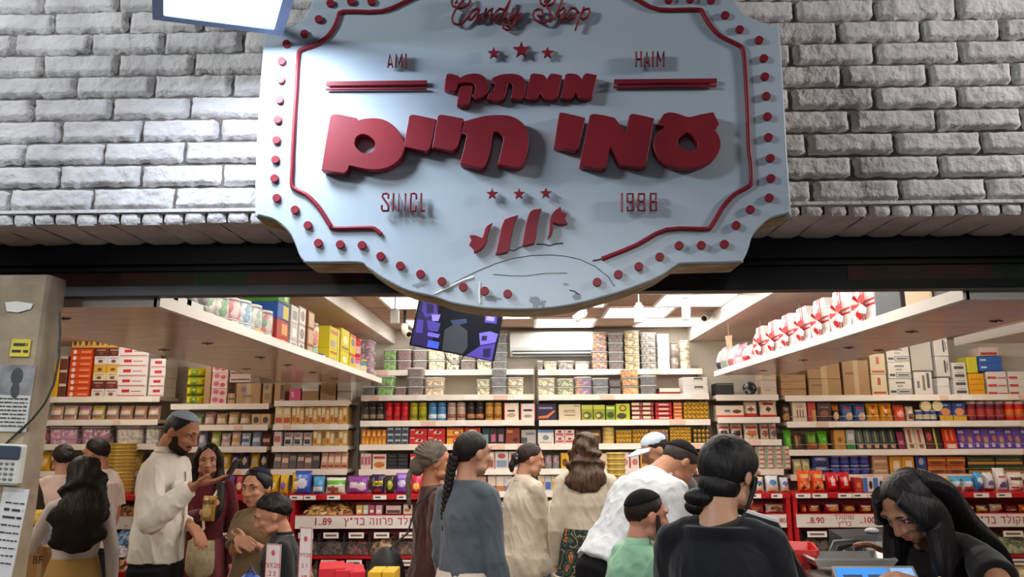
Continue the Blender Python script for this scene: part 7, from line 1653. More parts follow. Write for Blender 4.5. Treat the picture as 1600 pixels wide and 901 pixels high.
JAW = [((0,.10,-.13),(.275,.295,.33)), ((0,.245,-.385),(.12,.11,.095)), ((0,.14,-.30),(.225,.22,.15)), ((.205,.12,-.30),(.10,.16,.10)), ((-.205,.12,-.30),(.10,.16,.10)), ((0,.355,-.255),(.105,.06,.035)), ((.145,.27,-.09),(.115,.11,.10)), ((-.145,.27,-.09),(.115,.11,.10))]
def beard(c, col, thick=.018):
    """short beard that follows jaw, chin and upper lip"""
    o = Vector((0,.08,-.20)); mb = MB(); vs = []; fs = []; nu, nv = 60, 26
    for j in range(nv+1):
        el = R(38-118*j/nv)
        for i in range(nu+1):
            az = R(-112+224*i/nu); d = Vector((math.sin(az)*math.cos(el), math.cos(az)*math.cos(el), math.sin(el))); r_ = .05
            for ce, ra in JAW:
                p = o-Vector(ce); A = sum((d[k]/ra[k])**2 for k in range(3)); B_ = sum(p[k]*d[k]/ra[k]**2 for k in range(3)); C_ = sum((p[k]/ra[k])**2 for k in range(3))-1; D_ = B_*B_-A*C_
                if D_ > 0: r_ = max(r_, (-B_+math.sqrt(D_))/A)
            q = o+d*r_; a = abs(math.degrees(az))
            edge = -.30 if a < 20 else (-.30+(a-20)/40*.10 if a < 60 else -.20+min(1,(a-60)/25)*.22)
            on = sstep(-.02, .03, edge-q.z)
            if a < 26: on = max(on, sstep(0,.015,q.z+.235)*sstep(0,.015,-.185-q.z))
            if a > 100: on *= sstep(112, 102, a) if False else max(0, (112-a)/12)
            vs.append(c.hd(*(o+d*(r_+(thick+.006*noise.noise(q*30)+.03)*on-.03))))
    for j in range(nv):
        for i in range(nu): k = j*(nu+1)+i; fs.append((k, k+nu+1, k+nu+2, k+1))
    mb.add(vs, fs, 0, True); return mb.build('beard', M(col, .85, spec=.15, bump=(260,.7,.004)), c.t)
def kippah(c, col, tilt=-28, size=58, name='kippah', thick=.085):
    Rt = Matrix.Rotation(R(-tilt), 3, 'X'); mb = MB(); n = 32; vs = []; fs = []; nv = 10
    for j in range(nv+1):
        th = R(size)*j/nv
        for i in range(n):
            an = 2*math.pi*i/n; d = Rt @ Vector((math.sin(th)*math.cos(an), math.sin(th)*math.sin(an), math.cos(th))); f = 1+thick+.02*math.cos(an*6)*.2
            vs.append(c.hd(d.x*.335*f, -.03+d.y*.425*f, .10+d.z*.395*f))
    for i in range(n):
        d = vs[nv*n+i]; vs.append(d.lerp(c.hd(0,-.03,.10), .09))
    for j in range(nv+1):
        for i in range(n): k = (i+1) % n; fs.append((j*n+i, (j+1)*n+i, (j+1)*n+k, j*n+k))
    mb.add(vs, fs, 0, True); return mb.build(name, M(col, .85, spec=.15, bump=(140,.4)), c.t)

BLK, DBR, MBR = '#0d0a0a', '#1a100c', '#2e1d14'
# --- girl with long wavy hair at the left
c = person(dict(label='girl seen from behind with long wavy black hair, white top and yellowish skirt', px=128, py=741, Y=4.6, heading=-22, hyaw=-18, hpitch=8, skin='#b8866a', hair=BLK, hs=1.05,
   armL=dict(w=(58,832,4.75), pole=(-.3,-.6,-1), palm=(0,0,-1)), armR=dict(e=(.22,-.12,-1), f=(.05,.25,-1)), face=True))
top(c, '#d5ced0', z0=.53, loose=.004, sl=.004, straight=False, fold=.003, name='long_sleeved_top')
skirt(c, '#b89a5c', z0=.10, z1=.62, r1=(.080,.064), r0=(.14,.13), pleat=6, amp=.008)
mb = cap(c, BLK, .10, [(0,34),(40,25),(65,0),(90,-40),(180,-60)], .04, build=False)
fall(mb, [c.hd(0,-.22,.35), c.hd(0,-.40,-.1), c.hd(.02,-.44,-.55), c.B(.012,-.085,.76), c.B(.016,-.088,.69), c.B(.02,-.085,.645)], [(.30*c.hh,.20*c.hh),(.46*c.hh,.26*c.hh),(.56*c.hh,.26*c.hh),(.66*c.hh,.26*c.hh),(.60*c.hh,.22*c.hh),(.30*c.hh,.12*c.hh)], .22, .9, seed=3)
mb.build('hair', HAIRM(BLK), c.t); shoes(c)
# --- woman with a bun and boy beside the far left shelves
c = person(dict(label='woman with a low dark bun in a pale pink blouse at the far left', px=98, py=716, Y=5.75, heading=-28, hyaw=-20, skin='#c09078', hair=DBR, armL=dict(e=(-.3,.1,-1), f=(.2,.9,-.4)), armR=dict(e=(.25,-.1,-1), f=(0,.3,-1)), vox=.009))
top(c, '#d6bfb6', z0=.48, loose=.02, sl=.02, fold=.010, name='blouse'); skirt(c, '#3a3436')
mb = cap(c, DBR, .05, None, .015, build=False); mb.ell(c.hd(0,-.50,.02), (.22*c.hh,.16*c.hh,.2*c.hh), 16, 10); mb.build('hair', HAIRM(DBR), c.t); shoes(c)
c = person(dict(label='dark haired boy in a white T-shirt facing left beside the golden tray stack', px=150, py=708, Y=6.25, heading=-80, hyaw=-5, hpitch=8, skin='#b88468', hair=BLK, hs=1.08, sex='m', vox=.009))
top(c, '#e0d6cc', z0=.48, loose=.03, sleeve=.42, sl=.022, fold=.010, name='t_shirt'); trousers(c, '#2a2c34')
cap(c, BLK, .13, [(0,45),(40,36),(65,12),(90,-10),(120,-32),(180,-42)], .05); shoes(c)
# --- person half hidden behind the pillar
c = person(dict(label='person with long brown hair mostly hidden behind the left pillar', px=42, py=766, Y=5.15, heading=-30, skin='#b98a70', hair=MBR, armR=dict(e=(.35,.2,-1), f=(.25,.8,.2)), vox=.009))
top(c, '#b9c6d6', z0=.5, sleeve=.45, fold=.005); skirt(c, '#4a4648')
mb = cap(c, MBR, .09, [(0,34),(40,25),(65,0),(90,-40),(180,-60)], .03, build=False)
fall(mb, [c.hd(0,-.22,.3), c.hd(.05,-.38,-.2), c.B(.02,-.075,.80), c.B(.02,-.078,.72)], [(.3*c.hh,.2*c.hh),(.46*c.hh,.24*c.hh),(.55*c.hh,.2*c.hh),(.3*c.hh,.1*c.hh)], .12, seed=8); mb.build('hair', HAIRM(MBR), c.t); shoes(c)
q = P(55, 806, 4.55)
good('bag', 'sweet_bag', 'bag', 'bright yellow packet held out beside the left pillar', (q.x, 4.55, q.z-.05), (.075, .03, .085), BX('#e8c01c', (e_,0.5,0.5,0.3,0.2,'#f0dc7a')))
# --- man in the white shirt
c = person(dict(label='man in white shirt, black trousers and pale blue kippah looking down at his phone', px=283, py=675, Y=4.4, heading=90, sex='m', w=.92, hpitch=24, hyaw=10, skin='#b47e60', skin2='#a87254', hair=BLK, lip='#8a4a40', vox=.006, hunch=8,
   armR=dict(w=(303,757,4.14), pole=(.25,-.9,-.9), palm=(-.1,.1,1), fdir=(-.05,1,.15), curl=.15), armL=dict(w=(296,818,4.42), pole=(-.4,-.5,-1), palm=(0,-.4,-1), fdir=(.3,.6,-.45), curl=.3)))
top(c, '#e4e0d6', z0=.525, loose=.014, sl=.018, fold=.013, col2='#dcd7cc', name='shirt')
collar(c, '#e6e2d8', h=.028); trousers(c, '#141417', .56); shoes(c)
# chest pocket and front placket
H = c.H; mb = MB(); p = c.B(.055,.066,.735)
mb.cbox(p.x-.05, p.y-.002, p.z-.055, p.x+.05, p.y+.012, p.z+.055, .004); mb.cbox(p.x-.053, p.y+.0, p.z+.03, p.x+.053, p.y+.017, p.z+.062, .004)
mb.build('pocket', M('#e2ded4', .8), c.t)
mb = MB(); mb.tube([c.B(0,.064,.80), c.B(0,.077,.74), c.B(0,.080,.66), c.B(0,.078,.58), c.B(0,.078,.53)], [(.016,.006)]*5, 10, up=(1,0,0)); mb.build('placket', M('#e8e4da', .8), c.t)
cap(c, BLK, .035, [(0,48),(35,40),(60,14),(78,-12),(96,-20),(125,-42),(180,-50)], .01)
kippah(c, '#9fb2c2', -8, 52)
beard(c, '#2c1e18')
Wr = c.arms['R'][2]
pw = c.t.matrix_basis @ (Wr + Vector((-.03,.17,.045)))
t = thing('phone', 'dark phone held up by the man in the white shirt', 'phone', pw, R(-90))
mb = MB(); mb.cbox(-.036,-.006,-.03,.036,.006,.10,.006); o = mb.build('casing', M('#17171c', .3), t); o.rotation_euler = (R(-30),0,0)
mb = MB(); mb.box(-.032,-.0068,-.025,.032,-.006,.095); o2 = mb.build('screen', M('#2a2c3c', .15), t); o2.rotation_euler = (R(-30),0,0)
# --- woman in burgundy
c = person(dict(label='woman in a burgundy dress with long dark hair holding a gold snack bag', px=325, py=717, Y=5.2, heading=168, hpitch=12, hyaw=-10, skin='#c49078', hair=DBR, lip='#a04a4a', vox=.006,
   armR=dict(w=(318,800,4.88), pole=(.6,-.6,-1), palm=(-.6,.3,.2), fdir=(-.4,.6,.6), curl=.6), armL=dict(e=(-.20,.05,-1), f=(-.02,.22,-1), palm=(.8,.2,0))))
BUR = '#5c1420'
top(c, BUR, z0=.50, loose=.008, sl=.008, straight=False, fold=.004, name='dress_top', col2='#4e101b', z1=.822, neck=.045)
skirt(c, BUR, z0=.05, z1=.60, r0=(.17,.15), pleat=9, amp=.012, mat=M('#5a1520', .8, vary=(60, '#6e2a34')))
mb = cap(c, DBR, .07, [(0,50),(12,44),(40,22),(65,-10),(90,-40),(180,-60)], .02, build=False)
fall(mb, [c.hd(0,-.2,.3), c.hd(0,-.36,-.2), c.B(0,-.07,.80), c.B(0,-.08,.70)], [(.3*c.hh,.2*c.hh),(.46*c.hh,.22*c.hh),(.5*c.hh,.2*c.hh),(.3*c.hh,.1*c.hh)], .1, seed=4)
for sx in (-1, 1): fall(mb, [c.hd(sx*.22,.20,.36), c.hd(sx*.35,.10,.05), c.hd(sx*.37,.10,-.4), c.B(sx*.062,.050,.79), c.B(sx*.066,.085,.72), c.B(sx*.06,.095,.67)], [(.07*c.hh,.10*c.hh),(.10*c.hh,.17*c.hh),(.13*c.hh,.18*c.hh),(.17*c.hh,.13*c.hh),(.16*c.hh,.11*c.hh),(.05*c.hh,.05*c.hh)], .12, seed=9+sx, n=24)
mb.build('hair', HAIRM(DBR), c.t); shoes(c)
q = P(325, 806, 4.80)
good('bag', 'snack_bag', 'bag', 'crinkled gold snack bag held by the woman in burgundy', (q.x-.01, 4.78, q.z-.03), (.10, .05, .15), BX('#b8903a', (e_,0.5,0.4,0.3,0.25,'#e0c890'), (r_,0.1,0.7,0.9,0.85,'#6a4a1e')), R(-12))
# cream shoulder bag: the strap runs over her shoulder
q = P(313, 873, 4.86)
t = thing('handbag', 'cream textured shoulder bag hanging beside the woman in burgundy', 'handbag', q)
mb = MB(); nu, nv = 26, 16
for sd in (-1, 1):
    vs = []; fs = []
    for j in range(nv+1):
        for i in range(nu+1):
            u, v = i/nu*2-1, j/nv; w_ = .092*(1-.25*(v-.35)**2)*(math.sqrt(max(0, 1-max(0,(.30-v)/.30)**2))*.55+.45)
            e = max(0, 1-abs(u)**3)*math.sin(math.pi*min(1, .12+v*.86))**.6
            vs.append((u*w_, sd*(.004+.05*e)+.004*noise.noise(Vector((u*14, v*12, sd))), (v-.5)*.22))
    for j in range(nv):
        for i in range(nu): a = j*(nu+1)+i; f = (a, a+1, a+nu+2, a+nu+1); fs.append(f if sd < 0 else f[::-1])
    mb.add(vs, fs, 0, True)
mb.build('pouch', M('#cbbf9e', .9, bump=(60, .9, .01), vary=(22, '#b5a682')), t)
sp_ = [t.location*0+Vector((.14,0,.11))]; shw = c.t.matrix_basis @ (c.B(-.075,.030,.825)); 
mid = c.t.matrix_basis @ (c.B(-.02,.115,.70))
mb = MB(); mb.tube([Vector((-.07,0,.10)), Vector((.0,.02,.18)), mid-q+Vector((0,-.02,0)), shw-q+Vector((0,-.01,.012))], [(.009,.003)]*4, 8); mb.build('strap', M('#cfc4b0', .7), t)
# --- boy in the tan polo
c = person(dict(label='boy in a tan polo and dark kippah with folded hands, looking sideways', px=401, py=762, Y=4.7, heading=205, sex='m', hs=1.2, hpitch=6, hyaw=-10, skin='#b88468', hair=BLK, lip='#9a5248', vox=.006, gaze=-1,
   armR=dict(w=(371,842,4.44), pole=(.7,-.5,-1), palm=(-.7,-.1,-.3), fdir=(-1,.2,-.1), curl=.5), armL=dict(w=(388,846,4.50), pole=(-.8,-.4,-1), palm=(.7,-.1,.2), fdir=(.9,.3,.1), curl=.6)))
TAN = '#7d664a'
top(c, TAN, z0=.44, loose=.022, sleeve=.44, sl=.016, fold=.010, name='polo_shirt', col2='#75603f', flare=.03); collar(c, '#836c50', h=.02); trousers(c, '#2a2a30'); shoes(c)
cap(c, BLK, .13, [(0,44),(30,38),(52,14),(72,-16),(95,-42),(130,-58),(180,-66)], .03); kippah(c, '#1c2030', -26, 56, thick=.17)
mb = MB(); W_ = c.arms['R'][2]; d = (c.arms['R'][1]-W_).normalized(); mb.tube([W_+d*.012, W_+d*.03], [.026,.027], 14); mb.build('wristband', M('#1b1c22', .6), c.t)
# --- boy in the black polo
c = person(dict(label='boy in a black polo with white striped collar, head bowed to the left', px=426, py=805, Y=4.3, heading=250, sex='m', hs=1.22, hpitch=20, hyaw=0, skin='#b8846a', hair='#120d0c', lip='#9a5248', vox=.006))
top(c, '#14161d', z0=.44, loose=.020, sleeve=.44, sl=.016, fold=.009, name='polo_shirt'); collar(c, '#14161d', h=.022, r=.038)
mb = MB(); n = 28; 
for rr, hz_ in ((.046,.005), (.0435,.012)):
    a_ = c.B(0,-.014,.832+hz_); pts = [a_+Vector((rr*c.H*math.cos(k), rr*c.H*.92*math.sin(k), 0)) for k in [math.pi/2+.3+(2*math.pi-.6)*i/n for i in range(n+1)]]; mb.tube(pts, .0025, 6)
mb.build('collar_stripe', M('#e4e2de', .7), c.t); trousers(c, '#20222a'); shoes(c)
cap(c, '#15100e', .20, [(0,36),(40,31),(60,18),(84,2),(100,-10),(130,-32),(180,-44)], .12)
# --- woman in the turban
c = person(dict(label='woman in a brown tunic with a grey head scarf, seen in profile facing right', px=680, py=723, Y=4.4, heading=72, hpitch=-2, hyaw=4, hunch=0, lean=-2, skin='#ad7658', hair='#5a4a40', lip='#8a4a42', vox=.0065,
   armR=dict(e=(.14,-.06,-1), f=(-.02,.45,-1), palm=(-1,.1,0)), armL=dict(e=(-.15,.05,-1), f=(0,.4,-1))))
top(c, '#4a2a22', z0=.40, loose=.020, sleeve=.62, sl=.016, fold=.0140, name='tunic', col2='#42241d', flare=.03); skirt(c, '#2a2426')
GS = '#6e655c'
mb = cap(c, GS, .13, [(0,32),(40,26),(70,6),(95,-14),(120,-34),(180,-44)], .03, build=False)
for k in range(9):      # wrapped folds of the scarf
    a0 = -1.1+k*.27; pts = []
    for i in range(19):
        s_ = i/18*math.pi*1.16-.25; d = Vector((math.cos(s_), 0.0, math.sin(s_))); d = Matrix.Rotation(a0*.75+.35, 3, 'X') @ d
        pts.append(c.hd(d.x*.385, -.07+d.y*.51, .12+d.z*.455))
    mb.tube(pts, [.030*c.hh]+[.058*c.hh]*17+[.030*c.hh], 10)
mb.ell(c.hd(0,-.48,-.06), (.22*c.hh,.22*c.hh,.26*c.hh), 16, 10)
fall(mb, [c.hd(.02,-.58,-.05), c.hd(.03,-.72,-.35), c.hd(.03,-.74,-.75), c.hd(.02,-.70,-1.15)], [(.09*c.hh,.07*c.hh),(.10*c.hh,.07*c.hh),(.12*c.hh,.06*c.hh),(.13*c.hh,.05*c.hh)], .25, seed=2, n=24)
mb.build('head_scarf', M(GS, .9, spec=.1, bump=(30,.5,.008), vary=(16, '#57504a'), stretch=(1,1,4)), c.t); shoes(c)
mb = MB(); mb.tube([c.hd(.36,-.04,-.16), c.hd(.37,-.04,-.24)], [.012*c.hh,.02*c.hh], 8); mb.build('earring', M('#c0a878', .3, metal=.8), c.t)
# black bag on her back
q = c.t.matrix_basis @ (c.B(.03,-.175,.55))
t = thing('backpack', 'soft black bag slung behind the woman in the head scarf', 'bag', q, R(-72))
mb = MB(); mb.ell((0,0,0), (.16,.10,.20), 22, 14); mb.v = [(x*(1+.15*noise.noise(Vector((x*8,y*8,z*8)))), y*(1+.2*noise.noise(Vector((x*9,y*9,z*6+3)))), z*(1.0 if z < 0 else .85)) for x,y,z in mb.v]; mb.build('body', M('#121316', .6, bump=(14,.5,.02)), t)
sh = c.B(.070,-.010,.828); o_ = c.B(.03,-.175,.55)
mb = MB(); mb.tube([Vector((.02,0,.15)), c.B(.062,-.105,.70)-o_, c.B(.068,-.075,.79)-o_, sh-o_+Vector((0,0,.022)), c.B(.074,.055,.78)-o_], [(.016,.005)]*5, 10); mb.build('strap', M('#16171a', .6), t)
# --- woman with the braid
c = person(dict(label='woman with a long dark braid in a slate grey sweater, seen from behind', px=738, py=709, Y=3.85, heading=32, hyaw=22, hpitch=3, skin='#b98a70', hair=BLK, vox=.0065,
   armL=dict(e=(-.05,-.02,-1), f=(.06,.30,-1)), armR=dict(e=(.15,-.04,-1), f=(.08,.20,-1)), w=.92))
top(c, '#515a63', z0=.57, loose=.019, sl=.014, fold=.013, name='sweater', col2='#48515a'); skirt(c, '#cfc6bb', z0=.05, z1=.60, r0=(.15,.14), pleat=5, amp=.006)
mb = cap(c, BLK, .055, [(0,40),(40,28),(65,4),(84,-4),(100,-22),(125,-44),(180,-58)], .012, build=False)
pts = [c.hd(-.05,-.42,-.10), c.hd(-.10,-.46,-.35), c.hd(-.14,-.48,-.62), c.hd(-.19,-.50,-.92), c.hd(-.23,-.52,-1.22), c.hd(-.26,-.50,-1.45)]
for i in range(26):
    u = i/25; k = u*(len(pts)-1); a_, f_ = int(min(k, len(pts)-2)), 0; f_ = k-a_; p = pts[a_].lerp(pts[a_+1], f_); r0 = (.13-.065*u)*c.hh; sx = 1 if i % 2 else -1
    mb.ell(p+Vector((sx*r0*.40,-r0*.15,0)), (r0*.72,r0*.66,r0*.95), 10, 8, 0, Matrix.Rotation(sx*.7, 3, 'Y'))
mb.tube([pts[-1], pts[-1]+Vector((0,.0,-.05))], [.035*c.hh,.05*c.hh], 10)
mb.build('hair', HAIRM(BLK), c.t); shoes(c)
# --- girl in the linen shirt
c = person(dict(label='girl with tied back brown hair in a cream linen shirt and blue skirt', px=828, py=717, Y=5.25, heading=58, hyaw=18, hpitch=12, skin='#b8866e', hair='#26170f', lip='#a8605a', vox=.0065,
   armR=dict(w=(866,792,5.38), pole=(.4,-.7,-1), palm=(-.6,0,-.3), fdir=(-.2,.8,.3), curl=.6), armL=dict(w=(868,788,5.52), pole=(-.5,-.6,-1), palm=(.5,0,-.3), fdir=(.3,.8,.3), curl=.6), limb=1.1))
LN = '#c8bfae'
top(c, LN, z0=.46, loose=.026, sl=.020, fold=.0141, name='linen_shirt', col2='#bfb5a3', flare=.03); collar(c, LN, h=.018); skirt(c, '#5f7285', z0=.06, z1=.56, r1=(.10,.085), r0=(.15,.14), pleat=11, amp=.014)
mb = cap(c, '#26170f', .06, [(0,42),(40,30),(65,8),(84,-4),(100,-20),(125,-42),(180,-54)], .015, build=False)
mb.ell(c.hd(0,-.46,-.08), (.17*c.hh,.16*c.hh,.2*c.hh), 16, 10); fall(mb, [c.hd(0,-.50,-.1), c.hd(0,-.55,-.3), c.hd(0,-.50,-.52)], [(.1*c.hh,.09*c.hh),(.12*c.hh,.1*c.hh),(.05*c.hh,.04*c.hh)], .15, n=20)
mb.build('hair', HAIRM('#26170f'), c.t); shoes(c)
mb = MB()
for k in range(7): an = k*.9; mb.ell(c.hd(.10*math.cos(an),-.47+.02*(k%2),-.06+.12*math.sin(an)), (.075*c.hh,.075*c.hh,.06*c.hh), 8, 6)
mb.build('hair_tie', M('#7f97ad', .8), c.t)
# --- woman in the cardigan and paisley skirt
c = person(dict(label='woman with wavy brown hair, cream cardigan and patterned skirt, seen from behind', px=916, py=703, Y=4.95, heading=6, hyaw=6, hpitch=4, skin='#b8866e', hair=MBR, vox=.0065,
   armL=dict(e=(-.16,-.06,-1), f=(.0,.35,-1)), armR=dict(e=(.18,-.03,-1), f=(-.02,.5,-.8))))
top(c, '#cdc3b0', z0=.60, loose=.014, sl=.016, straight=True, fold=.009, name='cardigan', col2='#c4b9a5')
pm = bpy.data.materials.new('paisley_cloth'); pm.use_nodes = True; nt = pm.node_tree; b_ = nt.nodes['Principled BSDF']; b_.inputs['Roughness'].default_value = .85
tc = nt.nodes.new('ShaderNodeTexCoord'); v_ = nt.nodes.new('ShaderNodeTexVoronoi'); v_.inputs['Scale'].default_value = 13; n_2 = nt.nodes.new('ShaderNodeTexNoise'); n_2.inputs['Scale'].default_value = 9
mx = nt.nodes.new('ShaderNodeVectorMath'); mx.operation = 'MULTIPLY_ADD'; mx.inputs[1].default_value = (.12,.12,.12)
nt.links.new(tc.outputs['Object'], n_2.inputs['Vector']); nt.links.new(n_2.outputs['Color'], mx.inputs[0]); nt.links.new(tc.outputs['Object'], mx.inputs[2]); nt.links.new(mx.outputs[0], v_.inputs['Vector'])
rp = nt.nodes.new('ShaderNodeValToRGB'); rp.color_ramp.interpolation = 'CONSTANT'
for i, (ps, cl) in enumerate(((0,'#c8ab8a'),(.12,'#8a3a2a'),(.22,'#c0803a'),(.30,'#1e2c26'),(.42,'#3a5a50'),(.50,'#1a221e'),(.68,'#8a8a6a'),(.74,'#1c2620'))):
    e2 = rp.color_ramp.elements[i] if i < 2 else rp.color_ramp.elements.new(ps); e2.position = ps; e2.color = lin(cl)
nt.links.new(v_.outputs['Distance'], rp.inputs[0]); nt.links.new(rp.outputs[0], b_.inputs['Base Color'])
sk = skirt(c, '#1e2c26', z0=.05, z1=.64, r1=(.088,.074), r0=(.15,.14), pleat=6, amp=.008, mat=pm)
q = c.H; mb = MB(); mb.tube([(.1275*q*math.cos(k*.2244), .114*q*math.sin(k*.2244)-.003*q, .475*q) for k in range(29)], .006, 6); mb.build('skirt_band', M('#c9c0b2', .8), sk)
mb = cap(c, MBR, .10, [(0,38),(40,28),(65,2),(90,-40),(180,-62)], .045, build=False)
fall(mb, [c.hd(0,-.06,.36), c.hd(0,-.12,.10), c.hd(0,-.16,-.2), c.hd(.01,-.22,-.52), c.B(.004,-.050,.805), c.B(.008,-.062,.765)], [(.30*c.hh,.36*c.hh),(.40*c.hh,.44*c.hh),(.46*c.hh,.44*c.hh),(.53*c.hh,.38*c.hh),(.56*c.hh,.28*c.hh),(.40*c.hh,.16*c.hh)], .20, .8, seed=6)
mb.build('hair', M('#2e1d14', .5, spec=.4, bump=(1.2,.6,.008), stretch=(70,70,5), vary=(1.0, '#5c4230')), c.t); shoes(c)
# --- bending man in white
c = person(dict(label='bending man in a white shirt and black kippah, face turned down to the right', px=1060, py=723, Y=4.18, heading=58, sex='m', lean=34, hunch=14, hpitch=52, hyaw=10, skin='#b07e62', hair='#2a221e', vox=.007,
   armR=dict(w=(1078,860,4.12), pole=(.3,-.5,.2)), armL=dict(w=(1100,850,4.6), pole=(-.3,-.5,.2)), limb=1.05))
top(c, '#c9ced4', z0=.54, loose=.022, sl=.022, fold=.012, name='shirt', col2='#c1c7ce'); collar(c, '#c9ced4', h=.02); trousers(c, '#101114', .57); shoes(c)
cap(c, '#2e2723', .03, [(0,40),(35,32),(60,10),(78,-12),(96,-20),(125,-42),(180,-50)], .012); kippah(c, '#15151a', -30, 64, thick=.075)
# --- man in the pale cap
c = person(dict(label='man in a pale blue baseball cap behind the bending man', px=1024, py=703, Y=5.3, heading=262, sex='m', lean=18, hpitch=26, skin='#b58468', hair=DBR, vox=.009, armR=dict(e=(.1,.05,-1), f=(0,.3,-1)), armL=dict(e=(-.1,.05,-1), f=(0,.3,-1))))
top(c, '#3a3f4a', z0=.5, loose=.03, fold=.009); trousers(c, '#22242c'); shoes(c)
cap(c, DBR, .03, None, .01)
mb = cap(c, '#a9bccb', .11, [(0,28),(90,12),(180,6)], .004, build=False)
vs = []; fs = []
for j in range(7):
    for i in range(15):
        az = R(-62+124*i/14); r_ = .46+.40*j/6*math.cos(az*.9); vs.append(c.hd(math.sin(az)*r_*.82, -.03+math.cos(az)*r_*1.05, .27-.05*j/6-.10*(math.sin(az)**2)))
for j in range(6):
    for i in range(14): a = j*15+i; fs.append((a, a+15, a+16, a+1))
n0 = len(vs); vs2 = [v-Vector((0,0,.006)) for v in vs]
mb.add(vs+vs2, fs+[tuple(q+n0 for q in f[::-1]) for f in fs], 0, True)
mb.build('baseball_cap', M('#a9bccb', .8, bump=(120,.3), vary=(9, '#c4d2dc')), c.t)
mb = MB(); mb.ell(c.hd(.02,-.46,.20), (.14*c.hh,.03*c.hh,.14*c.hh), 12, 8); mb.build('cap_badge', M('#2f4f8a', .7), c.t)
# --- boy in mint
c = person(dict(label='boy with black kippah and sidelock in a mint green shirt', px=1009, py=805, Y=3.5, heading=62, sex='m', hs=1.22, hpitch=8, hyaw=10, skin='#c69078', hair='#1d130e', lip='#b06a60', vox=.006))
top(c, '#86b89c', z0=.46, loose=.026, sl=.022, fold=.013, name='shirt', col2='#7dae92'); collar(c, '#8cbca2', h=.03, r=.038); trousers(c, '#1a1b20'); shoes(c)
cap(c, '#21160f', .025, [(0,40),(35,34),(58,14),(76,-4),(96,-16),(125,-38),(180,-46)], .006); kippah(c, '#0e0f14', -24, 62, thick=.07)
mb = MB()
for sx in (-1, 1): mb.tube([c.hd(sx*.325,.10,.05), c.hd(sx*.345,.13,-.15), c.hd(sx*.34,.13,-.36), c.hd(sx*.335,.10,-.55)], [.03*c.hh,.05*c.hh,.045*c.hh,.015*c.hh], 10)
mb.build('sidelocks', M('#17100c', .6), c.t)
# --- nearest woman in black
c = person(dict(label='woman in a black top with low dark hair bun nearest the camera, seen from behind', px=1139, py=741, Y=2.35, heading=22, hyaw=30, hpitch=18, hunch=14, hroll=0, skin='#b4886a', skin2='#a87c60', hair=BLK, vox=.005,
   armL=dict(e=(-.10,.16,-1), f=(.2,.8,-.3)), armR=dict(e=(.13,.12,-1), f=(-.05,.8,-.3)), limb=.95, w=.95))
top(c, '#0f1015', z0=.46, z1=.828, loose=.008, sleeve=.5, sl=.012, fold=.009, name='black_top', straight=True, neck=.066, vox=.006)
skirt(c, '#15161a'); shoes(c)
mb = cap(c, BLK, .13, [(0,46),(30,34),(55,8),(75,-18),(95,-36),(125,-56),(180,-70)], .02, build=False)
mb.ell(c.hd(0,-.17,-.20), (.285*c.hh,.27*c.hh,.25*c.hh), 24, 14); mb.ell(c.hd(-.13,-.36,-.42), (.22*c.hh,.16*c.hh,.13*c.hh), 20, 12); mb.ell(c.hd(-.20,-.33,-.54), (.16*c.hh,.12*c.hh,.11*c.hh), 16, 10)
mb.tube([c.hd(.30,.14,.0), c.hd(.345,.10,-.2), c.hd(.33,.06,-.40), c.hd(.30,.02,-.52)], [.06*c.hh,.035*c.hh,.022*c.hh,.01*c.hh], 8)
mb.build('hair', HAIRM(BLK), c.t)
mb = MB(); pts = []
for k in range(25):
    an = math.pi*(-.5+k/12); p = c.B(0,-.010,.836); pts.append(p+Vector((.043*c.H*math.cos(an), .042*c.H*math.sin(an), .010*c.H*math.sin(an)+(.010*c.H*math.cos(an)))))
mb.tube(pts, [(.010,.003)]*25, 8, up=(0,0,1)); mb.build('neck_strap', M('#2c2a22', .8), c.t)
# --- cashier
c = person(dict(label='cashier with long straight black hair and black top, bending over the scale', px=1422, py=790, Y=2.5, heading=240, lean=4, hunch=18, hpitch=40, hyaw=6, skin='#a47458', skin2='#986a50', hair=BLK, vox=.005,
   armL=dict(w=(1450,914,2.2), pole=(-.9,-.4,-.4), palm=(.2,0,-1), curl=.4), armR=dict(w=(1404,880,2.72), pole=(.15,-.7,-1), palm=(-.2,0,-1), curl=.4), limb=.98, w=.92))
top(c, '#1a1414', z0=.46, z1=.815, loose=.014, sleeve=.22, sl=.016, fold=.005, name='black_top', straight=True, neck=.055, vox=.006); trousers(c, '#17171c'); shoes(c)
mb = cap(c, BLK, .08, [(0,46),(20,36),(45,12),(65,-14),(95,-40),(180,-62)], .008, build=False)
fall(mb, [c.hd(0,-.24,.3), c.hd(0,-.42,-.05), c.B(0,-.06,.845), c.B(-.01,-.090,.77), c.B(-.015,-.090,.71), c.B(-.02,-.080,.66)], [(.32*c.hh,.2*c.hh),(.46*c.hh,.24*c.hh),(.50*c.hh,.22*c.hh),(.56*c.hh,.18*c.hh),(.54*c.hh,.15*c.hh),(.3*c.hh,.08*c.hh)], .07, seed=1)
for sx in (-1, 1):
    a_ = c.hd(sx*.20,.22,.40); b_2 = c.hd(sx*.36,.14,.08); d_ = c.hd(sx*.36,.06,-.22)
    fall(mb, [a_, b_2, d_, d_+Vector((sx*.012,.0,-.13)), d_+Vector((sx*.015,-.02,-.20)), d_+Vector((sx*.01,-.03,-.27))], [(.08*c.hh,.14*c.hh),(.11*c.hh,.27*c.hh),(.14*c.hh,.30*c.hh),(.15*c.hh,.26*c.hh),(.14*c.hh,.18*c.hh),(.03*c.hh,.04*c.hh)], .10, seed=5+sx, n=30)
mb.build('hair', HAIRM(BLK), c.t)
W_ = c.arms['L'][2]; d = (c.arms['L'][1]-W_).normalized()
mb = MB(); a_ = d.orthogonal().normalized(); b_2 = d.cross(a_)
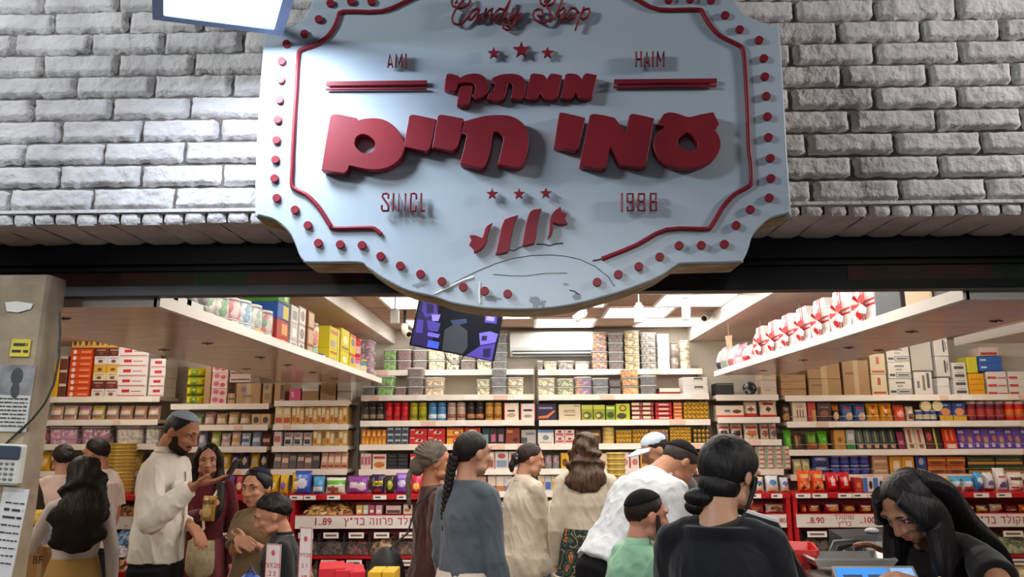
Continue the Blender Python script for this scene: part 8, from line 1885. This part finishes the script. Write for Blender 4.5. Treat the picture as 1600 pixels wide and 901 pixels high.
mb.tube([W_+d*.03+a_*.03*math.cos(k*.45)+b_2*.027*math.sin(k*.45) for k in range(15)], .0035, 6); mb.build('bracelet', M('#c8a85a', .3, metal=.9), c.t)

# ================================================================== CHECKOUT AND TABLE
ZK = 1.10
t = thing('checkout_counter', 'dark topped checkout counter carrying the scale and the till', 'shop counter', (1.06, 2.6, 0))
mb = MB(); mb.cbox(-.11,-.65,ZK-.04,.11,.19,ZK,.006); mb.cbox(-.11,.19,ZK-.04,.53,.60,ZK,.006); mb.build('top', M('#3a3634', .4), t)
mb = MB(); mb.box(-.10,-.62,0,.09,.19,ZK-.04); mb.box(-.10,.19,0,.51,.58,ZK-.04); mb.build('body', M_REDP, t)
# stainless scale with a blue display
q = P(1322, 867, 2.6)
t = thing('shop_scale', 'weighing scale with steel tray and blue lit displays at the lower right', 'scale', (q.x, 2.6, ZK))
ht = q.z-ZK
mb = MB(); mb.cbox(-.12,-.13,0,.09,.12,ht-.05,.01); mb.build('body', M('#b4b2ac', .4), t)
mb = MB(); mb.add([(-.09,-.131,.0),(.14,-.131,.0),(.14,-.20,-.03+.0),(-.09,-.20,-.03)], [(0,1,2,3)]); mb.add([(-.10,-.26,.005),(.15,-.26,.005),(.15,-.13,ht-.012),(-.10,-.13,ht-.012),(-.10,-.13,.005),(.15,-.13,.005)], [(0,1,2,3),(0,3,4),(1,5,2),(0,4,5,1)]); mb.build('display_housing', M('#a8a49c', .4), t)
def onp(u, v, k): # point on the sloped display face
    y = -.26+.13*v; z = .005+(ht-.017)*v; n = Vector((0,-(ht-.017),.13)).normalized(); p = Vector((-.10+.25*u, y, z))+n*k; return p
mb = MB()
for u0,v0,u1,v1,mi,k in ((.03,.04,.66,.96,0,.001),(.70,.04,.97,.96,1,.001),(.10,.60,.33,.84,2,.002),(.40,.60,.63,.84,2,.002),(.22,.08,.62,.46,3,.002),(.25,.12,.59,.40,4,.003),(.74,.55,.80,.9,4,.002),(.84,.55,.90,.9,4,.002)):
    mb.add([onp(u0,v0,k),onp(u1,v0,k),onp(u1,v1,k),onp(u0,v1,k)], [(0,1,2,3)], mi)
mb.build('display', [M('#3f86d8', .2, emit=.6, name='lit_display'), M('#8ab8e8', .2, emit=.6, name='lit_display'), M('#4a5a70', .3), M('#5a3ac0', .2, emit=.5, name='lit_display'), M('#a8c8f0', .2, emit=.5, name='lit_display')], t)
mb = MB(); zt = ht-.02; W_, D_ = .128, .075
O = [(-W_,-D_),(W_,-D_),(W_,D_),(-W_,D_)]; I = [(x*.88,y*.86) for x,y in O]
vs = [(x*1.0,y*1.0,zt+.022) for x,y in O]+[(x,y,zt) for x,y in I]+[(x*1.03,y*1.03,zt+.016) for x,y in O]+[(x*.9,y*.9,zt-.006) for x,y in O]
fs = [(4,5,6,7)]
for i in range(4): j = (i+1) % 4; fs += [(i,4+i,4+j,j),(i,j,8+j,8+i),(8+i,8+j,12+j,12+i)]
mb.add(vs, fs); mb.tube([(0,0,ht-.052),(0,0,zt-.004)], .03, 12); mb.build('tray', M('#cfccc6', .28, metal=.6), t)
# till
q = P(1388, 850, 2.98)
t = thing('cash_register', 'dark till with a pale keyboard behind the scale', 'cash register', (q.x-.02, 2.94, ZK), R(8))
zz_ = q.z-ZK
mb = MB(); mb.add([(-.15,-.17,0),(.16,-.17,0),(.16,.14,0),(-.15,.14,0),(-.15,-.17,.06),(.16,-.17,.06),(.16,.06,zz_+.03),(-.15,.06,zz_+.03),(.16,.14,zz_+.045),(-.15,.14,zz_+.045)], [(3,2,1,0),(0,1,5,4),(4,5,6,7),(7,6,8,9),(1,2,8,6,5),(3,0,4,7,9),(2,3,9,8)]); mb.build('body', M('#2a2b2e', .4), t)
sl_ = (zz_+.03-.06)/.23
mb = MB()
for r in range(5):
    for k in range(8): x = -.085+.026*k; y = -.10+.026*r; mb.add([(x+a*.011, y+b*.011, .06+(y+b*.011+.17)*sl_+.006) for a,b in ((-1,-1),(1,-1),(1,1),(-1,1))]+[(x+a*.012, y+b*.012, .06+(y+b*.012+.17)*sl_) for a,b in ((-1,-1),(1,-1),(1,1),(-1,1))], [(0,1,2,3),(4,5,1,0),(5,6,2,1),(6,7,3,2),(7,4,0,3)])
mb.build('keyboard', M('#7f7f7c', .6), t)
mb = MB(); mb.ell((.0,.095,zz_+.042),(.03,.016,.012),12,6); mb.build('knob', M('#d8d8d6', .4), t)
q2 = P(1404, 824, 3.02)
mb = MB(); loc = Vector((.09,.115,zz_+.035)); mb.tube([loc, loc+Vector((0,.01,.05))], .012, 8); mb.v = mb.v; mb.cbox(.03,.10,zz_+.06,.15,.125,zz_+.125,.004); mb.build('display_post', M('#1e2022', .4), t)
mb = MB(); mb.box(.04,.0985,zz_+.07,.14,.1005,zz_+.115); mb.build('screen', M('#56645e', .2), t)
# card terminal with a yellow slip
q = P(1318, 850, 2.86)
t = thing('card_terminal', 'black handled card terminal with a yellow slip behind the scale tray', 'card terminal', (q.x-.01, 2.84, ZK), R(-30))
hz = q.z-ZK
mb = MB(); mb.tube([(-.05,-.03,.0),(-.045,-.02,hz*.6),(-.02,.0,hz*1.0),(.05,.02,hz*1.08),(.055,.02,hz*.4),(.055,.02,0)], [(.012,.02)]*6, 8, up=(0,1,0)); mb.build('body', M('#222326', .4), t)
mb = MB(); mb.add([(-.02,-.008,hz*.3),(.05,-.008,hz*.3),(.04,.0,hz*.8),(.0,.0,hz*.9)], [(0,1,2,3)]); mb.build('paper_slip', M('#d0c88a', .7), t)
# red basket
q = P(1247, 857, 2.66)
t = thing('shopping_basket', 'bright red plastic basket at the end of the checkout counter', 'basket', (q.x+.01, 2.74, ZK), R(-14))
hb = q.z-ZK; mb = MB()
def rr_(z, f): return [(x*f*.068, y*f*.10, z) for x, y in ((-1,-.85),(-.85,-1),(.85,-1),(1,-.85),(1,.85),(.85,1),(-.85,1),(-1,.85))]
rs = [rr_(0,.84), rr_(hb*.9,1.0), rr_(hb*.9,1.09), rr_(hb,1.09), rr_(hb,.99), rr_(.008,.80)]; vs = [p for r_ in rs for p in r_]; fs = [tuple(range(7,-1,-1)), tuple(range(40,48))]
for k in range(5):
    for i in range(8): j = (i+1) % 8; fs.append((k*8+i,k*8+j,(k+1)*8+j,(k+1)*8+i))
mb.add(vs, fs); mb.build('tub', M('#d81f1c', .35), t)
mb = MB()
for i in range(5):
    for j in range(3): x = -.05+.025*i; z = hb*(.25+.22*j); f = .84+.16*z/(hb*.9); mb.add([(x-.008,-.1005*f,z-.009),(x+.008,-.1005*f,z-.009),(x+.008,-.1012*f,z+.009),(x-.008,-.1012*f,z+.009)], [(0,1,2,3)])
mb.build('grid_hole', M('#7a0e0e', .6), t)
# tilted monitor seen from behind
A_, B_2, C_, D_ = P(1160,799,2.62), P(1214,816,2.56), P(1262,906,2.50), P(1186,906,2.58)
t = thing('monitor', 'black back of a tilted monitor beside the woman in black', 'monitor', (A_+C_)/2)
ex_ = (B_2-A_).normalized(); n_ = ex_.cross((D_-A_)).normalized(); n_ = n_ if n_.y < 0 else -n_
mb = MB(); o_ = t.location; f4 = [p-o_ for p in (A_,B_2,C_,D_)]; b4 = [p-n_*.022 for p in f4]
mb.add(f4+b4, [(3,2,1,0),(4,5,6,7),(0,1,5,4),(1,2,6,5),(2,3,7,6),(3,0,4,7)]); mb.build('casing', M('#141417', .45), t)
mb = MB(); u = [f4[0], f4[1], b4[1], b4[0]]; mb.add([p+Vector((0,0,.0008)) for p in u]+[p+Vector((0,0,.011)) for p in u], [(4,5,6,7),(0,1,5,4),(1,2,6,5),(2,3,7,6),(3,0,4,7)]); mb.build('top_edge', M('#d8d8d8', .35), t)
mb = MB(); pz = (f4[2]+f4[3])/2; mb.tube([pz-n_*.03, Vector((pz.x+.02, pz.y+.06, ZK-o_.z+.0))], .02, 10); mb.build('stand', M('#1a1a1c', .4), t)
# ---- display table with red and yellow boxes, price cards, blue bag
ZT = .955
t = thing('display_table', 'low red display table in front of the boys', 'table', (-.98, 3.5, 0))
mb = MB(); mb.cbox(-.40,-.24,ZT-.03,.38,.24,ZT,.005); mb.build('top', M_REDP, t)
for sx in (-1,1):
    for sy in (-1,1): mb = MB(); mb.box(sx*.34-.02,sy*.20-.02,0,sx*.34+.02,sy*.20+.02,ZT-.03); mb.build('leg', M_REDP, t)
for i, (x0, x1, yt, rz) in enumerate(((505,543,884,14),(530,556,887,12),(552,575,889,15))):
    a_, b_2 = P(x0, 890, 3.5), P(x1, 890, 3.5); z1 = P(540, yt, 3.5).z
    good('box', 'sweet_box', 'box', 'glossy red flat box on the display table, %s of three' % ordl(i, 3), ((a_.x+b_2.x)/2, 3.44, ZT+.001), ((b_2.x-a_.x)*1.02, .20, z1-ZT), BX('#c8182a', (r_,.05,.2,.95,.5,'#a01020')), R(rz), 'red flat boxes on the display table')
for i, (x0, x1) in enumerate(((576,597),(598,618))):
    a_, b_2 = P(x0, 896, 3.42), P(x1, 896, 3.42); z1 = P(590, 892, 3.42).z
    good('box', 'sweet_box', 'box', 'flat yellow box on the display table, %s one' % ordl(i, 2), ((a_.x+b_2.x)/2, 3.40, ZT+.001), (b_2.x-a_.x, .14, z1-ZT), BX('#e0b01c', (r_,.1,.2,.9,.6,'#c8921a')), 0, 'flat yellow boxes on the display table')
for x0, x1, y0, lean_, lab in ((415,438,848,8,'left'),(467,486,822,7,'right')):
    a_, b_2 = P(x0, 880, 3.42), P(x1, 880, 3.42); z1 = P((x0+x1)/2, y0, 3.42).z; w_, h_ = b_2.x-a_.x, z1-ZT-.012
    t = thing('price_card', 'upright white price card with red border on the display table, %s one' % lab, 'price card', ((a_.x+b_2.x)/2, 3.42, ZT), R(-22), 'price cards on the display table')
    mb = MB(); mb.box(-w_*.62,-.002,.008,w_*.62,.002,h_+.008); mb.build('card', M('#e4ded8', .5), t)
    mb = MB(); W2 = w_*.62; hB = h_+.008
    for q4 in ((-W2,.008,-W2+.003,hB),(W2-.003,.008,W2,hB),(-W2,hB-.003,W2,hB)): mb.box(q4[0],-.0026,q4[1],q4[2],-.002,q4[3])
    mb.build('border', M('#b8202c', .5), t)
    for txt, z_, sz in (('מבצעי', hB*.62, .030), ('2 ב', hB*.47, .030), ('10', hB*.30, .04)):
        link('lettering', text_mesh(txt, sz*(w_/.066), M('#b8202c', .5), .0006, .012), t, (0, -.0030, z_))
    mb = MB(); mb.ell((0,-.0024,hB*.84),(.010,.0006,.012),10,6); mb.build('logo', M('#c8525a', .5), t)
    mb = MB(); mb.cbox(-w_*.65,-.03,0,w_*.65,.03,.008,.002); mb.build('foot', M('#c9c4c0', .3), t)
q = P(392, 892, 3.5)
mb = MB(); mb.ell((0,0,.045),(.058,.045,.05),16,10); mb.v = [(x*(1+.12*noise.noise(Vector((x*30,y*30,z*30)))), y, max(0,z*(1+.2*noise.noise(Vector((x*25,y*25,z*25+5)))))) for x,y,z in mb.v]
t = thing('bag', 'small royal blue bag on the display table before the black polo', 'bag', (q.x, 3.5, ZT+.001)); mb.build('pouch', M('#24479c', .45), t)
mb = MB(); mb.tube([(-.02,0,.09),(0,0,.125),(.02,0,.09)], .005, 8); mb.build('handle', M('#1c3a80', .45), t)
# cartons and red bin by the pillar
for i in range(2):
    a_, b_2 = P(40, 880, 4.7), P(84, 880, 4.7); z1 = P(60, 853, 4.7).z/2
    good('box', 'carton', 'carton', 'brown carton with black letters by the pillar, %s one' % ordv(i, 2), ((a_.x+b_2.x)/2, 4.7, i*z1+.001), ((b_2.x-a_.x), .22, z1-.002), BX('#a88352', ('t','BF',0.40,0.84,0.13,'#2a221a'), (r_,.2,.55,.7,.62,'#7a5c38'), flaps=True), R(-8), 'brown cartons by the pillar')


# (root positions only matter while building)

bpy.data.scenes.remove(WORK)
